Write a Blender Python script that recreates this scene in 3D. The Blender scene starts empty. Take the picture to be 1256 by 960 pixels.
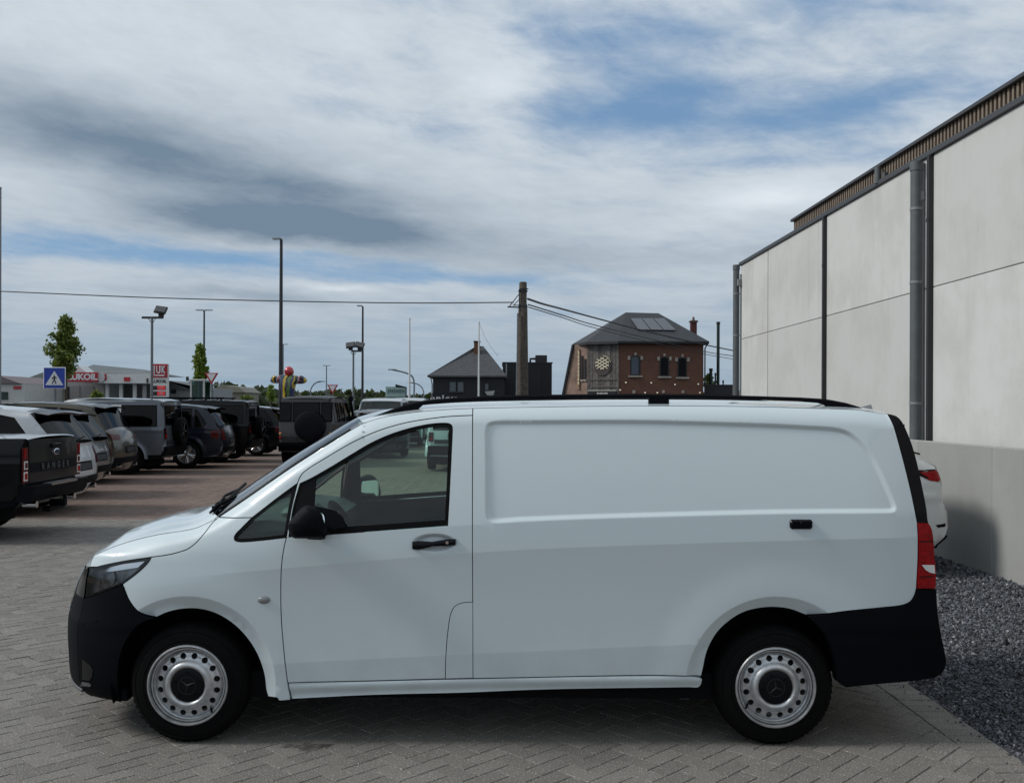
import bpy, bmesh, math, random
import numpy as np
from mathutils import Vector, Matrix, Quaternion
from mathutils.geometry import delaunay_2d_cdt

R = math.radians
random.seed(7)
rng = np.random.default_rng(7)
scene = bpy.context.scene
COL = scene.collection

# ------------------------------------------------------------------ camera, sky, sun, exposure
F_PX, CX, CY, CAM_H, CAM_Y, ROLL = 1190.0, 611.0, 497.0, 1.85, -6.23, 0.0039
cam_data = bpy.data.cameras.new('camera')
cam = bpy.data.objects.new('camera', cam_data)
COL.objects.link(cam)
cam_data.sensor_width = 36.0
cam_data.lens = 36.0 * F_PX / 1256.0
cam_data.shift_x = (628.0 - CX) / 1256.0
cam_data.shift_y = -(480.0 - CY) / 1256.0
cam_data.clip_start = 0.05
cam_data.clip_end = 6000
cam.location = (0, CAM_Y, CAM_H)
cam.rotation_euler = (Matrix.Rotation(R(90), 3, 'X') @ Matrix.Rotation(math.atan(ROLL), 3, 'Z')).to_euler()
scene.camera = cam

scene.view_settings.view_transform = 'Standard'
scene.view_settings.look = 'None'
scene.view_settings.exposure = -0.25
scene.view_settings.gamma = 1.0
scene.view_settings.use_curve_mapping = False
scene.cycles.max_bounces = 10
scene.cycles.transparent_max_bounces = 16

SUN_EL, SUN_AZ = R(40), R(-94)          # azimuth from +Y towards +X; the sun stands to the left
sun_dir = Vector((math.sin(SUN_AZ) * math.cos(SUN_EL), math.cos(SUN_AZ) * math.cos(SUN_EL), math.sin(SUN_EL)))
sd = bpy.data.lights.new('sun', 'SUN')
sd.energy = 2.8
sd.angle = R(14)
sd.color = (1.0, 0.965, 0.92)
sun = bpy.data.objects.new('sun', sd)
COL.objects.link(sun)
sun.rotation_euler = sun_dir.to_track_quat('Z', 'Y').to_euler()
sun.location = sun_dir * 60

world = bpy.data.worlds.new('World')
scene.world = world
world.use_nodes = True


class NG:
    """small node-graph helper"""
    def __init__(s, tree):
        s.t = tree
        s.n = tree.nodes
        s.l = tree.links

    def put(s, sock, v):
        if isinstance(v, bpy.types.NodeSocket):
            s.l.new(v, sock)
        elif v is not None:
            try:
                sock.default_value = v
            except Exception:
                sock.default_value = tuple(v) + (1,)

    def node(s, typ, **kw):
        n = s.n.new(typ)
        for k, v in kw.items():
            setattr(n, k, v)
        return n

    def m(s, op, a, b=None, c=None, clamp=False):
        n = s.node('ShaderNodeMath', operation=op, use_clamp=clamp)
        for i, v in enumerate((a, b, c)):
            if v is not None:
                s.put(n.inputs[i], v)
        return n.outputs[0]

    def mix(s, f, a, b, typ='MIX'):
        n = s.node('ShaderNodeMix', data_type='RGBA', blend_type=typ)
        s.put(n.inputs[0], f)
        for i, v in ((6, a), (7, b)):
            if isinstance(v, (tuple, list)) and len(v) == 3:
                v = tuple(v) + (1,)
            s.put(n.inputs[i], v)
        return n.outputs[2]

    def noise(s, vec, scale, detail=4, rough=.5, dist=0.0, out=0):
        n = s.node('ShaderNodeTexNoise')
        if vec is not None:
            s.l.new(vec, n.inputs['Vector'])
        n.inputs['Scale'].default_value = scale
        n.inputs['Detail'].default_value = detail
        n.inputs['Roughness'].default_value = rough
        n.inputs['Distortion'].default_value = dist
        return n.outputs[out]

    def comb(s, x, y, z=0.0):
        n = s.node('ShaderNodeCombineXYZ')
        for i, v in enumerate((x, y, z)):
            s.put(n.inputs[i], v)
        return n.outputs[0]

    def ramp(s, v, a, b, lo=0.0, hi=1.0):
        n = s.node('ShaderNodeMapRange', interpolation_type='SMOOTHSTEP')
        s.put(n.inputs[0], v)
        for i, q in ((1, a), (2, b), (3, lo), (4, hi)):
            n.inputs[i].default_value = q
        return n.outputs[0]


def make_sky():
    g = NG(world.node_tree)
    g.n.clear()
    out = g.node('ShaderNodeOutputWorld')
    bg = g.node('ShaderNodeBackground')
    bg.inputs['Strength'].default_value = 0.1
    g.l.new(bg.outputs[0], out.inputs[0])
    sky = g.node('ShaderNodeTexSky', sky_type='NISHITA')
    sky.sun_disc = False
    sky.sun_elevation = SUN_EL
    sky.sun_rotation = SUN_AZ
    sky.air_density = 1.0
    sky.dust_density = 1.2
    sky.ozone_density = 1.6
    tc = g.node('ShaderNodeTexCoord')
    sep = g.node('ShaderNodeSeparateXYZ')
    g.l.new(tc.outputs['Generated'], sep.inputs[0])
    az = g.m('MULTIPLY', g.m('ARCTAN2', sep.outputs[0], sep.outputs[1]), 57.2958)
    el = g.m('MULTIPLY', g.m('ARCSINE', sep.outputs[2]), 57.2958)
    # cloud coordinates: degrees of azimuth against a height scale that flattens streaks towards the horizon
    elp = g.m('ADD', g.m('MAXIMUM', el, 0.0), 4.0)
    cu = g.m('MULTIPLY', az, .115)
    cv = g.m('MULTIPLY', g.m('LOGARITHM', elp, 2.71828), 6.2)
    cu = g.m('ADD', cu, g.m('MULTIPLY', cv, .35))
    cc = g.comb(cu, cv, 0.0)
    big = g.noise(cc, .62, 5, .55, .3)
    fine = g.noise(cc, 1.9, 10, .63, .25)
    puff = g.noise(g.comb(cu, cv, 9.0), 3.4, 9, .60, .2)
    ae = g.comb(g.m('MULTIPLY', az, .08), g.m('MULTIPLY', el, .22))
    warp = g.noise(ae, 1.0, 5, .55)
    warp2 = g.noise(g.comb(g.m('MULTIPLY', az, .08), g.m('MULTIPLY', el, .22), 5.0), 1.0, 6, .58)
    azw = g.m('ADD', az, g.m('MULTIPLY', g.m('SUBTRACT', warp, .5), 9.0))
    elw = g.m('ADD', el, g.m('MULTIPLY', g.m('SUBTRACT', warp2, .5), 2.6))

    def blob(a0, e0, sa, se, tilt=0.0):
        u = g.m('SUBTRACT', azw, a0)
        v = g.m('SUBTRACT', g.m('SUBTRACT', elw, e0), g.m('MULTIPLY', u, tilt))
        u2 = g.m('POWER', g.m('ABSOLUTE', g.m('DIVIDE', u, sa)), 2.0)
        v2 = g.m('POWER', g.m('ABSOLUTE', g.m('DIVIDE', v, se)), 2.0)
        return g.m('EXPONENT', g.m('MULTIPLY', g.m('ADD', u2, v2), -1.0))

    def total(*a):
        r = a[0]
        for b in a[1:]:
            r = g.m('ADD', r, b)
        return r

    dark = total(g.m('MULTIPLY', blob(-21.5, 14.1, 10.5, 2.5, -.13), 1.0), g.m('MULTIPLY', blob(-11.0, 11.9, 5.5, 1.2, -.15), .5), g.m('MULTIPLY', blob(-12.5, 10.15, 9.5, .95, -.05), 1.0),
                 g.m('MULTIPLY', blob(-15, 6.3, 5, .38, -.03), .45), g.m('MULTIPLY', blob(3, 8.6, 9, .8), .25), g.m('MULTIPLY', blob(18, 8.6, 8, .6), .22), g.m('MULTIPLY', blob(-3, 11.5, 9, 1.6), .16))
    blue = total(g.m('MULTIPLY', blob(-19, 8.45, 11, .62, .0), 1.15), g.m('MULTIPLY', blob(-3, 7.75, 8, .55, -.03), .95),
                 g.m('MULTIPLY', blob(8.5, 17.2, 6.5, 1.9, .05), .9), g.m('MULTIPLY', blob(21, 16.2, 7, 1.5, .05), .8),
                 g.m('MULTIPLY', blob(17, 13.7, 7, .6, .0), .5), g.m('MULTIPLY', blob(6, 20.8, 8, 1.7, .0), .70), g.m('MULTIPLY', blob(14, 18.5, 15, 5.5), .16),
                 g.m('MULTIPLY', blob(21, 21.5, 8, 1.6, .0), .6))
    white = total(g.m('MULTIPLY', blob(15.5, 11.5, 5.0, .85, .07), 1.0), g.m('MULTIPLY', blob(-10.4, 7.2, 2.3, .25), .9),
                  g.m('MULTIPLY', blob(-.3, 18.8, 2.6, 2.2), .55), g.m('MULTIPLY', blob(-26, 11.2, 6, .8, -.02), .6),
                  g.m('MULTIPLY', blob(-20, 19.5, 14, 2.6), .25))
    cover = g.m('ADD', .88, g.m('MULTIPLY', g.m('SUBTRACT', big, .5), 1.0))
    cover = g.m('ADD', cover, g.m('MULTIPLY', g.m('SUBTRACT', fine, .5), .95))
    cover = g.m('SUBTRACT', cover, g.m('MULTIPLY', blue, .62))
    cover = total(cover, g.m('MULTIPLY', dark, .9), g.m('MULTIPLY', white, .6))
    cover = g.ramp(cover, .08, .98, 0.0, 1.0)
    # thin haze low over the land
    haze = g.ramp(el, 0.0, 7.5, .62, 0.0)
    shade = g.m('ADD', g.m('MULTIPLY', g.m('SUBTRACT', fine, .5), .9), g.m('MULTIPLY', g.m('SUBTRACT', big, .5), .7))
    shade = g.m('ADD', shade, g.m('MULTIPLY', g.m('SUBTRACT', puff, .5), .7))
    tone = g.m('ADD', g.m('SUBTRACT', g.ramp(el, 3.0, 16.0, .52, .68), g.m('MULTIPLY', dark, .66)), g.m('MULTIPLY', shade, .33))
    tone = g.m('ADD', tone, g.m('MULTIPLY', white, .3), clamp=True)
    ccol = g.mix(tone, (2.1, 2.95, 3.95), (8.8, 9.6, 10.3))
    skyc = g.mix(1.0, sky.outputs[0], (.62, .66, .70), 'MULTIPLY')
    skyc = g.mix(.7, skyc, g.mix(g.ramp(el, 6.0, 18.0), (2.9, 5.2, 8.2), (2.5, 4.5, 7.4)))
    c = g.mix(cover, skyc, ccol)
    c = g.mix(haze, c, (3.0, 4.3, 5.5))
    g.l.new(c, bg.inputs['Color'])


make_sky()


# ------------------------------------------------------------------ geometry helpers
def W(px, py, D):
    """point at depth D metres in front of the lens that the photograph shows at pixel (px, py)"""
    qx = px + ROLL * (py - CY)
    qy = py - ROLL * (px - CX)
    return Vector(((qx - CX) * D / F_PX, CAM_Y + D, CAM_H - (qy - CY) * D / F_PX))


def XZ(px, py, D):
    p = W(px, py, D)
    return p.x, p.z


def tag(o, label=None, cat=None, group=None, kind=None):
    if label: o['label'] = label
    if cat: o['category'] = cat
    if group: o['group'] = group
    if kind: o['kind'] = kind
    return o


def empty(name, loc=(0, 0, 0), rz=0.0, label=None, cat=None, group=None):
    o = bpy.data.objects.new(name, None)
    COL.objects.link(o)
    o.location = loc
    o.rotation_euler = (0, 0, rz)
    o.empty_display_size = .1
    return tag(o, label, cat, group)


def link_mesh(name, verts, faces, mat, parent=None, smooth=None, normals=None, loc=None, rz=0.0):
    me = bpy.data.meshes.new(name)
    me.from_pydata([tuple(v) for v in verts], [], [tuple(f) for f in faces])
    if mat is not None:
        for mm in (mat if isinstance(mat, (list, tuple)) else [mat]):
            me.materials.append(mm)
    if normals is not None:
        me.polygons.foreach_set('use_smooth', [True] * len(me.polygons))
        me.update()
        me.normals_split_custom_set_from_vertices([tuple(n) for n in normals])
    elif smooth is not None:
        me.polygons.foreach_set('use_smooth', [True] * len(me.polygons))
        me.set_sharp_from_angle(angle=R(smooth))
    me.update()
    o = bpy.data.objects.new(name, me)
    COL.objects.link(o)
    if parent is not None:
        o.parent = parent
    if loc is not None:
        o.location = loc
    o.rotation_euler = (0, 0, rz)
    return o


class MB:
    """collects shapes into one mesh"""
    def __init__(s):
        s.v = []
        s.f = []

    def add(s, verts, faces):
        k = len(s.v)
        s.v += [tuple(v) for v in verts]
        s.f += [tuple(i + k for i in f) for f in faces]
        return s

    def box(s, c, d, rz=0.0, M=None, bev=0.0):
        hx, hy, hz = d[0] / 2, d[1] / 2, d[2] / 2
        if bev > 0:
            b = min(bev, hx * .9, hy * .9, hz * .9)
            vs = []
            for sx in (-1, 1):
                for sy in (-1, 1):
                    for sz in (-1, 1):
                        vs += [(sx * hx, sy * (hy - b), sz * (hz - b)), (sx * (hx - b), sy * hy, sz * (hz - b)), (sx * (hx - b), sy * (hy - b), sz * hz)]
            bm = bmesh.new()
            for v in vs:
                bm.verts.new(v)
            bmesh.ops.convex_hull(bm, input=bm.verts[:])
            bm.verts.index_update()
            vs = [v.co[:] for v in bm.verts]
            fs = [[v.index for v in f.verts] for f in bm.faces]
            bm.free()
        else:
            vs = [(x, y, z) for x in (-hx, hx) for y in (-hy, hy) for z in (-hz, hz)]
            fs = [(0, 1, 3, 2), (4, 6, 7, 5), (0, 4, 5, 1), (2, 3, 7, 6), (0, 2, 6, 4), (1, 5, 7, 3)]
        T = (M if M is not None else Matrix.Rotation(rz, 4, 'Z'))
        T = Matrix.Translation(Vector(c)) @ T.to_4x4()
        return s.add([T @ Vector(v) for v in vs], fs)

    def cyl(s, p0, p1, r0, r1=None, n=12, cap=True):
        p0, p1 = Vector(p0), Vector(p1)
        r1 = r0 if r1 is None else r1
        a = (p1 - p0).normalized()
        u = a.orthogonal().normalized()
        w = a.cross(u)
        vs = []
        for p, r in ((p0, r0), (p1, r1)):
            for i in range(n):
                t = 2 * math.pi * i / n
                vs.append(p + u * (r * math.cos(t)) + w * (r * math.sin(t)))
        fs = [(i, (i + 1) % n, n + (i + 1) % n, n + i) for i in range(n)]
        if cap:
            fs += [tuple(range(n))[::-1], tuple(range(n, 2 * n))]
        return s.add(vs, fs)

    def tube(s, pts, r, n=8, cap=True):
        pts = [Vector(p) for p in pts]
        rr = r if isinstance(r, (list, tuple)) else [r] * len(pts)
        vs, fs = [], []
        u = None
        for i, p in enumerate(pts):
            a = (pts[min(i + 1, len(pts) - 1)] - pts[max(i - 1, 0)]).normalized()
            if u is None:
                u = a.orthogonal().normalized()
            u = (u - a * u.dot(a)).normalized()
            w = a.cross(u)
            for k in range(n):
                t = 2 * math.pi * k / n
                vs.append(p + u * (rr[i] * math.cos(t)) + w * (rr[i] * math.sin(t)))
        for i in range(len(pts) - 1):
            for k in range(n):
                fs.append((i * n + k, i * n + (k + 1) % n, (i + 1) * n + (k + 1) % n, (i + 1) * n + k))
        if cap:
            fs += [tuple(range(n))[::-1], tuple(range(len(vs) - n, len(vs)))]
        return s.add(vs, fs)

    def prism(s, poly, fn0, fn1):
        """poly: 2D outline; fn0/fn1 map (a,b) to the two faces"""
        n = len(poly)
        vs = [fn0(*p) for p in poly] + [fn1(*p) for p in poly]
        fs = [tuple(range(n)), tuple(range(2 * n - 1, n - 1, -1))]
        fs += [(i, n + i, n + (i + 1) % n, (i + 1) % n) for i in range(n)]
        return s.add(vs, fs)

    def lathe(s, prof, axis='y', n=40, c=(0, 0, 0), closed=False):
        """prof: (radius, along)"""
        vs, fs = [], []
        m = len(prof)
        for i in range(n):
            t = 2 * math.pi * i / n
            for r, h in prof:
                p = {'y': (r * math.cos(t), h, r * math.sin(t)), 'z': (r * math.cos(t), r * math.sin(t), h), 'x': (h, r * math.cos(t), r * math.sin(t))}[axis]
                vs.append((p[0] + c[0], p[1] + c[1], p[2] + c[2]))
        for i in range(n):
            j = (i + 1) % n
            for k in range(m if closed else m - 1):
                k2 = (k + 1) % m
                fs.append((i * m + k, j * m + k, j * m + k2, i * m + k2))
        return s.add(vs, fs)

    def build(s, name, mat, parent=None, smooth=30, loc=None, rz=0.0):
        o = link_mesh(name, s.v, s.f, mat, parent, None, None, loc, rz)
        bm = bmesh.new()
        bm.from_mesh(o.data)
        bmesh.ops.recalc_face_normals(bm, faces=bm.faces[:])
        bm.to_mesh(o.data)
        bm.free()
        if smooth is not None:
            o.data.polygons.foreach_set('use_smooth', [True] * len(o.data.polygons))
            o.data.set_sharp_from_angle(angle=R(smooth))
        return o


def clone(o, parent=None):
    c = o.copy()
    COL.objects.link(c)
    c.parent = parent
    for ch in list(o.children):
        clone(ch, c)
    return c


def smooth_line(pts, step=.015):
    """Catmull-Rom through pts, resampled"""
    P = np.array(pts, float)
    if len(P) == 2:
        n = max(2, int(np.linalg.norm(P[1] - P[0]) / step) + 1)
        t = np.linspace(0, 1, n)[:, None]
        return P[0] * (1 - t) + P[1] * t
    Q = np.vstack([2 * P[0] - P[1], P, 2 * P[-1] - P[-2]])
    out = []
    for i in range(1, len(Q) - 2):
        p0, p1, p2, p3 = Q[i - 1], Q[i], Q[i + 1], Q[i + 2]
        # centripetal parametrisation keeps uneven spacing free of loops
        d1 = max(np.linalg.norm(p1 - p0), 1e-9) ** .5
        d2 = max(np.linalg.norm(p2 - p1), 1e-9) ** .5
        d3 = max(np.linalg.norm(p3 - p2), 1e-9) ** .5
        m1 = ((p1 - p0) / d1 - (p2 - p0) / (d1 + d2) + (p2 - p1) / d2) * d2
        m2 = ((p2 - p1) / d2 - (p3 - p1) / (d2 + d3) + (p3 - p2) / d3) * d2
        n = max(2, int(np.linalg.norm(p2 - p1) / step) + 1)
        t = np.linspace(0, 1, n, endpoint=False)[:, None]
        out.append((2 * t ** 3 - 3 * t ** 2 + 1) * p1 + (t ** 3 - 2 * t ** 2 + t) * m1 + (-2 * t ** 3 + 3 * t ** 2) * p2 + (t ** 3 - t ** 2) * m2)
    out.append(P[-1:])
    return np.vstack(out)


def join_lines(*segs):
    out = []
    for s in segs:
        for p in s:
            if not out or np.hypot(*(np.array(out[-1]) - p)) > 1e-3:
                out.append(np.array(p, float))
    if np.hypot(*(out[0] - out[-1])) < 1e-3:
        out.pop()
    return np.array(out)


def area2(P):
    x, y = P[:, 0], P[:, 1]
    return .5 * np.sum(x * np.roll(y, -1) - np.roll(x, -1) * y)


def inset(P, d):
    """move the outline inwards by d"""
    P = np.asarray(P, float)
    s = 1 if area2(P) > 0 else -1
    a = P - np.roll(P, 1, 0)
    b = np.roll(P, -1, 0) - P
    a /= np.maximum(np.linalg.norm(a, axis=1), 1e-9)[:, None]
    b /= np.maximum(np.linalg.norm(b, axis=1), 1e-9)[:, None]
    na = np.c_[-a[:, 1], a[:, 0]] * s
    nb = np.c_[-b[:, 1], b[:, 0]] * s
    m = na + nb
    k = np.maximum(np.sum(m * m, 1) / 2, .25)
    return P + m * (d / k)[:, None]


def in_poly(P, pts):
    P = np.asarray(P)
    pts = np.asarray(pts)
    x, y = pts[:, 0], pts[:, 1]
    c = np.zeros(len(pts), bool)
    j = len(P) - 1
    for i in range(len(P)):
        xi, yi = P[i]
        xj, yj = P[j]
        if yi != yj:
            c ^= ((yi > y) != (yj > y)) & (x < (xj - xi) * (y - yi) / (yj - yi) + xi)
        j = i
    return c


def seg_dist(L, pts, closed=False):
    """distance of pts to the polyline L"""
    L = np.asarray(L, float)
    pts = np.asarray(pts, float)
    A = L
    B = np.roll(L, -1, 0)
    if not closed:
        A, B = A[:-1], B[:-1]
    best = np.full(len(pts), 1e9)
    for a, b in zip(A, B):
        ab = b - a
        t = np.clip(((pts - a) @ ab) / max(ab @ ab, 1e-12), 0, 1)
        q = a + t[:, None] * ab
        best = np.minimum(best, np.hypot(pts[:, 0] - q[:, 0], pts[:, 1] - q[:, 1]))
    return best


def sstep(x, a, b):
    t = np.clip((x - a) / (b - a), 0, 1)
    return t * t * (3 - 2 * t)


def tri_fill(poly, holes=(), grid=.05, extra=None, cuts=()):
    """conforming triangulation of an outline with holes; extra: loose points, cuts: constraint polylines"""
    poly = np.asarray(poly)
    vs, es = [], []

    def loop(P, closed=True):
        k = len(vs)
        vs.extend([tuple(p) for p in P])
        n = len(P)
        for i in range(n if closed else n - 1):
            es.append((k + i, k + (i + 1) % n))
    loop(poly)
    for h in holes:
        loop(h)
    for c in cuts:
        c = np.asarray(c)
        m = in_poly(poly, c) & (seg_dist(poly, c, True) > grid * .12)
        for h in holes:
            m &= ~in_poly(h, c)
        c = c[m]
        if len(c) > 1:
            loop(c, False)
    x0, z0 = poly.min(0)
    x1, z1 = poly.max(0)
    gx = np.arange(x0 + grid * .5, x1, grid)
    gz = np.arange(z0 + grid * .5, z1, grid)
    pts = np.array([(x, z) for x in gx for z in gz]) if len(gx) and len(gz) else np.zeros((0, 2))
    if extra is not None and len(extra):
        ex = np.asarray(extra)
        m = in_poly(poly, ex) & (seg_dist(poly, ex, True) > .004)
        for h in holes:
            m &= ~in_poly(h, ex) & (seg_dist(h, ex, True) > .004)
        ex = ex[m]
    else:
        ex = np.zeros((0, 2))
    if len(pts):
        m = in_poly(poly, pts)
        pts = pts[m]
        m = seg_dist(poly, pts, True) > grid * .35
        for h in holes:
            m &= ~in_poly(h, pts) & (seg_dist(h, pts, True) > grid * .35)
        pts = pts[m]
        if len(ex) and len(pts):
            d = np.full(len(pts), 1e9)
            for i in range(0, len(ex), 200):
                dd = np.hypot(pts[:, None, 0] - ex[None, i:i + 200, 0], pts[:, None, 1] - ex[None, i:i + 200, 1]).min(1)
                d = np.minimum(d, dd)
            pts = pts[d > grid * .3]
    allv = [Vector(v) for v in vs] + [Vector(p) for p in ex] + [Vector(p) for p in pts]
    r = delaunay_2d_cdt(allv, es, [], 0, 1e-6)
    V = np.array([(v.x, v.y) for v in r[0]])
    T = np.array([t for t in r[2] if len(t) == 3])
    c = V[T].mean(1)
    m = in_poly(poly, c)
    for h in holes:
        m &= ~in_poly(h, c)
    T = T[m]
    # counter-clockwise
    a = V[T]
    s = (a[:, 1, 0] - a[:, 0, 0]) * (a[:, 2, 1] - a[:, 0, 1]) - (a[:, 2, 0] - a[:, 0, 0]) * (a[:, 1, 1] - a[:, 0, 1])
    T[s < 0] = T[s < 0][:, ::-1]
    T = T[np.abs(s) > 1e-9]
    return V, T


def lift(poly, Yf, side=-1, holes=(), grid=.05, extra=None, cuts=(), off=0.0, flange=.02, keep=None):
    """sheet over the side-view outline poly (x,z) at half-width Yf(x,z); returns verts, faces, normals"""
    V, T = tri_fill(poly, holes, grid, extra, cuts)
    if keep is not None:
        T = T[keep(V[T].mean(1))]
    x, z = V[:, 0], V[:, 1]
    e = .002
    Y = Yf(x, z) + off
    gx = (Yf(x + e, z) - Yf(x - e, z)) / (2 * e)
    gz = (Yf(x, z + e) - Yf(x, z - e)) / (2 * e)
    N = np.c_[-gx, np.full(len(x), float(side)), -gz]
    N /= np.linalg.norm(N, axis=1)[:, None]
    verts = [np.c_[x, side * Y, z]]
    norms = [N]
    if side > 0:
        T = T[:, ::-1]
    faces = [tuple(t) for t in T]
    k = len(x)
    if flange > 0:
        for P, sg in [(poly, 1)] + [(h, -1) for h in holes]:
            P = np.asarray(P)
            n = len(P)
            Yp = Yf(P[:, 0], P[:, 1]) + off
            o = inset(P, -.001)
            nn = (o - P) * sg
            nn /= np.maximum(np.linalg.norm(nn, axis=1), 1e-9)[:, None]
            N2 = np.c_[nn[:, 0], np.zeros(n), nn[:, 1]]
            verts += [np.c_[P[:, 0], side * Yp, P[:, 1]], np.c_[P[:, 0], side * (Yp - flange), P[:, 1]]]
            norms += [N2, N2]
            ccw = area2(P) > 0
            for i in range(n):
                j = (i + 1) % n
                f = (k + i, k + n + i, k + n + j, k + j)
                if (ccw == (sg > 0)) == (side > 0):
                    f = f[::-1]
                faces.append(f)
            k += 2 * n
    return np.vstack(verts), faces, np.vstack(norms)


def panel(name, poly, Yf, mat, parent, side=-1, gap=.0027, **kw):
    P = inset(poly, gap) if gap else np.asarray(poly)
    if 'holes' in kw:
        kw['holes'] = [inset(h, -gap) for h in kw['holes']]
    v, f, n = lift(P, Yf, side, **kw)
    return link_mesh(name, v, f, mat, parent, normals=n)


def grid_mesh(name, G, mat, parent, smooth=40, keep=None):
    """G: rows x cols x 3"""
    G = np.asarray(G)
    a, b = G.shape[:2]
    fs = []
    for i in range(a - 1):
        for j in range(b - 1):
            if keep is None or keep(i, j):
                fs.append((i * b + j, i * b + j + 1, (i + 1) * b + j + 1, (i + 1) * b + j))
    m = MB()
    m.add(G.reshape(-1, 3), fs)
    # drop unused
    used = sorted({i for f in fs for i in f})
    mp = {o: k for k, o in enumerate(used)}
    m.v = [m.v[i] for i in used]
    m.f = [tuple(mp[i] for i in f) for f in fs]
    return m.build(name, mat, parent, smooth)


def text_mesh(name, body, size, mat, parent, M, depth=.01, bold=0.0, spacing=1.0, align='CENTER'):
    cu = bpy.data.curves.new(name, 'FONT')
    cu.body = body
    cu.size = size
    cu.extrude = depth
    cu.offset = bold
    cu.space_character = spacing
    cu.align_x = align
    cu.align_y = 'CENTER'
    cu.resolution_u = 3
    t = bpy.data.objects.new(name + '_tmp', cu)
    COL.objects.link(t)
    dg = bpy.context.evaluated_depsgraph_get()
    me = bpy.data.meshes.new_from_object(t.evaluated_get(dg))
    bpy.data.objects.remove(t)
    me.transform(M)
    me.materials.clear()
    me.materials.append(mat)
    o = bpy.data.objects.new(name, me)
    COL.objects.link(o)
    o.parent = parent
    return o


# ------------------------------------------------------------------ materials
MATS = {}


def mat(name, col, rough=.5, metal=0.0, coat=0.0, var=0.0, vscale=6.0, bump=0.0, bscale=60.0, spec=.5, emit=None, ior=None, coat_rough=.04):
    if name in MATS:
        return MATS[name]
    m = bpy.data.materials.new(name)
    m.use_nodes = True
    g = NG(m.node_tree)
    b = g.n['Principled BSDF']
    b.inputs['Base Color'].default_value = tuple(col) + (1,)
    b.inputs['Roughness'].default_value = rough
    b.inputs['Metallic'].default_value = metal
    b.inputs['Coat Weight'].default_value = coat
    b.inputs['Coat Roughness'].default_value = coat_rough
    b.inputs['Specular IOR Level'].default_value = spec
    if emit:
        b.inputs['Emission Color'].default_value = tuple(emit[:3]) + (1,)
        b.inputs['Emission Strength'].default_value = emit[3]
    if var or bump:
        tc = g.node('ShaderNodeTexCoord')
        if var:
            n = g.noise(tc.outputs['Object'], vscale, 6, .6)
            d = tuple(c * (1 - var) for c in col)
            l = tuple(min(1, c * (1 + var)) for c in col)
            g.l.new(g.mix(g.ramp(n, .3, .7), d, l), b.inputs['Base Color'])
            g.l.new(g.m('ADD', rough - .12 * var, g.m('MULTIPLY', n, .25 * var)), b.inputs['Roughness'])
        if bump:
            n2 = g.noise(tc.outputs['Object'], bscale, 3, .6)
            bp = g.node('ShaderNodeBump')
            bp.inputs['Strength'].default_value = bump
            bp.inputs['Distance'].default_value = .01
            g.l.new(n2, bp.inputs['Height'])
            g.l.new(bp.outputs[0], b.inputs['Normal'])
    MATS[name] = m
    return m


def glass(name, tint, refl=1.0, rough=.0):
    """thin window glass: tinted see-through film with Fresnel reflection"""
    if name in MATS:
        return MATS[name]
    m = bpy.data.materials.new(name)
    m.use_nodes = True
    g = NG(m.node_tree)
    g.n.clear()
    out = g.node('ShaderNodeOutputMaterial')
    tr = g.node('ShaderNodeBsdfTransparent')
    tr.inputs[0].default_value = tuple(tint) + (1,)
    gl = g.node('ShaderNodeBsdfGlossy')
    gl.inputs['Roughness'].default_value = rough
    gl.inputs['Color'].default_value = (1, 1, 1, 1)
    fr = g.node('ShaderNodeFresnel')
    fr.inputs['IOR'].default_value = 1.5
    mx = g.node('ShaderNodeMixShader')
    g.l.new(g.m('MULTIPLY', fr.outputs[0], refl, clamp=True), mx.inputs[0])
    g.l.new(tr.outputs[0], mx.inputs[1])
    g.l.new(gl.outputs[0], mx.inputs[2])
    g.l.new(mx.outputs[0], out.inputs[0])
    MATS[name] = m
    return m


def paint(name, col, rough=.35, metal=0.0, dirt=.0, coat=1.0):
    """lacquered car paint with faint dust towards the sills"""
    if name in MATS:
        return MATS[name]
    m = mat(name, col, rough, metal, coat=coat, coat_rough=.03, spec=.5 * coat)
    g = NG(m.node_tree)
    b = g.n['Principled BSDF']
    tc = g.node('ShaderNodeTexCoord')
    n = g.noise(tc.outputs['Object'], 5, 6, .65)
    n2 = g.noise(tc.outputs['Object'], 160, 2, .5)
    sp = g.node('ShaderNodeSeparateXYZ')
    g.l.new(tc.outputs['Object'], sp.inputs[0])
    low = g.ramp(sp.outputs[2], .25, .8, 1.0, .12)
    f = g.m('MULTIPLY', g.m('MULTIPLY', low, g.ramp(n, .35, .75)), dirt, clamp=True)
    g.l.new(g.mix(f, tuple(col), (.20, .18, .15)), b.inputs['Base Color'])
    g.l.new(g.m('ADD', .06, g.m('MULTIPLY', f, .3)), b.inputs['Coat Roughness'])
    bp = g.node('ShaderNodeBump')
    bp.inputs['Strength'].default_value = .012
    bp.inputs['Distance'].default_value = .002
    g.l.new(n2, bp.inputs['Height'])
    g.l.new(bp.outputs[0], b.inputs['Coat Normal'])
    return m


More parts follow.
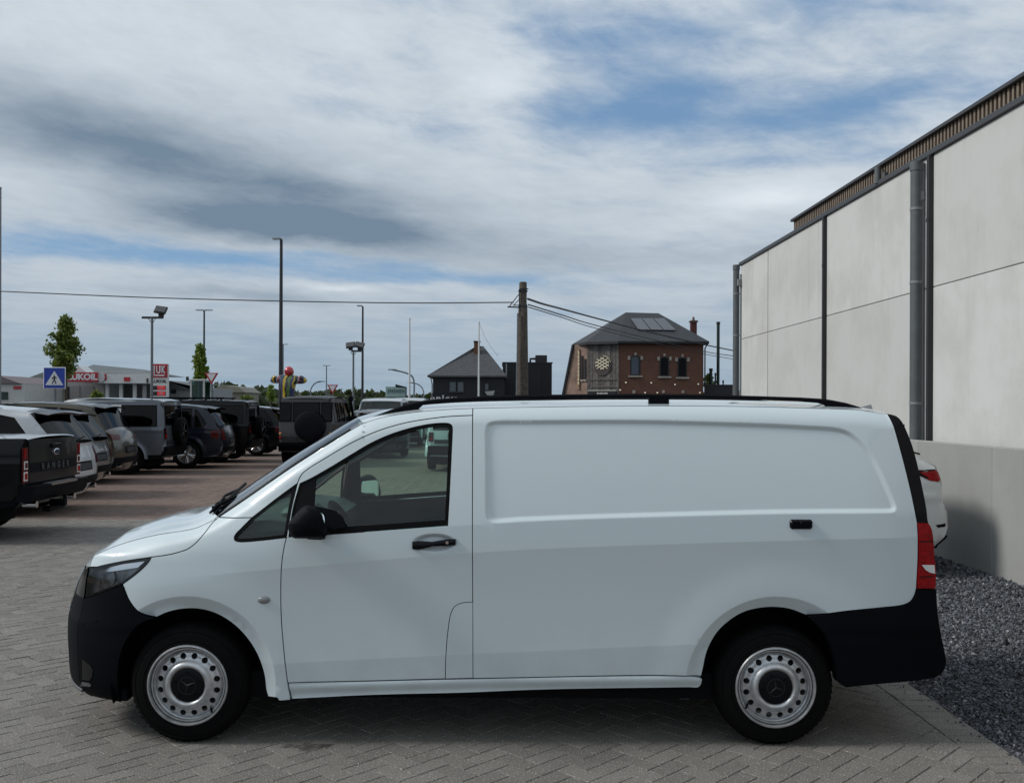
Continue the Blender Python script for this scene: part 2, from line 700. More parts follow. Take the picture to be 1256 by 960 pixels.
M_WHITE = paint('van_white_paint', (.575, .655, .68), .4, 0, .13)
M_BLACKP = mat('black_trim_plastic', (.0012, .0018, .0036), .6, spec=.10, var=.15, vscale=20, bump=.12, bscale=900)
M_BLACKG = mat('black_gloss_trim', (.003, .003, .0045), .2, coat=.06, spec=.14)
M_RUBBER = mat('tyre_rubber', (.0028, .0028, .003), .8, var=.3, vscale=30, bump=.15, bscale=250, spec=.12)
M_DARK = mat('dark_inside', (.006, .006, .007), .9, spec=.1)
M_SEAL = mat('window_seal_rubber', (.003, .003, .0035), .6, spec=.12)
M_STEEL = mat('silver_steel_wheel', (.50, .51, .52), .36, metal=.75, var=.15, vscale=25)
M_CHROME = mat('chrome', (.75, .76, .78), .08, metal=1.0)
M_MIRROR = mat('mirror_glass', (.85, .88, .9), .02, metal=1.0)
M_GLASS_V = glass('van_green_glass', (.70, .92, .83), 1.1)
M_GLASS_D = glass('privacy_glass', (.05, .055, .06), .42)
M_GLASS_C = glass('clear_glass', (.75, .84, .82), 1.0)
M_LENS = glass('lamp_lens', (.92, .94, .95), 1.0)
M_RED = mat('red_lamp', (.27, .004, .006), .2, coat=.10, spec=.15, var=.3, vscale=40)
M_RED_D = mat('dark_red_lamp', (.07, .004, .005), .2, coat=.12, spec=.2)
M_AMBER = mat('amber_lamp', (.55, .22, .08), .15, coat=1.0)
M_WHITEL = mat('white_lamp', (.70, .70, .68), .15, coat=1.0)
M_DASH = mat('dashboard_plastic', (.075, .082, .082), .6, bump=.1, bscale=500)
M_SEAT = mat('seat_cloth', (.03, .03, .034), .9, bump=.3, bscale=300)
M_ALLOY = mat('alloy_wheel', (.55, .56, .57), .22, metal=.9)
M_ALLOYD = mat('dark_alloy_wheel', (.03, .03, .033), .3, metal=.5)
M_PLATE = mat('plate_white', (.62, .62, .60), .4)
M_GALV = mat('galvanised_steel', (.22, .235, .245), .5, metal=.4, var=.2, vscale=14)
# ------------------------------------------------------------------ the white van
AXF, AXR, WZ, WR = -1.684, 1.516, .322, .326           # axle positions, hub height, tyre radius
_c1 = smooth_line([(-2.2, .86), (-1.247, .953), (-.1375, 1.049), (.4, 1.079), (1.193, 1.109), (2.276, 1.142), (2.6, 1.148)], .05)
_c2 = np.array([(-2.5, .40), (-1.16, .446), (-.1375, .50), (1.04, .557), (2.6, .60)])
_zs = np.array([(-2.5, .30), (-1.146, .334), (-.1375, .368), (1.04, .386), (2.6, .40)])
_zl = smooth_line([(-2.5, 1.09), (-.9, 1.165), (-.1375, 1.199), (.48, 1.237), (1.193, 1.259), (2.2, 1.276), (2.7, 1.28)], .05)
_xf = np.array([(.10, -2.20), (.20, -2.28), (.225, -2.31), (.26, -2.33), (.33, -2.335), (.40, -2.336), (.53, -2.340), (.62, -2.335), (.68, -2.318), (.78, -2.300), (.88, -2.288), (.93, -2.278), (.98, -2.262), (1.012, -2.245), (1.06, -2.14), (1.3, -1.7)])
_xf = smooth_line(_xf, .004)
XF = lambda z: np.interp(z, _xf[:, 0], _xf[:, 1])


def van_top_outline():
    P = [(118, 683), (141, 669.5), (194.6, 655), (240, 647), (268, 634), (310, 606), (360, 571.5), (400, 546), (444, 519.5), (470, 511.5), (511, 505), (580, 500.5),
         (650, 499), (780, 497.5), (900, 498), (1000, 500.5), (1060, 503), (1089, 507.5)]
    return smooth_line([XZ(a, b, 5.40) for a, b in P], .05)


TOPL = van_top_outline()
_rec_px = None


def van_Y(x, z, recess=True, flare=True):
    x = np.asarray(x, float)
    z = np.asarray(z, float)
    a = np.interp(x, _c1[:, 0], _c1[:, 1])
    b = np.interp(x, _c2[:, 0], _c2[:, 1])
    l = np.interp(x, _zl[:, 0], _zl[:, 1])
    cf = sstep(x, -1.85, -1.15)
    # above the crease, up to the belt
    up = .962 - .070 * (z - a)
    l_y = .962 - .070 * (l - a)
    t = np.maximum(z - l, 0)
    green = l_y - .165 * t - .10 * t * t
    w = np.clip((a - z) / (a - b), 0, 1.0)
    mid = .962 - .022 * w + .021 * w * w
    low = .961 - .060 * (b - z)
    Y = np.where(z >= l, green, np.where(z >= a, up, np.where(z >= b, mid, low)))
    soft = .962 - .045 * np.clip((z - .80) / .4, 0, 3) ** 2 - .03 * np.clip((.55 - z) / .3, 0, 2) ** 2
    soft = np.where(z >= l, np.minimum(soft, soft), soft)
    Y = Y * cf + np.minimum(soft, Y + .02) * (1 - cf)
    # the cab narrows towards the windscreen
    Y = Y - .085 * np.clip((-.25 - x) / 1.45, 0, 1.4) ** 2 * sstep(z, 1.02, 1.45)
    # plan taper at the nose and tail
    s = x - (XF(z) + 2.34)
    tt = np.clip((-1.55 - s) / .79, 0, 1.35)
    Y = Y - .135 * tt ** 4.6
    Y = Y - .05 * np.clip((x - 1.95) / .52, 0, 1.2) ** 2.4
    # rounded shoulder below the roof edge
    d = seg_dist(TOPL, np.c_[x.ravel(), z.ravel()]).reshape(x.shape)
    rr = np.where(x < -.75, .07, .095)
    k = np.clip(1 - d / rr, 0, 1)
    Y = Y - .045 * k ** 2.2 * sstep(x, -2.1, -1.75)
    # wheel-arch flare with its crease ring
    for xc, R0, R1 in ((AXF, .43, .482), (AXR, .44, .492)):
        r = np.hypot(x - xc, z - WZ - .005)
        if not flare:
            continue
        Y = Y + .010 * sstep(r, R1 + .22, R1)
        Y = Y - .030 * np.clip((R1 - r) / (R1 - R0), 0, 1.4)
    if recess and RECESS is not None:
        pts = np.c_[x.ravel(), z.ravel()]
        bb0, bb1 = RECESS.min(0) - .05, RECESS.max(0) + .05
        m = ((pts > bb0) & (pts < bb1)).all(1)
        dd = np.full(len(pts), -1.0)
        if m.any():
            q = pts[m]
            dist = seg_dist(RECESS, q, True)
            dd[m] = np.where(in_poly(RECESS, q), dist, -dist)
        Y = Y - .016 * sstep(dd, -.004, .026).reshape(x.shape)
    return Y


RECESS = None


def S(px, py, off=0.0, Yf=None):
    """side-view (x,z) of the body point seen at a photograph pixel"""
    Yf = Yf or (lambda x, z: van_Y(x, z, False))
    D = 5.3
    for _ in range(14):
        p = W(px, py, D)
        D = .5 * D + .5 * (-CAM_Y - (float(Yf(np.array([p.x]), np.array([p.z]))[0]) + off))
    p = W(px, py, D)
    return (p.x, p.z)


def SL(pts, step=.012):
    return smooth_line([S(*p) for p in pts], step)


def lines_px(*segs, step=.012):
    return join_lines(*[SL(s, step) for s in segs])


RECESS = lines_px(
    [(595.5, 628), (595.3, 560), (595.5, 526), (598, 519.5), (604, 516.6), (652, 515.2), (780, 515), (901, 518), (992, 522), (1026, 524.5), (1040, 528.3), (1050, 534.8), (1061.3, 546),
     (1072.6, 561.5), (1082, 580), (1091.3, 600.5), (1098.5, 618), (1099.4, 624), (1096, 628), (1089, 628.8)],
    [(1089, 628.8), (960, 629.8), (880, 631.5), (720, 636), (640, 639), (604, 640.4), (597.5, 637), (595.5, 628)], step=.02)


def van():
    root = empty('cargo_van', (0, 0, 0), 0, 'large white panel van with black bumpers and steel wheels, parked side-on in front', 'van')
    A = AXF
    # ---- outlines, traced once and shared by neighbouring panels
    shut = [(185.7, 683), (207.4, 679.8), (222, 676), (230.5, 672.8), (240.7, 665), (251.8, 652.4), (261.4, 640), (268.5, 634)]
    quarter_low = [(309, 634.5), (294.8, 648.8), (289.3, 654.5), (287.2, 659), (288.2, 662.6), (293, 664.2), (322, 662.4), (347.4, 659.5), (351.3, 659.2)]
    door_front = [(351.2, 659.4), (348, 673), (345.6, 690.3), (344.4, 719), (344.9, 755), (348, 795.7), (352.8, 837)]
    sill_front = [(352.8, 837), (356.4, 858)]
    arch_f = [(329, 853.8), (326.6, 846), (324.3, 828), (318.7, 809.4), (309.3, 791), (296.2, 774.2), (281.2, 761.2), (262.5, 751), (243.7, 746.4), (225, 746.4), (206.2, 750.3), (192.2, 756.3)]
    bump_edge = [(191.7, 756.2), (183, 754.4), (174, 751.5), (166.7, 746.7), (158.3, 735), (150.4, 716)]
    head_low = [(150.4, 716), (156.4, 711.7), (166.6, 704), (176.8, 695), (182.5, 688.5), (185.7, 683)]
    fender = lines_px(shut, [(268.5, 634), (309, 634.5)], quarter_low, door_front, sill_front, [(356.4, 858), (341.5, 858.4), (340.5, 855.6), (329, 853.8)], arch_f, bump_edge, head_low)
    ring = lambda xc, r: np.array([(xc + r * math.cos(t), WZ + .005 + r * math.sin(t)) for t in np.linspace(0, math.pi, 90)])
    feats = []
    for xc, R1 in ((AXF, .482), (AXR, .492)):
        for r in (R1 - .028, R1 - .012, R1 - .003, R1 + .003, R1 + .014, R1 + .05, R1 + .1, R1 + .15):
            feats.append(ring(xc, r))
    xs = np.linspace(-2.3, 2.35, 260)
    for L, offs in ((_c1, (-.02, -.008, -.0025, .0025, .008, .02)), (_c2, (-.02, -.008, -.0025, .0025, .008, .02)), (_zl, (-.004, .004))):
        for o in offs:
            if L is _zl:
                q = np.c_[xs, np.interp(xs, L[:, 0], L[:, 1]) + o]
                feats.append(q[(q[:, 0] < -.1)])
            else:
                feats.append(np.c_[xs, np.interp(xs, L[:, 0], L[:, 1]) + o])
    # points along the roof shoulder
    for o in (.004, .010, .017, .025, .034, .045, .058, .072, .095):
        P = TOPL.copy()
        tn = np.gradient(P, axis=0)
        tn /= np.linalg.norm(tn, axis=1)[:, None]
        nrm = np.c_[tn[:, 1], -tn[:, 0]]
        feats.append(smooth_line(P + nrm * o, .016))
    feats = np.vstack(feats)
    rec_pts = np.vstack([inset(RECESS, d) for d in (-.008, -.004, 0, .004, .009, .015, .021, .026, .030)])
    # A pillar and roof side
    apil = [(268.5, 634), (310, 606), (360, 571.5), (400, 546), (430, 527.5), (446, 518.4)]
    roof_e1 = [(446, 518.4), (470, 511.5), (511, 505), (545, 502.2), (580, 500.5)]
    roof_e2 = [(580, 500.5), (650, 499), (780, 497.5), (900, 498), (1000, 500.5), (1060, 503), (1089, 507.5)]
    door_top = [(579.8, 509.2), (551, 510.6), (522.4, 514), (493.8, 519.2), (465, 527.8), (436.4, 540.2), (417.3, 550.7), (398.2, 562.2), (379, 574), (370.5, 581), (366.5, 588), (364.9, 592.3)]
    q_top = [(364.9, 592.3), (339.4, 611), (315.5, 629.5), (309, 634.5)]
    pillar = lines_px(apil, roof_e1, [(580, 500.5), (579.8, 509.2)], door_top, q_top, [(309, 634.5), (268.5, 634)])
    flap_top = [(579.9, 738), (567, 739.2), (558.3, 743), (553.4, 751.5), (549.5, 774), (547, 805), (546.3, 831.9)]
    win_o = lines_px([(368, 592.8), (380, 587.2), (394.4, 579.2), (413.5, 568), (432.6, 556.4), (451.7, 545), (474.7, 534.3), (497.6, 526.6), (522.4, 520.8), (541, 518.9), (550, 519.3), (554, 521.6), (555, 527)],
                     [(555, 527), (551.8, 594.7), (549, 644.6)], [(549, 644.6), (470, 650.5), (402, 655.2), (354.3, 658.2)], [(354.3, 658.2), (360, 621), (368, 592.8)])
    door = lines_px(door_top[::-1], [(579.8, 509.2), (579.9, 738)], flap_top, [(546.3, 831.9), (450, 834.6), (352.8, 837)], door_front[::-1], [(351.2, 659.4), (358.5, 619.5), (364.9, 592.3)])
    flap = lines_px(flap_top[::-1], [(579.9, 738), (580, 831)], [(580, 831), (546.3, 831.9)])
    glass_in = lines_px([(387, 588), (397, 582.8), (415, 572), (434, 560.6), (453, 549.2), (476, 538.6), (498.5, 530.8), (523, 525), (541, 523), (548.5, 523.8), (550.6, 528)],
                        [(550.6, 528), (547.8, 594.7), (545.8, 637.5)], [(545.8, 637.5), (470, 643), (384.5, 648.5)], [(384.5, 648.5), (385, 618), (387, 588)])
    quarter = lines_px(q_top[::-1][:-1] + [(363.5, 594.3)], [(363.5, 594.3), (357.5, 621), (351.6, 658.6)], quarter_low[::-1][1:])
    q_glass = inset(quarter, .016)
    strip_in = [(1089, 507.5), (1098.8, 530.7), (1108, 564.4), (1117.6, 603.8), (1123, 630), (1125, 640.4)]
    lamp_in = [(1125, 640.4), (1126, 664), (1125.7, 687), (1123.9, 721.7)]
    body_low = [(1123.9, 721.7), (1121.8, 729), (1117, 736.9), (1107.8, 741.4), (1080, 744.9), (1034.4, 749.5), (1000, 752.9), (987.4, 753.4)]
    arch_r = [(987.4, 753.4), (968.6, 746.6), (948.8, 744.2), (929, 745.8), (911.2, 750.8), (895.4, 760.2), (879.6, 775.2), (867.7, 797), (861.8, 822), (860, 829)]
    side = lines_px(roof_e2, strip_in, lamp_in, body_low, arch_r, [(860, 829), (845, 828.4), (580, 831.5)], [(580, 831.5), (580, 500.5)])
    sill = lines_px([(353, 837.5), (450, 835), (580, 832), (845, 828.9), (859.7, 829.5)], [(859.7, 829.5), (858.6, 838), (855.5, 841.3), (845, 843.2)], [(845, 843.2), (670, 846.2), (570, 850), (454.6, 853), (356.8, 858)], [(356.8, 858), (353, 837.5)])
    # front parts end on the corner line x = XF(z); the fascia carries on round the nose from there
    def front_edge(z0, z1, n=26):
        z = np.linspace(z0, z1, n)
        return np.c_[XF(z), z]
    ht = [(185.7, 683), (156.4, 687.2), (131, 692), (119, 695)]
    hT = SL(ht)
    zt = S(113.5, 696.6)[1]
    hB = SL([(112.5, 731.2), (118.2, 728.6), (137.3, 721.5), (150.4, 716)])
    zb = S(106, 734)[1]
    head = join_lines(SL(head_low), hT, front_edge(zt, zb, 14), hB)
    hc_pts = [(126.5, 675.8), (141, 669.5), (169, 660.8), (194.6, 655), (240, 647), (268.5, 634)]
    hc = SL(hc_pts)
    zc_ = hc[0][1]
    zfl = zt + .004
    i0 = front_edge(zfl, 1.008, 12)
    flank = join_lines(hT[::-1], SL(shut), hc[::-1], i0[::-1])
    bl = SL([(148.5, 861), (135, 860), (118.3, 857.5), (104, 852.5)])
    zbot = .205
    bumper_f = join_lines(hB[::-1], front_edge(zb, zbot, 40), bl[::-1], SL([(148.5, 861), (147.7, 840), (148.2, 815), (152.5, 795), (163, 775), (175, 763), (191.7, 756.2)]), SL(bump_edge))
    strip = lines_px(strip_in, [(1125, 640.4), (1138.5, 641)], [(1138.5, 641), (1135.8, 620.7), (1130.2, 592.6), (1122.5, 558.8), (1115.2, 536.3), (1105.8, 516.5), (1099, 510), (1089, 507.5)])
    lamp = lines_px(lamp_in, [(1123.9, 721.7), (1147.5, 721.7)], [(1147.5, 721.7), (1148, 698.8), (1146.3, 682.8), (1142.5, 648), (1139, 641.8), (1125, 640.4)])
    bumper_r = lines_px(body_low, [(987.4, 753.4), (1008, 775), (1020.5, 805), (1025, 834), (1034.4, 840.6)], [(1034.4, 840.6), (1068.8, 839.9), (1126, 833.7), (1147, 829.5), (1156, 823.5), (1160, 812)],
                        [(1160, 812), (1158.8, 802), (1153.6, 776.8), (1149, 747), (1147.5, 721.7)], [(1147.5, 721.7), (1123.9, 721.7)])

    Yn = lambda x, z: van_Y(x, z, False)

    def sillY(x, z):
        zt_ = np.interp(x, _zs[:, 0], _zs[:, 1])
        u = np.clip((zt_ - z) / .09, -.2, 1.3)
        return .952 + .006 * np.sin(np.clip(u, 0, 1) * math.pi * 2.0) - .012 * u

    def bumpY(x, z):
        Y = van_Y(x, z, False, False) + .004
        return Y + .004 * sstep(z, .60, .64) - .012 * np.clip((.36 - z) / .1, 0, 1.5) ** 2

    handle_rec = np.array([(S(533, 665.5)[0] + .124 * math.cos(t), S(533, 665.5)[1] + .052 * math.sin(t)) for t in np.linspace(0, 2 * math.pi, 40, endpoint=False)])

    def doorY(x, z):
        Y = Yn(x, z)
        c = handle_rec.mean(0)
        r = np.hypot((x - c[0]) / .124, (z - c[1]) / .052)
        return Y - .022 * sstep(r, 1.0, .55)
    hpts = np.vstack([handle_rec.mean(0) + (handle_rec - handle_rec.mean(0)) * k for k in (.3, .5, .6, .7, .8, .9, .97, 1.03)])
    for sd_ in (-1, 1):
        near = sd_ < 0
        g = .045 if near else .09
        ex = feats if near else feats[::3]
        panel('front_wing', fender, Yn, M_WHITE, root, sd_, grid=g, extra=ex, flange=.03)
        panel('windscreen_pillar', pillar, Yn, M_WHITE, root, sd_, grid=.02 if near else .06, extra=ex, flange=.025)
        d = panel('front_door', door, doorY, M_WHITE, root, sd_, grid=g, extra=np.vstack([ex, hpts]), holes=[win_o], flange=.03)
        panel('fuel_flap', flap, Yn, M_WHITE, root, sd_, grid=g, extra=ex, gap=.0015) if near else panel('lower_door_corner', flap, Yn, M_WHITE, root, sd_, grid=g, gap=0)
        panel('window_frame', win_o, Yn, M_SEAL, d, sd_, gap=.0, holes=[glass_in], grid=.05, off=-.006, flange=.02)
        panel('window_glass', glass_in, Yn, M_GLASS_V, d, sd_, gap=-.006, grid=.06, off=-.016, flange=0)
        qf = panel('quarter_window_frame', quarter, Yn, M_SEAL, root, sd_, gap=.0, holes=[q_glass], grid=.05, off=-.004, flange=.012)
        panel('quarter_window_glass', q_glass, Yn, M_GLASS_V, qf, sd_, gap=-.004, grid=.05, off=-.010, flange=0)
        sp = panel('side_panel', side, van_Y if near else Yn, M_WHITE, root, sd_, grid=.05 if near else .1, extra=np.vstack([ex, rec_pts]) if near else ex, flange=.03)
        panel('sill', sill, sillY, M_WHITE, root, sd_, grid=.012 if near else .03, flange=.16)
        panel('bonnet_flank', flank, Yn, M_WHITE, root, sd_, grid=.03, extra=ex, flange=.012)
        fb = panel('front_bumper_corner', bumper_f, bumpY, M_BLACKP, root, sd_, grid=.03, flange=.06)
        panel('rear_corner_trim', strip, Yn, M_BLACKG, root, sd_, grid=.05, flange=.03)
        tl = panel('tail_light', lamp, Yn, M_RED, root, sd_, grid=.02, off=.004, flange=.03)
        wl = np.array([S(*p) for p in [(1130.3, 692.3), (1145.5, 692.3), (1146.3, 703), (1140, 701.6), (1134.5, 698.3)]])
        panel('reversing_lens', wl, Yn, M_WHITEL, tl, sd_, gap=0, grid=.03, off=.008, flange=.008)
        for q in ((663, 1.2), (706, 1.0)):
            ln = np.array([S(*p) for p in [(1127.5, q[0]), (1144.5, q[0] - .6), (1144.7, q[0] + q[1]), (1127.5, q[0] + q[1] + .6)]])
            panel('lens_rib', ln, Yn, M_RED_D, tl, sd_, gap=0, grid=.03, off=.0075, flange=.006)
        panel('rear_bumper_corner', bumper_r, bumpY, M_BLACKP, root, sd_, grid=.04, flange=.08, off=.004)
        # headlight: dark bowl, chrome brow, lens
        hl = panel('headlight', head, Yn, M_LENS, root, sd_, grid=.02, off=.002, flange=.0)
        panel('headlight_bowl', head, Yn, mat('headlight_bowl_grey', (.17, .175, .185), .28, metal=.7, var=.75, vscale=18), hl, sd_, grid=.02, off=-.035, flange=0, gap=0)
        panel('headlight_rim', inset(head, .001), Yn, M_BLACKG, hl, sd_, gap=0, holes=[inset(head, .012)], grid=.02, off=.0, flange=.02)
        brow = np.array([S(*p) for p in [(176.5, 688.5), (150, 692), (126, 697.6), (121, 703), (140, 700.5), (168, 696.2)]])
        panel('headlight_brow', brow, Yn, M_CHROME, hl, sd_, gap=0, grid=.03, off=-.012, flange=.01)
        for cpx, cpy, rad in ((133, 709, .045), (116, 715, .038)):
            cx_, cz_ = S(cpx, cpy)
            yy = float(Yn(np.array([cx_]), np.array([cz_]))[0])
            m = MB()
            m.lathe([(rad, -.005), (rad * .95, .012), (rad * .8, .018), (rad * .5, .03), (0.001, .036)], 'y', 28)
            ob = m.build('headlight_projector', M_CHROME if rad > .04 else mat('projector_glass', (.3, .32, .36), .05, metal=.6), hl, 40)
            ob.location = (cx_, sd_ * (yy - .042), cz_)
            ob.rotation_euler = (0, 0, R(-40 if near else 40) + (0 if near else math.pi))
        # fog-lamp pocket in the bumper corner
        pk = np.array([S(*p) for p in [(101, 808), (110.5, 815.5), (113.6, 821), (112.8, 829), (109.5, 834.5), (101, 833)]])
        panel('fog_lamp_pocket', pk, bumpY, mat('fog_pocket_black', (.004, .004, .005), .35), fb, sd_, gap=0, grid=.03, off=.003, flange=.003)
        pk2 = np.array([S(*p) for p in [(100, 836.2), (109, 837.5), (111.5, 840), (110, 842), (100, 841)]])
        panel('bumper_lip', pk2, bumpY, mat('grey_lip', (.10, .105, .11), .35), fb, sd_, gap=0, grid=.03, off=.006, flange=.008)
        cr = np.array([S(*p) for p in [(101, 762), (120, 759.5), (121, 761.5), (101, 765)]])
        panel('bumper_crease', cr, bumpY, M_BLACKP, fb, sd_, gap=0, grid=.03, off=.004, flange=.006)
        # side repeater lamp
        cx_, cz_ = S(323.7, 735.5)
        yy = float(Yn(np.array([cx_]), np.array([cz_]))[0])
        m = MB()
        m.lathe([(.034, 0), (.033, .004), (.026, .009), (.012, .012), (.0005, .0125)], 'y', 24)
        ob = m.build('side_repeater_lamp', mat('repeater_grey', (.20, .21, .21), .25, coat=.5), root, 50)
        ob.location = (cx_, sd_ * yy, cz_)
        ob.scale = (1, sd_, .62)
        # dark tubes added behind the shut lines so the gaps read dark
        for ln in (door_top, [(580, 508), (580, 829)], door_front, shut, apil[:-1]):
            L_ = SL(ln, .03)
            m = MB()
            m.tube([(a_, sd_ * (b_ - .024), c_) for a_, b_, c_ in zip(L_[:, 0], Yn(L_[:, 0], L_[:, 1]), L_[:, 1])], .011, 6)
            m.build('dark_gap_backing', M_SEAL, root, 60)
        # door handle: bar with grip end and lock
        c = [S(*p) for p in [(506, 668.5), (513, 668.8), (530, 667.2), (546, 665.5), (559, 664.3)]]
        m = MB()
        wz = [.021, .024, .012, .017, .017]
        th = [.020, .022, .016, .020, .018]
        rows = []
        for (hx, hz), a_, t_ in zip(c, wz, th):
            yb = float(Yn(np.array([hx]), np.array([hz]))[0])
            rows.append([(hx, sd_ * (yb - .012), hz - a_), (hx, sd_ * (yb + t_ * .55), hz - a_ * .92), (hx, sd_ * (yb + t_), hz - a_ * .4), (hx, sd_ * (yb + t_), hz + a_ * .4), (hx, sd_ * (yb + t_ * .55), hz + a_ * .92), (hx, sd_ * (yb - .012), hz + a_)])
        n6 = 6
        vs = [p for r_ in rows for p in r_]
        fs = [(i * n6 + k, i * n6 + (k + 1) % n6, (i + 1) * n6 + (k + 1) % n6, (i + 1) * n6 + k) for i in range(len(rows) - 1) for k in range(n6)]
        fs += [tuple(range(n6)), tuple(range(len(vs) - n6, len(vs)))]
        m.add(vs, fs)
        dh = m.build('door_handle', M_BLACKG, d, 50)
        lx, lz = S(548.6, 664.6)
        yb = float(Yn(np.array([lx]), np.array([lz]))[0])
        m = MB()
        m.cyl((lx, sd_ * (yb + .015), lz), (lx, sd_ * (yb + .021), lz), .0085, n=14)
        if near:
            m.build('lock_cylinder', M_CHROME, dh)
        # load-bay side handle
        hx, hz = S(982.3, 642.6)
        yb = float(Yn(np.array([hx]), np.array([hz]))[0])
        m = MB()
        m.box((hx, sd_ * (yb + .004), hz), (.122, .026, .052), bev=.010)
        sh = m.build('side_handle', M_BLACKG, sp, 40)
        m = MB()
        m.box((hx + .022, sd_ * (yb + .020), hz + .002), (.066, .012, .036), bev=.006)
        m.build('handle_grip', M_BLACKP, sh, 40)
        # mirror
        van_mirror(root, sd_)
        # wheels
        for ax in (AXF, AXR):
            van_wheel(root, ax, sd_)
            m = MB()
            rr = .4335 if ax < 0 else .4435
            pr = []
            n = 30
            vs, fs = [], []
            for i in range(n + 1):
                t = R(0) + R(195 if ax < 0 else 180) * i / n
                for yy in (.918, .62):
                    vs.append((ax + rr * math.cos(t), sd_ * yy, WZ + rr * math.sin(t)))
            fs = [(2 * i, 2 * i + 2, 2 * i + 3, 2 * i + 1) for i in range(n)]
            k = len(vs)
            vs.append((ax, sd_ * .62, WZ))
            fs += [(2 * i + 1, 2 * i + 3, k) for i in range(n)]
            m.add(vs, fs)
            m.build('wheel_housing', M_DARK, root)
        if near:
            m = MB()
            m.box((XZ(156, 861, 5.4)[0], -.80, .245), (.05, .16, .07), bev=.01)
            m.build('mud_flap', M_BLACKP, root)
            m = MB()
            ex_, ez = XZ(838, 849, 5.5)
            m.box((ex_, -.72, ez), (.07, .10, .06), bev=.012)
            m.cyl((ex_, -.78, ez), (ex_, -.66, ez), .02)
            m.build('jacking_bracket', mat('bracket_grey', (.12, .12, .12), .6), root)
    # ---- surfaces across the body, between the two side edges
    vv = np.sign(np.linspace(-1, 1, 41)) * np.abs(np.linspace(-1, 1, 41)) ** .85

    def across(edge, bx, bz, px_=3.0, pz=2.0, off=0.0):
        E = np.asarray(edge)
        Yd = Yn(E[:, 0], E[:, 1]) + off
        G = np.zeros((len(E), len(vv), 3))
        for j, v in enumerate(vv):
            G[:, j, 0] = E[:, 0] - np.asarray(bx) * (1 - abs(v) ** px_)
            G[:, j, 1] = Yd * v
            G[:, j, 2] = E[:, 1] + np.asarray(bz) * (1 - abs(v) ** pz)
        return G
    lerp = lambda a, b, n: np.linspace(a, b, n)
    # bonnet: the nose edge first, then back to the cowl
    nose = join_lines(front_edge(zfl, 1.008, 10), hc)
    n = len(nose)
    u = np.linspace(0, 1, n)
    bxh = np.interp(u, [0, 9.5 / n, .3, 1], [.185, .105, .13, .17])
    bzh = np.interp(u, [0, 9.5 / n, .3, 1], [-.045, .0, .030, .035])
    bon = grid_mesh('bonnet', across(nose, bxh, bzh), M_WHITE, root, 60)
    # windscreen and cowl
    ap = SL(apil)
    k = len(ap)
    u = np.linspace(0, 1, k)
    bxw = np.interp(u, [0, 1], [.16, .10])
    bzw = np.interp(u, [0, 1], [.015, .035])
    Gw = across(ap, bxw, bzw, 2.6, 2.2)
    ws = grid_mesh('windscreen', Gw, M_GLASS_V, root, 60)
    e0, e1 = nose[-1], ap[0]
    # cowl trough under the wipers, a little below bonnet level
    rows = np.array([(hc[-1][0] - .015, hc[-1][1] - .006), (hc[-1][0] + .03, hc[-1][1] - .035), (ap[6][0] + .05, ap[6][1] - .02)])
    Gc = across(rows, [.185, .175, .165], [.012, .0, .0], 2.8, 2.0, off=-.02)
    grid_mesh('cowl', Gc, M_BLACKP, root, 60)
    m = MB()
    for off_, ln in ((-.55, .62), (.12, .58)):
        p0 = Vector((hc[-1][0] - .10, off_, hc[-1][1] + .012))
        j = int(np.argmin(abs(vv - (off_ + ln) / .86)))
        g_i = Gw[4, j]
        p1 = Vector((g_i[0] - .02, off_ + ln, g_i[2] + .03))
        m.tube([p0, p0.lerp(p1, .5) + Vector((-.012, 0, .022)), p1], .009, 6)
        m.tube([p0 + Vector((.06, -.05, .04)), p1 + Vector((.02, .12, .03))], .011, 6)
        m.cyl(p0 - Vector((0, 0, .03)), p0 + Vector((0, 0, .02)), .022, n=10)
    # the wiper that stands up at the near end of the cowl
    m.tube([W(258, 629, 5.55), W(266, 620.5, 5.6), W(285, 611, 5.65), W(303, 604, 5.75)], [.010, .010, .009, .006], 6)
    m.tube([W(262, 631, 5.5), W(270, 623, 5.55), W(300, 606, 5.66)], .008, 6)
    m.build('wiper', M_BLACKP, ws, 40)
    # roof
    re = join_lines(SL(roof_e1), SL(roof_e2))
    k = len(re)
    u = np.linspace(0, 1, k)
    bxr = np.interp(u, [0, .08, .2, .9, 1], [.10, .08, 0, 0, -.05])
    bzr = np.interp(u, [0, .05, .15, .9, 1], [.030, .033, .034, .034, .032])
    Gr = across(re, bxr, bzr, 2.6, 3.2)
    roof = grid_mesh('roof', Gr, M_WHITE, root, 60)
    grid_mesh('headliner', Gr - np.array([0, 0, .03]), mat('headliner_grey', (.28, .28, .27), .9), roof, 60)
    # roof ribs pressed lengthwise
    m = MB()
    for ry in (-.42, -.26, -.09, .09, .26, .42):
        zr = np.interp(np.linspace(-.55, 1.95, 20), re[:, 0], re[:, 1]) + .034 * (1 - abs(ry / .78) ** 3.2)
        m.tube([(a_, ry, b_ - .007) for a_, b_ in zip(np.linspace(-.55, 1.95, 20), zr)], .012, 6)
    m.build('roof_rib', M_WHITE, roof, 60)
    # rear: doors, glass, bumper
    rl = smooth_line([S(*p) for p in [(1089, 507.5), (1099, 510), (1105.8, 516.5), (1115.2, 536.3), (1122.5, 558.8), (1130.2, 592.6), (1135.8, 620.7), (1138.5, 641), (1142.5, 648), (1146.3, 682.8), (1148, 698.8), (1147.5, 721.7)]], .03)
    Gd = across(rl, np.full(len(rl), -.075), np.zeros(len(rl)), 2.6)
    iz = lambda z: int(np.argmin(abs(rl[:, 1] - z)))
    g0, g1 = iz(1.70), iz(1.22)
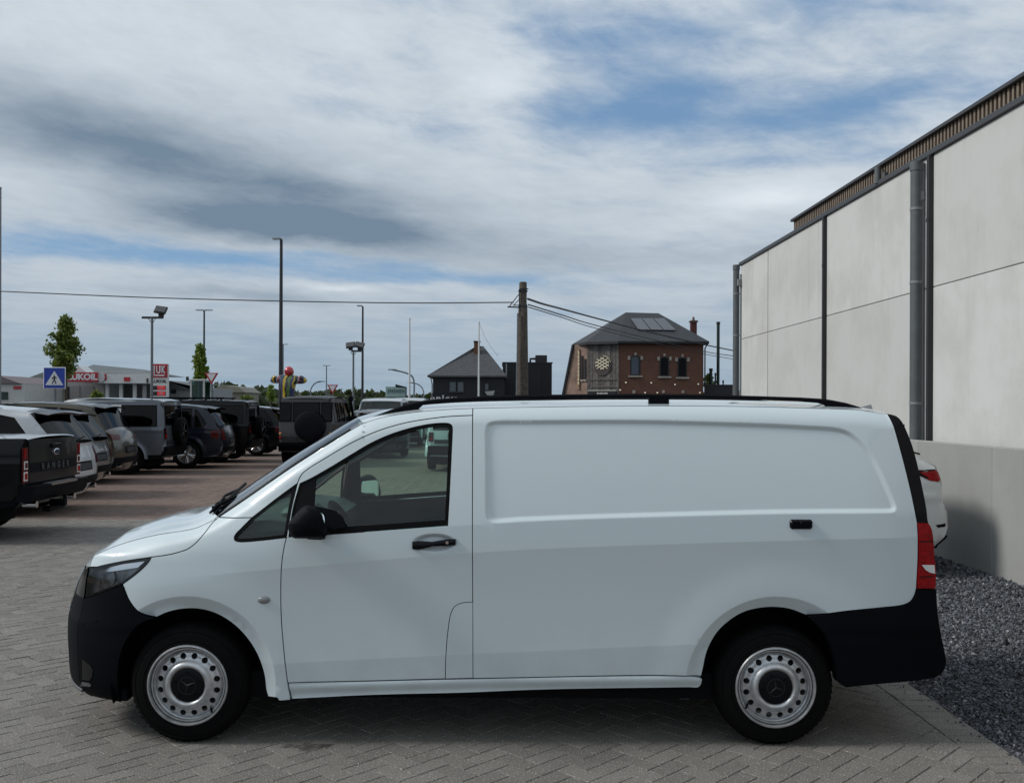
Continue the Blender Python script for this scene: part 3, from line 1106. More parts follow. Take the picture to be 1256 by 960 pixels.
    rd = grid_mesh('rear_doors', Gd, M_WHITE, root, 60, keep=lambda i, j: not (g0 <= i < g1 and (4 <= j < 18 or 22 <= j < 36)))
    for a_, b_ in ((4, 19), (22, 37)):
        grid_mesh('rear_window', Gd[g0:g1 + 1, a_:b_], M_GLASS_D, rd, 60)
    rb = smooth_line([S(*p) for p in [(1147.5, 722.5), (1149, 747), (1153.6, 776.8), (1158.8, 802), (1160, 812), (1156, 823.5), (1147, 829.5), (1126, 833.7)]], .02)
    u = np.linspace(0, 1, len(rb))
    Gb = across(rb, np.full(len(rb), -.07), np.zeros(len(rb)), 2.4, off=.004)
    grid_mesh('rear_bumper', Gb, M_BLACKP, root, 60)
    # white block standing in for the bright reflection past the lamp
    m = MB()
    p = W(1151, 736, 5.42)
    m.box((p.x - .004, p.y + .05, p.z), (.014, .10, .07), bev=.005)
    m.build('white_reflection_block', M_PLATE, root)
    # ---- nose fascia
    zz = np.linspace(zbot, zfl - .010, 60)
    fe = np.c_[XF(zz), zz]
    Yd = bumpY(fe[:, 0], fe[:, 1])
    Yh = Yn(fe[:, 0], fe[:, 1])
    Gf = np.zeros((60, 61, 3))
    vf = np.sign(np.linspace(-1, 1, 61)) * np.abs(np.linspace(-1, 1, 61)) ** .8
    for i in range(60):
        b = float(np.interp(zz[i], [.2, .65, .80, .92], [.245, .245, .225, .185]))
        for j, v in enumerate(vf):
            y = Yd[i] * v
            dip = -.045 * (1 - v * v) * sstep(zz[i], .6, .92)
            x = fe[i, 0] - b * (1 - abs(v) ** 3.0)
            # grille set back a touch, air intake in the lower bumper
            if .34 < zz[i] < .50 and abs(v) < .62:
                x += .04
            Gf[i, j] = (x, y, zz[i] + dip)
    zi = zb
    isb = lambda i, j: zz[i] < (zi if abs(vf[j]) > .62 else .66)
    grid_mesh('front_bumper', Gf, M_BLACKP, root, 50, keep=isb)
    for q in (-1, 1):
        grid_mesh('headlight_front', Gf, mat('headlight_front_dark', (.02, .021, .024), .2, metal=.3, coat=.2), root, 50, keep=lambda i, j, q=q: not isb(i, j) and q * vf[j] > .62)
    gr = grid_mesh('grille', Gf + np.array([.01, 0, 0]), M_BLACKG, root, 50, keep=lambda i, j: not isb(i, j) and abs(vf[j]) <= .64)
    for q in (.70, .77, .84):
        i = int(np.argmin(abs(zz - q)))
        js = [j for j in range(61) if abs(vf[j]) < .60]
        m = MB()
        m.tube([Gf[i, j] - np.array([.006, 0, 0]) for j in js], .012, 8)
        m.build('grille_slat', M_CHROME, gr, 60)
    m = MB()
    c0 = Gf[int(np.argmin(abs(zz - .77))), 30]
    m.lathe([(.095, -.006), (.095, .010), (.083, .010), (.083, -.006)], 'x', 40, closed=True)
    for q in range(3):
        t = R(90 + 120 * q)
        m.cyl((0, 0, 0), (0, .088 * math.cos(t), .088 * math.sin(t)), .017, .004, 6)
    st = m.build('star_badge', M_CHROME, gr, 40)
    st.location = c0 + np.array([-.02, 0, 0])
    # chrome strip at the near edge of the grille and headlight
    for sd_ in (-1, 1):
        m = MB()
        jj = int(np.argmin(abs(vf - sd_ * .66)))
        pts = [Gf[i, jj] - np.array([.004, 0, 0]) for i in range(60) if zz[i] > .655]
        m.tube(pts, .008, 6)
        m.build('grille_edge', mat('dull_chrome', (.4, .4, .4), .2, metal=.9), gr, 60)
    m = MB()
    for i, jr in ((int(np.argmin(abs(zz - .238))), range(61)),):
        m.tube([Gf[i, j] - np.array([.002, 0, 0]) for j in jr], .011, 6)
    m.build('bumper_spoiler_lip', mat('grey_lip', (.10, .105, .11), .35), root, 60)
    # ---- roof rails
    for sd_ in (-1, 1):
        van_rail(root, sd_)
    # small aerial fin
    m = MB()
    p = W(1061, 497.5, 6.1)
    m.add([p + Vector(q) for q in [(-.07, -.02, -.02), (-.07, .02, -.02), (.05, -.025, -.045), (.05, .025, -.045), (.035, -.008, .008), (.035, .008, .008)]],
          [(0, 1, 3, 2), (0, 2, 4), (1, 5, 3), (0, 4, 5, 1), (2, 3, 5, 4)])
    m.build('aerial_fin', mat('fin_grey', (.25, .26, .27), .35), root)
    # ---- underbody, and dark boxes added inside to block light behind the panels
    m = MB()
    m.box((1.12, 0, 1.05), (2.42, 1.34, 1.40))
    m.box((1.12, 0, 1.58), (2.30, 1.50, .36))
    m.box((-.1, 0, .30), (3.2, 1.70, .14))
    m.box((-.15, 0, .25), (3.6, 1.2, .10))
    m.box((-1.95, 0, .56), (.56, 1.1, .60))
    m.box((-1.66, 0, .72), (.06, 1.2, .78))
    m.box((2.20, 0, .66), (.30, 1.3, .46))
    m.build('chassis_light_block', M_DARK, root, None)
    van_cabin(root)
    return root


def van_rail(root, sd_):
    # crossing pixels of the near rail: (px, upper y, lower y)
    T = [(447, 515.2, 518.6), (456, 511.5, 516.2), (467, 507.2, 512.3), (480, 502, 508.4), (494, 497.0, 505.8), (504, 494.3, 504), (512, 492.5, 502.5), (515.5, 491.8, 499.5), (519, 491.2, 496.4), (532, 489.6, 494.8), (560, 487.2, 492.4),
         (600, 485.4, 490.4), (660, 484, 489.2), (720, 483.3, 488.4), (790, 482.9, 487.6), (860, 483.6, 488.2), (930, 485.6, 490.4), (980, 487.2, 492.2), (1004, 488.6, 494.2), (1012, 489.4, 497), (1019, 490.4, 501.4), (1037, 493.9, 503), (1052, 498.4, 504), (1066, 504, 505.6)]
    rows = []
    for px, a, b in T:
        yc = .655 + .02 * math.sin((px - 447) / 619 * math.pi)
        D = -CAM_Y - yc
        x, z1 = XZ(px, a, D)
        _, z0 = XZ(px, b, D)
        h = .017
        rows.append([(x, sd_ * (yc + h), z0), (x, sd_ * (yc + h), z1 - .008), (x, sd_ * (yc + h * .4), z1), (x, sd_ * (yc - h * .4), z1), (x, sd_ * (yc - h), z1 - .008), (x, sd_ * (yc - h), z0)])
    n = 6
    vs = [p for r in rows for p in r]
    fs = [(i * n + k, i * n + (k + 1) % n, (i + 1) * n + (k + 1) % n, (i + 1) * n + k) for i in range(len(rows) - 1) for k in range(n)]
    fs += [tuple(range(n)), tuple(range(len(vs) - n, len(vs)))]
    m = MB()
    m.add(vs, fs)
    r = m.build('roof_rail', M_BLACKP, root, 35)
    m = MB()
    x, z = XZ(808, 491.5, 5.56)
    m.box((x, sd_ * .665, z - .006), (.115, .05, .062), bev=.008)
    m.build('rail_foot', M_BLACKP, r, 35)


def van_mirror(root, sd_):
    """door mirror: housing as a stack of sections from the door outwards, glass facing back"""
    hull = [(355.6, 641), (359.5, 636), (364, 631), (372.9, 622), (378, 619.2), (384, 619.6), (391, 623.4), (395.5, 629.5), (398.6, 637), (400.6, 648), (401, 660.6), (395, 659.6), (371.3, 659.3), (361, 658.4), (356.3, 652)]
    c = np.array([S(*p) for p in hull])
    c = join_lines(smooth_line(np.vstack([c, c[:1]]), .012))
    ctr = c.mean(0)
    ctr[0] += .02
    y0, y1 = .96, 1.20
    m = MB()
    n = len(c)
    tilt = math.tan(R(34))
    rings = []
    xg = c[:, 0].max() * (-CAM_Y - y1) / (-CAM_Y - y0) + .003
    for sc, yy in ((1.0, y0 + .02), (1.03, y0 + .10), (1.03, y0 + .17), (.98, y0 + .215), (.86, y0 + .238), (.62, y0 + .251), (.3, y0 + .256)):
        # sections nearer the lens drawn a little smaller, so the outline stays put
        per = (-CAM_Y - yy) / (-CAM_Y - y0)
        q = ctr + (c - ctr) * sc
        q = np.c_[q[:, 0] * per, CAM_H + (q[:, 1] - CAM_H) * per]
        q[:, 0] = np.minimum(q[:, 0], xg - max(0, y1 - yy) * tilt)
        rings.append([(p[0], sd_ * yy, p[1]) for p in q])
    vs = [p for r in rings for p in r]
    fs = [(i * n + k, i * n + (k + 1) % n, (i + 1) * n + (k + 1) % n, (i + 1) * n + k) for i in range(len(rings) - 1) for k in range(n)]
    fs += [tuple(range(n)), tuple(range(len(vs) - n, len(vs)))]
    m.add(vs, fs)
    o = m.build('door_mirror', M_BLACKP, root, 40)
    # glass, set in the rear face that is turned towards the driver
    zc = (c[:, 1].min() + c[:, 1].max()) / 2 + .004
    m = MB()
    pts = []
    for t in np.linspace(0, 2 * math.pi, 28, endpoint=False):
        a, b = math.cos(t), math.sin(t)
        pts.append((.082 * np.sign(a) * abs(a) ** .45, .070 * np.sign(b) * abs(b) ** .45))
    yc = y0 + .115
    plane = lambda yy: xg - (y1 - yy) * tilt
    m.prism(pts, lambda a, b: (plane(yc + a) - .002, sd_ * (yc + a), zc + b), lambda a, b: (plane(yc + a) + .005, sd_ * (yc + a * .97), zc + b * .97))
    m.build('mirror_glass', M_MIRROR, o, 30)
    # sail and arm on the door corner
    sail = np.array([S(*p) for p in [(387, 621), (396, 622.5), (410, 626), (419, 633), (425.5, 645.5), (395, 653), (384.6, 653)]])
    if sd_ < 0:
        panel('mirror_mount', sail, lambda x, z: van_Y(x, z, False), M_BLACKP, o, sd_, gap=0, grid=.03, off=.012, flange=.03)
    m = MB()
    a = S(394, 650)
    m.box((a[0], sd_ * (y0 + .02), a[1]), (.10, .12, .05), bev=.015)
    m.build('mirror_arm', M_BLACKP, o, 40)


def van_wheel(root, ax, sd_):
    front = ax < 0
    w = empty('wheel', (ax, sd_ * .95, WZ))
    w.parent = root
    if sd_ > 0:
        w.rotation_euler = (0, 0, math.pi)
    # outer face towards -y
    wd = .205
    m = MB()
    prof = [(.205, .030), (.212, .004), (.222, -.004), (.240, .000), (.262, .001), (.285, .006), (.303, .018), (.315, .032), (.3235, .046), (.3255, .075), (.326, .102), (.3255, .13), (.3235, .16), (.315, .175), (.29, .195), (.24, .2), (.205, .18)]
    m.lathe(prof, 'y', 72, closed=True)
    t = m.build('tyre', M_RUBBER, w, 40)
    m = MB()
    for gy in (.066, .088, .116, .138):
        m.lathe([(.3258, gy - .004), (.3262, gy), (.3258, gy + .004)], 'y', 60)
    for i in range(60):
        a = 2 * math.pi * i / 60
        c_, s_ = math.cos(a), math.sin(a)
        for y_, ln in ((.046, .03), (.152, .03)):
            m.box((.3165 * c_, y_, .3165 * s_), (.008, ln, .011), M=Matrix.Rotation(-a, 4, 'Y'))
    m.build('tread_block', M_RUBBER, t, None)
    m = MB()
    for rr_, hh in ((.246, .0022), (.292, .002)):
        m.lathe([(rr_ - .003, .0065 if rr_ > .27 else -.0003), (rr_, (.0065 if rr_ > .27 else -.0003) - hh), (rr_ + .003, .0075 if rr_ > .27 else .0)], 'y', 60)
    m.build('sidewall_rib', M_RUBBER, t, 40)
    # rim barrel with lip and bead seat
    m = MB()
    m.lathe([(.2185, .004), (.2205, -.004), (.217, -.010), (.211, -.011), (.2085, -.004), (.2065, .008), (.2045, .026), (.2015, .026), (.1995, .008), (.194, .008), (.1915, .03), (.186, .034), (.176, .050), (.176, .12), (.212, .18)], 'y', 72)
    m.build('rim', M_STEEL, w, 35)
    # pressed disc with sixteen holes
    nh = 16
    hr, hrad = .1565, .0165
    outer = np.array([(.183 * math.cos(a), .183 * math.sin(a)) for a in np.linspace(0, 2 * math.pi, 96, endpoint=False)])
    hub = np.array([(.088 * math.cos(a), .088 * math.sin(a)) for a in np.linspace(0, 2 * math.pi, 48, endpoint=False)])
    holes = []
    for i in range(nh):
        a = 2 * math.pi * (i + .5) / nh
        holes.append(np.array([(hr * math.cos(a) + hrad * math.cos(b), hr * math.sin(a) + hrad * math.sin(b)) for b in np.linspace(0, 2 * math.pi, 14, endpoint=False)]))

    def prof_y(r):
        return np.interp(r, [.0, .080, .088, .093, .100, .112, .122, .130, .138, .148, .166, .176, .184], [.012, .012, .010, -.002, -.011, -.012, -.006, .006, .014, .019, .020, .026, .036])
    smo = lambda x, z: -sum(prof_y(np.maximum(np.hypot(x, z) + d, 0)) for d in (-.006, -.003, 0, .003, .006)) / 5
    ex = [(r * math.cos(a), r * math.sin(a)) for r in (.091, .094, .098, .103, .109, .115, .121, .127, .132, .137, .176, .180) for a in np.linspace(0, 2 * math.pi, 60, endpoint=False)]
    ex += [(hr * math.cos(a) + (hrad + .004) * math.cos(b), hr * math.sin(a) + (hrad + .004) * math.sin(b)) for a in [2 * math.pi * (i + .5) / nh for i in range(nh)] for b in np.linspace(0, 2 * math.pi, 14, endpoint=False)]
    v, f, n_ = lift(outer, smo, -1, holes=[hub] + holes, grid=.03, extra=ex, flange=.012)
    link_mesh('wheel_disc', v, f, M_STEEL, w, normals=n_)
    m = MB()
    m.lathe([(.0925, .016), (.0925, .002), (.089, -.002), (.07, -.005), (.03, -.008), (.0005, -.0085)], 'y', 40)
    cap = m.build('hub_cap', mat('hub_cap_black', (.004, .0045, .006), .4, spec=.15), w, 40)
    m = MB()
    for q in range(3):
        a = R(90 + 120 * q) + (.9 if front else .2)
        m.cyl((0, -.009, 0), (.042 * math.cos(a), -.007, .042 * math.sin(a)), .0065, .002, 6)
    m.lathe([(.049, -.003), (.049, -.0095), (.044, -.0095), (.044, -.003)], 'y', 36, closed=True)
    m.build('star_emblem', mat('emblem_grey', (.012, .0125, .014), .4, spec=.3), cap, 40)
    for q in range(5):
        a = 2 * math.pi * q / 5 + (.3 if front else .7)
        m = MB()
        m.cyl((.070 * math.cos(a), .004, .070 * math.sin(a)), (.070 * math.cos(a), -.0085, .070 * math.sin(a)), .008, n=6)
        m.build('wheel_bolt', M_BLACKG, cap, None)
    m = MB()
    a = R(-48) if front else R(215)
    m.cyl((.178 * math.cos(a), .03, .178 * math.sin(a)), (.196 * math.cos(a), .0, .196 * math.sin(a)), .0055, n=8)
    m.build('valve', M_BLACKP, w, None)
    m = MB()
    m.lathe([(.001, .055), (.15, .055), (.16, .07), (.16, .09), (.001, .09)], 'y', 32)
    m.build('brake_disc', mat('brake_iron', (.03, .03, .03), .6), w, 40)


def van_cabin(root):
    c = MB()
    # dashboard: an extruded side profile
    prof = [(-1.64, .82), (-1.64, 1.16), (-1.50, 1.19), (-1.28, 1.20), (-1.10, 1.175), (-1.02, 1.13), (-1.0, 1.0), (-1.06, .82)]
    c.prism(prof, lambda a, b: (a, -.80, b), lambda a, b: (a, .80, b))
    dash = c.build('dashboard', M_DASH, root, 30)
    m = MB()
    m.box((-1.17, -.42, 1.215), (.20, .34, .07), bev=.03)
    m.build('instrument_hood', M_DASH, dash, 40)
    m = MB()
    m.box((-1.03, -.02, 1.06), (.05, .30, .18), M=Matrix.Rotation(R(-12), 4, 'Y'), bev=.015)
    m.build('centre_console', M_BLACKG, dash, 40)
    # steering wheel
    m = MB()
    ctr = Vector((-.90, -.42, 1.10))
    ax = Vector((-.82, 0, -.50)).normalized()
    uu = Vector((0, 1, 0))
    vv_ = ax.cross(uu).normalized()
    rw = .19
    pts = [ctr + uu * (rw * math.cos(t)) + vv_ * (rw * math.sin(t)) for t in np.linspace(0, 2 * math.pi, 33)]
    m.tube(pts, .016, 8, cap=False)
    sw = m.build('steering_wheel', M_BLACKP, root, 60)
    m = MB()
    m.cyl(ctr + ax * .0, ctr + ax * .05, .075, .06, 18)
    for t in (0, math.pi, -math.pi / 2):
        m.cyl(ctr + ax * .02, ctr + uu * (rw * math.cos(t)) + vv_ * (rw * math.sin(t)), .016, n=8)
    m.cyl(ctr + ax * .05, ctr + ax * .34, .04, n=10)
    m.build('wheel_hub', M_BLACKP, sw, 40)
    # seats, low and well back behind the door pillar
    for nm, y0, wd in (('driver_seat', -.42, .50), ('passenger_seat', .36, .90)):
        s = empty(nm, (0, y0, .42))
        s.parent = root
        m = MB()
        m.box((-.36, 0, .22), (.50, wd, .16), bev=.05)
        m.build('seat_cushion', M_SEAT, s, 40)
        m = MB()
        m.box((-.085, 0, .50), (.14, wd, .56), M=Matrix.Rotation(R(8), 4, 'Y'), bev=.05)
        m.build('seat_back', M_SEAT, s, 40)
        m = MB()
        m.box((-.03, 0, .86), (.09, .26, .17), bev=.035)
        m.build('head_restraint', M_SEAT, s, 40)
    # bulkhead, floor, door linings
    m = MB()
    m.box((-.012, 0, 1.05), (.03, 1.56, 1.42))
    m.build('bulkhead', mat('bulkhead_grey', (.12, .125, .13), .7), root)
    m = MB()
    m.box((-.62, 0, .42), (1.22, 1.66, .05))
    m.build('cab_floor', M_DASH, root)
    for sd_ in (-1, 1):
        lin = np.array([(-1.20, .42), (-.16, .42), (-.155, 1.19), (-1.36, 1.135), (-1.36, .82), (-1.22, .74)])
        lin = np.vstack([smooth_line([lin[i], lin[(i + 1) % 6]], .1)[:-1] for i in range(6)])
        v, f, n_ = lift(lin, lambda x, z: .86 - .02 * (z - 1) + 0 * x, sd_, grid=.2, flange=.05)
        d = link_mesh('door_lining', v, [tuple(reversed(q)) for q in f] + list(f), M_DASH, root)
        m = MB()
        m.box((-.72, sd_ * .82, .86), (.62, .08, .07), bev=.02)
        m.build('armrest', M_DASH, d, 40)


VAN = van()
# ------------------------------------------------------------------ ground, paving, gravel
def stone_mat(name, base, kind, speck=.5):
    """paver / gravel / concrete surfaces with per-piece tone, speckle and stains"""
    m = mat(name, base, .85, spec=.3)
    g = NG(m.node_tree)
    b = g.n['Principled BSDF']
    tc = g.node('ShaderNodeTexCoord')
    geo = g.node('ShaderNodeNewGeometry')
    pos = geo.outputs['Position']
    oi = g.node('ShaderNodeObjectInfo')
    rnd = g.m('FRACT', g.m('ADD', geo.outputs['Random Per Island'], g.m('MULTIPLY', oi.outputs['Random'], 7.31)))
    if kind == 'paver':
        big = g.noise(pos, .55, 5, .6)
        mid = g.noise(pos, 5.5, 5, .65)
        fine = g.noise(pos, 130, 1, .5)
        sand = g.noise(pos, 95, 3, .7)
        d = tuple(c * .84 for c in base)
        l = tuple(c * 1.17 for c in base)
        c = g.mix(g.ramp(rnd, 0, 1), d, l)
        c = g.mix(g.ramp(rnd, .93, .95, 0.0, .45), c, tuple(q * .55 for q in base))
        c = g.mix(g.m('MULTIPLY', g.ramp(big, .35, .7), .35), c, tuple(q * .68 for q in base))
        c = g.mix(g.m('MULTIPLY', g.ramp(mid, .4, .75), .30), c, tuple(q * .60 for q in base))
        c = g.mix(g.m('MULTIPLY', g.ramp(sand, .35, .75), .45), c, tuple(q * .62 for q in base))
        c = g.mix(g.m('MULTIPLY', g.ramp(fine, .61, .67), speck), c, (.44, .43, .40))
        c = g.mix(g.m('MULTIPLY', g.ramp(fine, .36, .30), .5), c, tuple(q * .45 for q in base))
        # a couple of old drips
        for sx, sy, r0 in ((-1.02, -.985, .10), (-.93, -.96, .06), (-1.13, -.97, .05), (-3.4, 2.2, .3)):
            v = g.node('ShaderNodeVectorMath', operation='DISTANCE')
            g.l.new(pos, v.inputs[0])
            v.inputs[1].default_value = (sx, sy, 0)
            dd = g.m('ADD', v.outputs['Value'], g.m('MULTIPLY', g.m('SUBTRACT', g.noise(pos, 28, 3), .5), r0 * 1.6))
            c = g.mix(g.ramp(dd, r0 * .2, r0, .72, 0.0), c, (.02, .019, .018))
        g.l.new(c, b.inputs['Base Color'])
        bp = g.node('ShaderNodeBump')
        bp.inputs['Strength'].default_value = .55
        bp.inputs['Distance'].default_value = .004
        g.l.new(g.m('ADD', sand, g.m('MULTIPLY', fine, .5)), bp.inputs['Height'])
        g.l.new(bp.outputs[0], b.inputs['Normal'])
        b.inputs['Roughness'].default_value = .78
    elif kind == 'gravel':
        fine = g.noise(pos, 160, 3, .6)
        c = g.mix(g.ramp(rnd, .0, .9), tuple(q * .35 for q in base), tuple(q * 1.5 for q in base))
        c = g.mix(g.ramp(rnd, .93, .98), c, (.34, .34, .34))
        c = g.mix(g.m('MULTIPLY', g.ramp(fine, .45, .7), .4), c, tuple(q * .5 for q in base))
        g.l.new(c, b.inputs['Base Color'])
        b.inputs['Roughness'].default_value = .55
    elif kind == 'concrete':
        sc = g.node('ShaderNodeMapping')
        g.l.new(pos, sc.inputs[0])
        sc.inputs['Scale'].default_value = (1, 1.1, .22)
        streak = g.noise(sc.outputs[0], 3.2, 6, .6)
        cloud = g.noise(pos, .9, 6, .62)
        fine = g.noise(pos, 60, 4, .6)
        pit = g.noise(pos, 26, 2, .5)
        c = g.mix(g.ramp(rnd, 0, 1), tuple(q * .93 for q in base), tuple(q * 1.05 for q in base))
        c = g.mix(g.m('MULTIPLY', g.ramp(cloud, .40, .66), .55), c, tuple(q * f for q, f in zip(base, (.80, .785, .75))))
        c = g.mix(g.m('MULTIPLY', g.ramp(streak, .52, .76), .26), c, tuple(q * f for q, f in zip(base, (.70, .69, .66))))
        c = g.mix(g.m('MULTIPLY', g.ramp(fine, .4, .8), .12), c, tuple(q * .7 for q in base))
        s2 = g.node('ShaderNodeMapping')
        g.l.new(pos, s2.inputs[0])
        s2.inputs['Scale'].default_value = (1, 5.5, .16)
        run = g.noise(s2.outputs[0], 1.0, 4, .55)
        c = g.mix(g.m('MULTIPLY', g.ramp(run, .60, .78), .30), c, tuple(q * f for q, f in zip(base, (.62, .60, .56))))
        c = g.mix(g.ramp(pit, .72, .76, 0.0, .4), c, tuple(q * .5 for q in base))
        g.l.new(c, b.inputs['Base Color'])
        bp = g.node('ShaderNodeBump')
        bp.inputs['Strength'].default_value = .15
        bp.inputs['Distance'].default_value = .004
        g.l.new(fine, bp.inputs['Height'])
        g.l.new(bp.outputs[0], b.inputs['Normal'])
    return m


M_PAVE = stone_mat('grey_brown_pavers', (.176, .164, .147), 'paver', .8)
M_PAVER = stone_mat('reddish_pavers', (.168, .116, .094), 'paver', .25)
M_GRAVEL = stone_mat('dark_blue_gravel', (.090, .097, .110), 'gravel')
M_CONC = stone_mat('pale_precast_concrete', (.55, .555, .54), 'concrete')
M_CONC2 = stone_mat('grey_precast_concrete', (.33, .335, .32), 'concrete')
M_JOINT = mat('joint_sand', (.036, .033, .029), .95, var=.3, vscale=40)


def far_pave_mat():
    m = mat('far_block_paving', (.15, .115, .095), .85, spec=.3)
    g = NG(m.node_tree)
    b = g.n['Principled BSDF']
    geo = g.node('ShaderNodeNewGeometry')
    mp = g.node('ShaderNodeMapping')
    g.l.new(geo.outputs['Position'], mp.inputs[0])
    mp.inputs['Rotation'].default_value = (0, 0, R(45))
    br = g.node('ShaderNodeTexBrick')
    g.l.new(mp.outputs[0], br.inputs['Vector'])
    br.inputs['Scale'].default_value = 1.0
    br.inputs['Brick Width'].default_value = .22
    br.inputs['Row Height'].default_value = .11
    br.inputs['Mortar Size'].default_value = .004
    br.inputs['Color1'].default_value = (.185, .118, .092, 1)
    br.inputs['Color2'].default_value = (.135, .10, .082, 1)
    br.inputs['Mortar'].default_value = (.05, .042, .036, 1)
    n = g.noise(geo.outputs['Position'], .35, 5, .6)
    g.l.new(g.mix(g.m('MULTIPLY', g.ramp(n, .35, .7), .5), br.outputs['Color'], (.125, .112, .098)), b.inputs['Base Color'])
    return m


def sheet(name, x0, x1, y0, y1, z, m, kind='structure'):
    o = MB().add([(x0, y0, z), (x1, y0, z), (x1, y1, z), (x0, y1, z)], [(0, 1, 2, 3)]).build(name, m, None, None)
    return tag(o, kind=kind)


def land_mat():
    m = mat('grass_land', (.05, .07, .03), .95)
    g = NG(m.node_tree)
    geo = g.node('ShaderNodeNewGeometry')
    n = g.noise(geo.outputs['Position'], .05, 5, .6)
    g.l.new(g.mix(g.ramp(n, .4, .6), (.045, .065, .025), (.085, .085, .05)), g.n['Principled BSDF'].inputs['Base Color'])
    return m


GY = lambda D: CAM_Y + D
M_ASPH = mat('asphalt', (.052, .052, .053), .9, var=.25, vscale=3, bump=.3, bscale=120)
sheet('ground', -3000, 3000, -3000, 3000, -.060, land_mat())
sheet('asphalt_road', -90, 60, GY(46), GY(130), -.040, M_ASPH)
sheet('paved_lot', -40, 2.75, GY(-12), GY(48), -.030, far_pave_mat())
BX0, BX1 = 2.53, 2.752                     # the straight border course beside the gravel


def clip_x(poly, xmax):
    out = []
    n = len(poly)
    for i in range(n):
        a, b = poly[i], poly[(i + 1) % n]
        if a[0] <= xmax:
            out.append(a)
        if (a[0] <= xmax) != (b[0] <= xmax):
            t = (xmax - a[0]) / (b[0] - a[0])
            out.append((xmax, a[1] + t * (b[1] - a[1])))
    return out


def paving():
    root = empty('paved_yard', (0, 0, 0))
    root['kind'] = 'structure'
    LW, LL = .11, .22
    c45 = math.sqrt(.5)
    items = []                                 # (size on the picture, polygon, centre, angle, red)
    n = 190
    for a in range(-n, n):
        for b in range(-n, n):
            k = (a - b) % 4
            if k == 0:
                rect, ang = (a, b, a + 2, b + 1), 0
            elif k == 3:
                rect, ang = (a, b, a + 1, b + 2), 1
            else:
                continue
            u, v = (rect[0] + rect[2]) / 2 * LW, (rect[1] + rect[3]) / 2 * LW
            x, y = (u - v) * c45 - 6, (u + v) * c45 + 5
            D = y - CAM_Y
            if D < 3.6 or D > 25 or x > BX0 + .1 or x < -.60 * D - 1.2:
                continue
            poly = [(rect[i] * LW, rect[j] * LW) for i, j in ((0, 1), (2, 1), (2, 3), (0, 3))]
            poly = [((p - q) * c45 - 6, (p + q) * c45 + 5) for p, q in poly]
            items.append([D, poly, (x, y), R(45) + (R(90) if ang else 0), D > 15.6])
    # border course, laid across
    y = GY(3.6)
    while y < GY(25):
        items.append([y - CAM_Y, [(BX0 + .002, y), (BX1, y), (BX1, y + LW), (BX0 + .002, y + LW)], ((BX0 + BX1) / 2 + .001, y + LW / 2), 0.0, False])
        y += LW

    def one(mb, poly, rim=True):
        P = np.array(poly)
        if len(P) < 3 or abs(area2(P)) < 4e-4:
            return
        o = inset(P, .0018)
        t = inset(P, .0048)
        if area2(P) < 0:
            o, t = o[::-1], t[::-1]
        k = len(o)
        dz = rng.normal(0, .0011)
        tx, ty = rng.normal(0, .006, 2)
        c = t.mean(0)
        hz = lambda q: dz + (q[0] - c[0]) * tx + (q[1] - c[1]) * ty
        vs = [(q[0], q[1], hz(q)) for q in t] + [(q[0], q[1], -.0055 + hz(q)) for q in o]
        fs = [tuple(range(k))] + [(i, k + i, k + (i + 1) % k, (i + 1) % k) for i in range(k)]
        if rim:
            vs += [(q[0], q[1], -.028) for q in o]
            fs += [(k + i, 2 * k + i, 2 * k + (i + 1) % k, k + (i + 1) % k) for i in range(k)]
        mb.add(vs, fs)
    # the 300 that show largest: nearest the lens inside the frame and uncut
    def shown(it):
        D, (x, y) = it[0], it[2]
        px = CX + F_PX * x / D
        py = CY + F_PX * CAM_H / D
        return 0 < px < 1256 and py < 972 and it[1] and max(q[0] for q in it[1]) < BX1 + .01 and (it[3] == 0 or max(q[0] for q in it[1]) < BX0 - .001)
    items.sort(key=lambda i: i[0])
    near = [it for it in items if shown(it)][:300]
    ids = {id(i) for i in near}
    protos = []
    for s_ in range(4):
        mb = MB()
        one(mb, [(-LL / 2, -LW / 2), (LL / 2, -LW / 2), (LL / 2, LW / 2), (-LL / 2, LW / 2)])
        o = mb.build('paver', M_PAVE, root, None)
        protos.append(o.data)
        bpy.data.objects.remove(o)
    for i, it in enumerate(near):
        o = bpy.data.objects.new('paver', protos[i % 4])
        COL.objects.link(o)
        o.parent = root
        o.location = (it[2][0], it[2][1], 0)
        o.rotation_euler = (0, 0, it[3] + (math.pi if rng.random() < .5 else 0))
    for red in (False, True):
        mb = MB()
        for it in items:
            if id(it) in ids or it[4] != red:
                continue
            pl = it[1] if it[3] == 0 else clip_x(it[1], BX0)
            if len(pl) > 2:
                one(mb, pl, it[0] < 7)
        o = link_mesh('paver_field', mb.v, mb.f, M_PAVER if red else M_PAVE, root)
        o['kind'] = 'stuff'
    o = MB().add([(-16, GY(3.6), -.014), (BX1, GY(3.6), -.014), (BX1, GY(25), -.014), (-16, GY(25), -.014)], [(0, 1, 2, 3)]).build('joint_bed', M_JOINT, root, None)
    return root


paving()


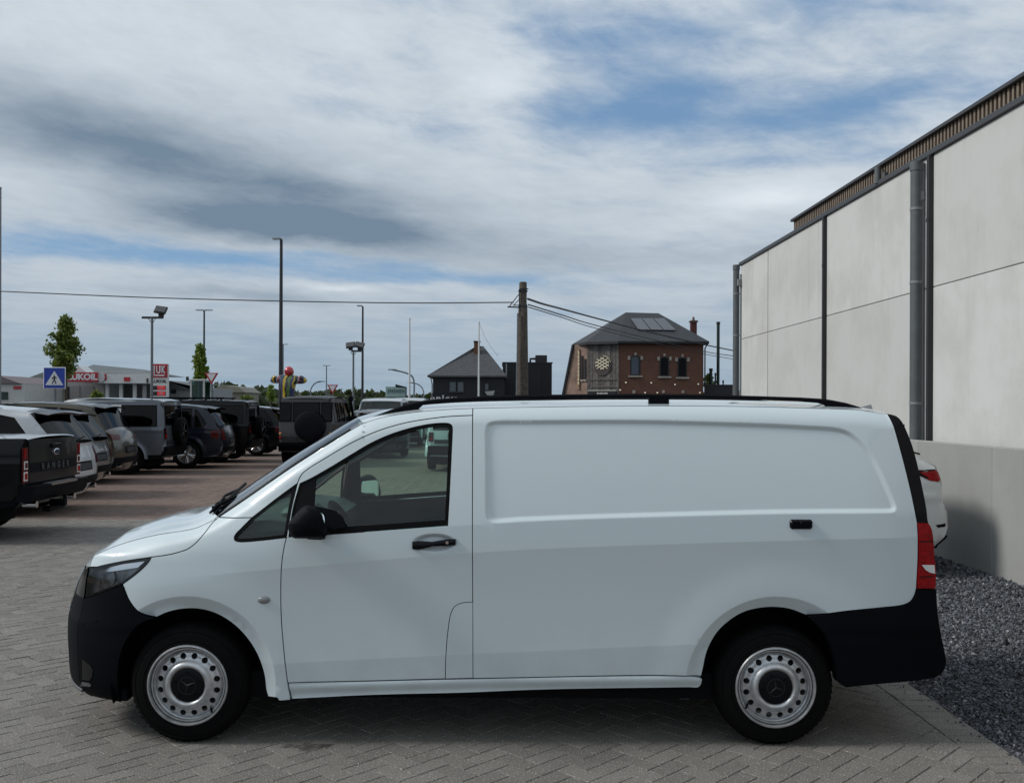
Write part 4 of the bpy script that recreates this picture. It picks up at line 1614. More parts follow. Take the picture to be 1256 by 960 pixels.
def gravel():
    base = sheet('gravel_bed', BX1, 5.9, GY(-6), GY(24), -.034, mat('gravel_base', (.045, .048, .054), .95, var=.4, vscale=60, bump=.8, bscale=70))
    V, Fc = [], []
    n = 0
    oct_v = np.array([(1, 0, 0), (-1, 0, 0), (0, 1, 0), (0, -1, 0), (0, 0, 1), (0, 0, -1)], float)
    oct_f = [(0, 2, 4), (2, 1, 4), (1, 3, 4), (3, 0, 4), (2, 0, 5), (1, 2, 5), (3, 1, 5), (0, 3, 5)]
    for D0, D1, dens, r0 in ((4.2, 6.5, 4600, .0080), (6.5, 9.0, 3200, .0093), (9.0, 13.0, 1700, .0125), (13.0, 18.0, 300, .024)):
        xa = max(BX1, .40 * D0)
        A = (5.5 - xa) * (D1 - D0)
        k = int(A * dens)
        x = rng.uniform(xa - .02, 5.5, k)
        y = GY(rng.uniform(D0, D1, k))
        x = np.where(x < BX1, BX1 + rng.uniform(-.03, .05, k), x)
        r = r0 * rng.lognormal(0, .32, k)
        q = rng.normal(size=(k, 4))
        q /= np.linalg.norm(q, axis=1)[:, None]
        w_, a_, b_, c_ = q.T
        Rm = np.stack([1 - 2 * (b_ * b_ + c_ * c_), 2 * (a_ * b_ - c_ * w_), 2 * (a_ * c_ + b_ * w_), 2 * (a_ * b_ + c_ * w_), 1 - 2 * (a_ * a_ + c_ * c_), 2 * (b_ * c_ - a_ * w_),
                       2 * (a_ * c_ - b_ * w_), 2 * (b_ * c_ + a_ * w_), 1 - 2 * (a_ * a_ + b_ * b_)], 1).reshape(k, 3, 3)
        P = oct_v[None] * (r[:, None, None] * rng.uniform(.6, 1.35, (k, 6, 1))) * np.array([1.2, .95, .75])
        P = np.einsum('kvi,kji->kvj', P, Rm)
        P = P + np.stack([x, y, -.030 + r * .55 + rng.uniform(0, .014, k)], 1)[:, None, :]
        V.append(P.reshape(-1, 3))
        f = (np.array(oct_f)[None] + (n + 6 * np.arange(k))[:, None, None]).reshape(-1, 3)
        Fc += [tuple(t) for t in f.tolist()]
        n += 6 * k
    # stray stones kicked onto the border course
    for i in range(70):
        D_ = rng.uniform(4.6, 9)
        q = rng.normal(size=4)
        q = Quaternion(q / np.linalg.norm(q)).to_matrix()
        P = (oct_v * (.008 * rng.lognormal(0, .3) * rng.uniform(.6, 1.3, (6, 1)))) @ np.array(q).T
        V.append(P + np.array([BX1 - abs(rng.normal(0, .06)), GY(D_), .004]))
        Fc += [(a + n, b + n, c + n) for a, b, c in oct_f]
        n += 6
    V = np.vstack(V)
    o = link_mesh('gravel', V, Fc, M_GRAVEL)
    tag(o, 'dark bluish gravel strip between the pavers and the concrete wall', 'gravel', kind='stuff')


gravel()


# ------------------------------------------------------------------ concrete building on the right
def hall():
    XW = 5.8
    Dpx = lambda px: F_PX * XW / (px - CX)
    root = empty('concrete_hall', (XW, GY(14), 0), 0, 'long pale precast concrete hall with dark roof edge on the right', 'building')
    O = Vector(root.location)

    def part(mb, name, m, par=root, smooth=30):
        mb.v = [tuple(Vector(v) - O) for v in mb.v]
        return mb.build(name, m, par, smooth)
    dj = [23.25, 20.9, 17.18, 12.98, 9.0, 5.0, 1.0, -3.0]
    zr = [(0.02, 3.445), (3.455, 5.215)]
    for i in range(len(dj) - 1):
        for z0, z1 in zr:
            g0 = .035 if dj[i + 1] in (17.18, 12.98, 9.0) else .022
            g1 = .035 if dj[i] in (17.18, 12.98, 9.0) else .022
            mb = MB()
            y0, y1 = GY(dj[i + 1]) + g0, GY(dj[i]) - g1
            mb.box((XW + .075, (y0 + y1) / 2, (z0 + z1) / 2), (.15, y1 - y0, z1 - z0), bev=.006)
            part(mb, 'wall_panel', M_CONC)
    # the far gable and the core behind the panels
    mb = MB()
    mb.box((13.0, GY(10.0), 2.58), (14.1, 26.2, 5.1))
    part(mb, 'hall_core', mat('hall_core_grey', (.16, .16, .155), .9))
    # dark channels over two of the joints
    for d in (17.18, 12.98, 9.0):
        mb = MB()
        mb.box((XW - .025, GY(d), 2.6), (.085, .062, 5.2), bev=.004)
        mb.box((XW - .06, GY(d), 4.35), (.02, .075, .05))
        part(mb, 'joint_cover', mat('black_joint_cover', (.014, .015, .017), .5))
    # coping along the top
    mb = MB()
    mb.box((XW + .08, GY(10.1), 5.255), (.24, 26.4, .075), bev=.006)
    part(mb, 'coping', mat('dark_grey_coping', (.055, .058, .062), .45, metal=.3))
    # ribbed band above the coping, set back, with its cap
    y0, y1 = GY(-3), GY(19.35)
    mb = MB()
    mb.box((XW + .42, (y0 + y1) / 2, 5.40), (.6, y1 - y0, .26))
    part(mb, 'parapet_core', mat('parapet_dark', (.035, .030, .027), .8))
    mb = MB()
    y = GY(7.5)
    while y < y1 - .03:
        mb.box((XW + .10, y, 5.405), (.05, .045, .245))
        y += .10
    o = part(mb, 'parapet_rib', mat('brown_rib', (.20, .155, .115), .6, var=.15))
    o['kind'] = 'stuff'
    mb = MB()
    mb.box((XW + .38, (y0 + y1) / 2, 5.555), (.72, y1 - y0 + .06, .05), bev=.005)
    part(mb, 'parapet_cap', mat('dark_cap', (.05, .05, .055), .45, metal=.3))
    # pipes
    mp = mat('grey_downpipe', (.085, .095, .10), .5, var=.1)
    mpl = mat('zinc_pipe', (.20, .205, .21), .5)

    def pipe(px, ztop, r, off, hopper=True):
        x = XW - off
        D = F_PX * x / (px - CX)
        y = GY(D)
        mb = MB()
        mb.cyl((x, y, .1), (x, y, ztop), r, n=24)
        if hopper:
            mb.cyl((x, y, ztop - .10), (x, y, ztop + .02), r * 1.12, n=24)
        p = part(mb, 'downpipe', mp)
        for z in (1.9, 3.55, 4.55):
            mb = MB()
            mb.cyl((x, y, z - .018), (x, y, z + .018), r * 1.08, n=24)
            mb.box((x + off / 2, y, z), (off, .03, .03))
            part(mb, 'pipe_clamp', mpl, p)
        return x, y
    pipe(1123, 5.17, .078, .10)
    pipe(902.5, 5.22, .075, .09)
    mb = MB()
    x, D = XW - .03, F_PX * (XW - .03) / (1130.5 - CX)
    mb.cyl((x, GY(D), .1), (x, GY(D), 5.15), .022, n=12)
    mb.box((x - .02, GY(D), 4.72), (.07, .08, .13), bev=.01)
    part(mb, 'cable_conduit', mpl)
    mb = MB()
    x, D = XW - .02, F_PX * (XW - .02) / (908 - CX)
    mb.cyl((x, GY(D), .1), (x, GY(D), 5.0), .02, n=12)
    mb.box((x - .03, GY(D), 4.80), (.10, .10, .16), bev=.01)
    part(mb, 'corner_conduit', mpl)
    mb = MB()
    D = F_PX * (XW + .02) / (1079 - CX)
    mb.cyl((XW - .02, GY(D), 5.25), (XW - .02, GY(D), 5.50), .05, n=16)
    mb.box((XW + .05, GY(D) - .09, 5.36), (.06, .07, .09), bev=.01)
    part(mb, 'roof_vent_pipe', mp)
    mb = MB()
    mb.box((XW + .06, GY(10.55), 5.43), (.16, .16, .27), bev=.02)
    part(mb, 'roof_outlet_box', mat('dark_cap', (.05, .05, .055), .45))
    # low wall elements in front
    w = empty('retaining_wall', (5.56, GY(12), 0), 0, 'low grey concrete wall of upright elements in front of the tall hall', 'wall')
    Ow = Vector(w.location)
    for d0 in (1.3, 3.2, 5.1, 7.0, 8.9, 10.8, 12.7, 14.6, 16.5, 18.4, 20.3):
        mb = MB()
        mb.box((5.57, GY(d0 - .95), .67), (.14, 1.893, 1.48), bev=.007)
        mb.v = [tuple(Vector(v) - Ow) for v in mb.v]
        mb.build('wall_element', M_CONC2, w, 30)
    mb = MB()
    mb.box((5.70, GY(10.5), .66), (.12, 22, 1.42))
    mb.v = [tuple(Vector(v) - Ow) for v in mb.v]
    mb.build('wall_backing', mat('joint_seal_dark', (.05, .05, .05), .9), w, None)


hall()
# ------------------------------------------------------------------ the other vehicles
_wheel_cache = {}


def car_wheel(parent, x, y, r, wd, rim, side):
    """tyre and spoked rim; outer face at |y|"""
    key = (round(r, 3), round(wd, 3), rim)
    if key not in _wheel_cache:
        m = MB()
        ri = r * .66
        m.lathe([(ri, .02), (ri + .01, 0), (r * .82, -.004), (r * .93, .010), (r * .985, .035), (r, .07), (r, wd - .05), (r * .96, wd - .012), (ri, wd)], 'y', 36, closed=True)
        a = m.build('tyre', M_RUBBER, None, 40)
        m = MB()
        m.lathe([(ri + .006, .012), (ri - .004, .0), (ri - .018, .004), (ri - .024, .03), (ri - .03, wd * .8)], 'y', 36)
        ns = 5
        for i in range(ns):
            for o in (-.13, .13):
                t = 2 * math.pi * i / ns
                p0 = Vector((.05 * math.cos(t), .012, .05 * math.sin(t)))
                p1 = Vector(((ri - .012) * math.cos(t + o), .014, (ri - .012) * math.sin(t + o)))
                m.cyl(p0, p1, .024, .018, 6)
        m.lathe([(.075, .03), (.07, .002), (.04, -.004), (.001, -.005)], 'y', 20)
        m.lathe([(.001, .06), (ri - .03, .06)], 'y', 24)
        b = m.build('rim', {'silver': M_ALLOY, 'dark': M_ALLOYD}[rim], None, 35)
        _wheel_cache[key] = (a.data, b.data)
        bpy.data.objects.remove(a)
        bpy.data.objects.remove(b)
    da, db = _wheel_cache[key]
    w = empty('wheel', (x, side * y, r))
    w.parent = parent
    if side > 0:
        w.rotation_euler = (0, 0, math.pi)
    w.rotation_euler.rotate_axis('Y', random.uniform(0, 6))
    for nm, d in (('tyre', da), ('rim', db)):
        o = bpy.data.objects.new(nm, d)
        COL.objects.link(o)
        o.parent = w
    return w


class Car:
    """body from a side profile: both flanks lifted over the outline, and strips across between them"""
    def __init__(s, name, label, cat, group, loc, rz, L, Wd, prof, belt, r, axles, body, tumble=.20, rnd=.11, bulge=(.10, .05), sill=.28, detail=.07):
        s.root = empty(name, loc, rz, label, cat, group)
        s.L, s.w, s.belt, s.r, s.axles = L, Wd / 2, belt, r, axles
        s.P = np.array([(x - L / 2, z) for x, z in prof])
        s.body = body
        s.tumble, s.rnd, s.bulge, s.sill, s.detail = tumble, rnd, bulge, sill, detail
        s.mesh = MB()
        s.nrm = []
        s.tops = np.vstack([smooth_line(s.P[i:i + 2], .2)[:-1] for i in range(len(s.P) - 1)] + [s.P[-1:]])

    def Y(s, x, z):
        x = np.asarray(x, float)
        z = np.asarray(z, float)
        Y = s.w - s.tumble * np.maximum(z - s.belt, 0) ** 1.15 - .05 * np.clip((s.belt - .15 - z) / .6, 0, 1.2) ** 2
        Y = Y + .012 * sstep(z, s.belt - .16, s.belt - .10) * (1 - sstep(z, s.belt - .10, s.belt - .02))
        h = s.L / 2
        Y = Y - .10 * np.clip((np.abs(x) - (h - .75)) / .75, 0, 1.1) ** 2.5
        d = seg_dist(s.tops, np.c_[x.ravel(), z.ravel()]).reshape(x.shape)
        k = np.clip(1 - d / s.rnd, 0, 1)
        Y = Y - s.rnd * .75 * (1 - np.sqrt(np.maximum(1 - k * k * .98, 0)))
        for ax in s.axles:
            rr = np.hypot(x - (ax - h), z - s.r)
            Y = Y + .025 * sstep(rr, s.r + .20, s.r + .07)
        return Y

    def flank(s, glasses=(), clad=None, clad_mat=None, glass_mat=None, frame=.018):
        h = s.L / 2
        bot = []
        xr, xf = s.axles[1] - h, s.axles[0] - h
        ra = s.r + .065
        zb = s.P[-1][1]
        for xc in (xr, xf):
            a0 = math.asin(min(.9, max(-.9, (s.sill - s.r) / ra)))
            bot.append([(xc + ra * math.cos(t), s.r + ra * math.sin(t)) for t in np.linspace(a0, math.pi - a0, 17)])
        low = [tuple(s.P[-1]), (bot[0][0][0] + .03, s.sill)] + bot[0] + [(bot[0][-1][0] - .02, s.sill)] + [(bot[1][0][0] + .02, s.sill)] + bot[1] + [(bot[1][-1][0] - .03, s.sill), tuple(s.P[0])]
        top = [tuple(p) for p in smooth_line(s.P, .12)] if False else [tuple(p) for p in s.tops]
        poly = join_lines(np.array(top), np.array(low))
        gl = [np.array([(x - h, z) for x, z in g]) for g in glasses]
        gl = [np.vstack([smooth_line([g[i], g[(i + 1) % len(g)]], .25)[:-1] for i in range(len(g))]) for g in gl]
        cuts = []
        if clad is not None:
            cuts.append(np.c_[np.linspace(-h, h, 60), np.full(60, clad)])
        for sd in (-1, 1):
            holes = [inset(g, -.004) for g in gl]
            kw = dict(holes=holes, grid=s.detail if sd < 0 else s.detail * 1.5, cuts=cuts, flange=.04)
            v, f, n = lift(poly, s.Y, sd, keep=(lambda c: c[:, 1] > clad) if clad is not None else None, **kw)
            k = len(s.mesh.v)
            s.mesh.add(v, f)
            s.nrm += [tuple(q) for q in n]
            if clad is not None:
                v, f, n = lift(poly, s.Y, sd, grid=s.detail * 1.5, cuts=cuts, flange=0, off=.010, keep=lambda c: c[:, 1] < clad)
                link_mesh('side_cladding', v, f, clad_mat or M_BLACKP, s.root, normals=n)
            for g in gl:
                panel('side_window', g, s.Y, glass_mat or M_GLASS_D, s.root, sd, gap=-.006, grid=.15, off=-.012, flange=0)
                panel('window_seal', inset(g, -.010), s.Y, M_SEAL, s.root, sd, gap=0, grid=.2, off=.002, flange=.014, holes=[inset(g, frame * .6)])
            for ax in s.axles:
                car_wheel(s.root, ax - h, s.w - .005, s.r, .23, s.rim, sd)
        m = MB()
        for ax in s.axles:
            m.box((ax - h, 0, s.r + .15), (2 * s.r + .1, 2 * s.w - .52, .75))
        m.box((0, 0, s.sill + .16), (s.L - .9, 2 * s.w - .30, .26))
        m.build('underbody', M_DARK, s.root, None)

    def across(s, pts, b, n=15, p=2.5, off=0.0):
        """strip between the flanks along profile points pts; b bulges outwards along the profile normal"""
        E = np.asarray(pts)
        t = np.gradient(E, axis=0)
        t /= np.maximum(np.linalg.norm(t, axis=1), 1e-9)[:, None]
        nn = np.c_[-t[:, 1], t[:, 0]]
        Yd = s.Y(E[:, 0], E[:, 1])
        vv = np.linspace(-1, 1, n)
        vv = np.sign(vv) * np.abs(vv) ** .8
        b = np.broadcast_to(b, (len(E),))
        G = np.zeros((len(E), n, 3))
        for j, v in enumerate(vv):
            k = (1 - abs(v) ** p)
            G[:, j, 0] = E[:, 0] + nn[:, 0] * (b * k + off)
            G[:, j, 1] = Yd * v
            G[:, j, 2] = E[:, 1] + nn[:, 1] * (b * k + off)
        return G

    def strip(s, i0, i1, b=None, name=None, m=None, v=None, off=0.0):
        """across-strip over profile points i0..i1; joins the body unless named"""
        seg = s.P[i0:i1 + 1]
        pts = np.vstack([smooth_line(seg[i:i + 2], .12)[:-1] for i in range(len(seg) - 1)] + [seg[-1:]])
        x = pts[:, 0]
        h = s.L / 2
        if b is None:
            b = np.where(np.abs(x) > h - .5, s.bulge[0] * np.clip((np.abs(x) - (h - .5)) / .35, 0.3, 1), s.bulge[1])
        G = s.across(pts, b, off=off)
        if name is None:
            a, c = G.shape[:2]
            fs = [(i * c + j, i * c + j + 1, (i + 1) * c + j + 1, (i + 1) * c + j) for i in range(a - 1) for j in range(c - 1)]
            du = np.gradient(G, axis=0)
            dv = np.gradient(G, axis=1)
            nn = np.cross(dv, du)
            nn /= np.maximum(np.linalg.norm(nn, axis=2), 1e-9)[:, :, None]
            ctr = np.array([0, 0, .8])
            sg = np.sign(np.sum(nn * (G - ctr), axis=2).mean())
            nn *= sg
            if sg < 0:
                fs = [f[::-1] for f in fs]
            s.mesh.add(G.reshape(-1, 3), fs)
            s.nrm += [tuple(q) for q in nn.reshape(-1, 3)]
        else:
            return grid_mesh(name, G, m, s.root, 50)

    def finish(s, name='body'):
        s.bodyo = link_mesh(name, s.mesh.v, s.mesh.f, s.body, s.root, normals=s.nrm)
        return s.bodyo

    def end_x(s, z, rear=True):
        P = s.P
        h = np.argmax(P[:, 1])
        Q = P[h:] if rear else P[:h + 1]
        Q = Q[np.argsort(Q[:, 1])]
        return np.interp(z, Q[:, 1], Q[:, 0])

    def patch(s, name, z0, z1, y0, y1, m, par=None, off=.006, rear=True, b=None, n=5, th=.02):
        """thin block lying on the rear (or front) end between heights z0..z1 and lateral y0..y1"""
        b = s.bulge[0] if b is None else b
        sg = 1 if rear else -1
        zz = np.linspace(z0, z1, n)
        yy = np.linspace(y0, y1, n)
        vs, fs = [], []
        for lay in (off, off - th):
            for z in zz:
                x = float(s.end_x(z, rear))
                Yd = float(s.Y(np.array([x]), np.array([z]))[0])
                for y in yy:
                    vs.append((x + sg * (b * max(0, 1 - abs(y / Yd) ** 2.5) + lay), y, z))
        k = n * n
        for i in range(n - 1):
            for j in range(n - 1):
                q = (i * n + j, i * n + j + 1, (i + 1) * n + j + 1, (i + 1) * n + j)
                fs.append(q)
        rim = [(0, j) for j in range(n)] + [(i, n - 1) for i in range(1, n)] + [(n - 1, j) for j in range(n - 2, -1, -1)] + [(i, 0) for i in range(n - 2, 0, -1)]
        rim = [a * n + c for a, c in rim]
        for i in range(len(rim)):
            a, c = rim[i], rim[(i + 1) % len(rim)]
            fs.append((a, c, c + k, a + k))
        mb = MB()
        mb.add(vs, fs)
        return mb.build(name, m, par or s.root, 40)

    def mirrors(s, x, z, m):
        for sd in (-1, 1):
            Yd = float(s.Y(np.array([x - s.L / 2]), np.array([z]))[0])
            mb = MB()
            mb.box((x - s.L / 2, sd * (Yd + .12), z), (.13, .20, .16), bev=.04)
            mb.box((x - s.L / 2 + .01, sd * (Yd + .02), z - .05), (.06, .10, .04), bev=.01)
            mb.build('door_mirror', m, s.root, 40)

    def handles(s, xs, z, m):
        for x in xs:
            for sd in (-1, 1):
                Yd = float(s.Y(np.array([x - s.L / 2]), np.array([z]))[0])
                mb = MB()
                mb.box((x - s.L / 2, sd * (Yd + .015), z), (.20, .035, .03), bev=.01)
                mb.build('door_handle', m, s.root, 40)

    def door_lines(s, xs, z0, z1):
        for x in xs:
            for sd in (-1, 1):
                zz = np.linspace(z0, z1, 8)
                xx = np.full(8, x - s.L / 2)
                Yd = s.Y(xx, zz)
                mb = MB()
                mb.tube([(a, sd * (b + .0005), c) for a, b, c in zip(xx, Yd, zz)], .0045, 4)
                mb.build('door_gap', M_SEAL, s.root, None)

    def plate(s, z, y=0.0, rear=True, wd=.52, txt=None):
        p = s.patch('plate_holder', z, z + .11, y - wd / 2, y + wd / 2, mat('dark_plate_holder', (.022, .023, .026), .4, spec=.3), off=.012, rear=rear)
        return p

    def spare(s, y, z, r, cover=None, th=.24, off=.0):
        x = float(s.end_x(z)) + s.bulge[0]
        if cover is None:
            m = MB()
            ri = r * .64
            m.lathe([(ri, .02), (ri + .01, 0), (r * .85, -.004), (r * .96, .02), (r, .06), (r, th - .02), (r * .9, th), (ri, th)], 'x', 36, closed=True)
            o = m.build('spare_wheel', M_RUBBER, s.root, 40)
            m = MB()
            m.lathe([(ri, .02), (ri - .03, .06), (.06, .07), (.001, .07)], 'x', 30)
            for i in range(5):
                t = 2 * math.pi * i / 5
                m.cyl((th - .04, .04 * math.cos(t), .04 * math.sin(t)), (th - .03, ri * math.cos(t), ri * math.sin(t)), .03, .022, 6)
            m.build('spare_rim', M_ALLOYD, o, 40)
        else:
            m = MB()
            m.lathe([(r, 0), (r, th - .05), (r * .97, th - .015), (r * .9, th), (r * .5, th + .012), (.001, th + .016)], 'x', 44)
            o = m.build('spare_wheel_cover', cover, s.root, 35)
            m = MB()
            m.lathe([(r * 1.005, .02), (r * 1.012, .05), (r * 1.005, .08)], 'x', 44)
            m.build('cover_rim', M_BLACKP, o, 35)
        o.location = (x - .01 + off, y, z)
        return o


def suv(name, label, group, loc, rz, body, L=4.85, Wd=1.96, H=1.80, roof=None, rim='silver', spoiler=True, lamp='bar', rails=True, clad=None, rake=.32, glass=None, trim=None, tail_drop=0.0, wheel=.375):
    """two-box sport utility with a raked tailgate and roof spoiler"""
    k = H / 1.80
    b = 1.10 * k
    prof = [(.10, .34), (.0, .55), (.06, .82), (.22, 1.00 * k), (.85, 1.08 * k), (1.42, 1.13 * k), (1.85, 1.42 * k), (2.32, 1.70 * k), (2.75, 1.79 * k), (3.3, H), (L - .85, 1.765 * k - tail_drop), (L - .50, 1.71 * k - tail_drop),
            (L - .50 + rake, 1.19 * k), (L - .10, 1.10 * k), (L - .03, .92 * k), (L, .70), (L - .03, .50), (L - .16, .34)]
    c = Car(name, label, 'suv', group, loc, rz, L, Wd, prof, b, wheel, (.92, L - 1.02), body, sill=.30)
    c.rim = rim
    zb = b + .02
    g1 = [(1.62, zb), (2.38, 1.62 * k), (2.72, 1.70 * k), (2.72, zb)]
    g2 = [(2.80, zb), (2.80, 1.705 * k), (3.72, 1.69 * k - tail_drop * .4), (3.72, zb + .02)]
    g3 = [(3.80, zb + .025), (3.80, 1.685 * k - tail_drop * .4), (L - .72, 1.63 * k - tail_drop), (L - .46, zb + .16), (L - .55, zb + .05)]
    c.flank([g1, g2, g3], clad, glass_mat=glass)
    c.strip(0, 5)
    c.strip(5, 7, .05, 'windscreen', M_GLASS_C)
    if roof is None:
        c.strip(7, 11, .03)
    else:
        c.strip(7, 11, .03, 'roof', roof)
    c.strip(11, 12, .06, 'rear_window', glass or M_GLASS_D)
    c.strip(12, 17)
    c.finish()
    w = c.w
    c.patch('rear_bumper', .36, .60, -w + .16, w - .16, trim or M_BLACKP, off=.02, n=9)
    if lamp == 'bar':
        for sd in (-1, 1):
            t = c.patch('tail_light', .98 * k, 1.12 * k, sd * (w - .50), sd * (w - .15), M_RED_D, off=.008)
            poly = np.array([(L - .42, 1.00 * k), (L - .12, .98 * k), (L - .10, 1.10 * k), (L - .45, 1.10 * k)]) - np.array([L / 2, 0])
            panel('side_lens', poly, c.Y, M_RED_D, t, sd, gap=0, grid=.05, off=.016, flange=.02)
        c.patch('tailgate_trim', 1.01 * k, 1.08 * k, -w + .5, w - .5, M_BLACKG, off=.004)
    elif lamp == 'tall':
        for sd in (-1, 1):
            t = c.patch('tail_light', .80 * k, 1.10 * k, sd * (w - .34), sd * (w - .15), M_RED_D, off=.010)
            c.patch('lamp_lens', .86 * k, .94 * k, sd * (w - .31), sd * (w - .19), M_RED_D, t, off=.016)
            poly = np.array([(L - .30, .86 * k), (L - .10, .84 * k), (L - .10, 1.10 * k), (L - .36, 1.06 * k)]) - np.array([L / 2, 0])
            panel('side_lens', poly, c.Y, M_RED_D, t, sd, gap=0, grid=.05, off=.016, flange=.02)
    c.patch('plate_recess', .70, .86, -.34, .34, M_BLACKP, off=.003)
    c.plate(.72)
    for y in (-.55, .55):
        mb = MB()
        mb.cyl((L / 2 - .10, y, .40), (L / 2 + c.bulge[0] * .6, y, .40), .045, n=14)
        mb.build('exhaust_tip', M_CHROME, c.root, 40)
    if spoiler:
        mb = MB()
        xs, zs = L / 2 - .62, 1.735 * k - tail_drop
        hw = w - .30
        vs = []
        for y in np.linspace(-hw, hw, 9):
            q = .04 * (1 - (y / hw) ** 2)
            vs += [(xs, y, zs + .005 + q), (xs + .36, y, zs - .055 + q), (xs + .34, y, zs - .085 + q), (xs + .02, y, zs - .04 + q)]
        fs = [(i * 4 + a, i * 4 + (a + 1) % 4, i * 4 + 4 + (a + 1) % 4, i * 4 + 4 + a) for i in range(8) for a in range(4)] + [(0, 1, 2, 3), (32, 33, 34, 35)]
        mb.add(vs, fs)
        mb.build('roof_spoiler', trim or M_BLACKG, c.root, 35)
    if rails:
        for sd in (-1, 1):
            mb = MB()
            pts = [(x - L / 2, sd * (w - .31), z) for x, z in ((2.35, 1.70 * k), (2.5, 1.775 * k), (3.3, H + .03), (L - 1.1, 1.79 * k - tail_drop), (L - .85, 1.74 * k - tail_drop))]
            mb.tube(pts, .02, 6)
            mb.build('roof_rail', M_BLACKP, c.root, 40)
    mb = MB()
    mb.tube([(L / 2 - .50 + rake + .035, .05, 1.24 * k), (L / 2 - .55 + rake + .055, .38, 1.27 * k)], .012, 6)
    mb.build('rear_wiper', M_BLACKP, c.root, 40)
    c.mirrors(1.78, b + .10, M_BLACKG)
    c.handles((2.55, 3.5), b - .14, body)
    c.door_lines((1.55, 2.76, 3.76), .42, b)
    for sd in (-1, 1):
        c.patch('headlight', .78, .93, sd * (w - .52), sd * (w - .14), M_LENS, rear=False, off=.008)
    c.patch('grille', .70, .90, -.5, .5, M_BLACKG, rear=False)
    return c


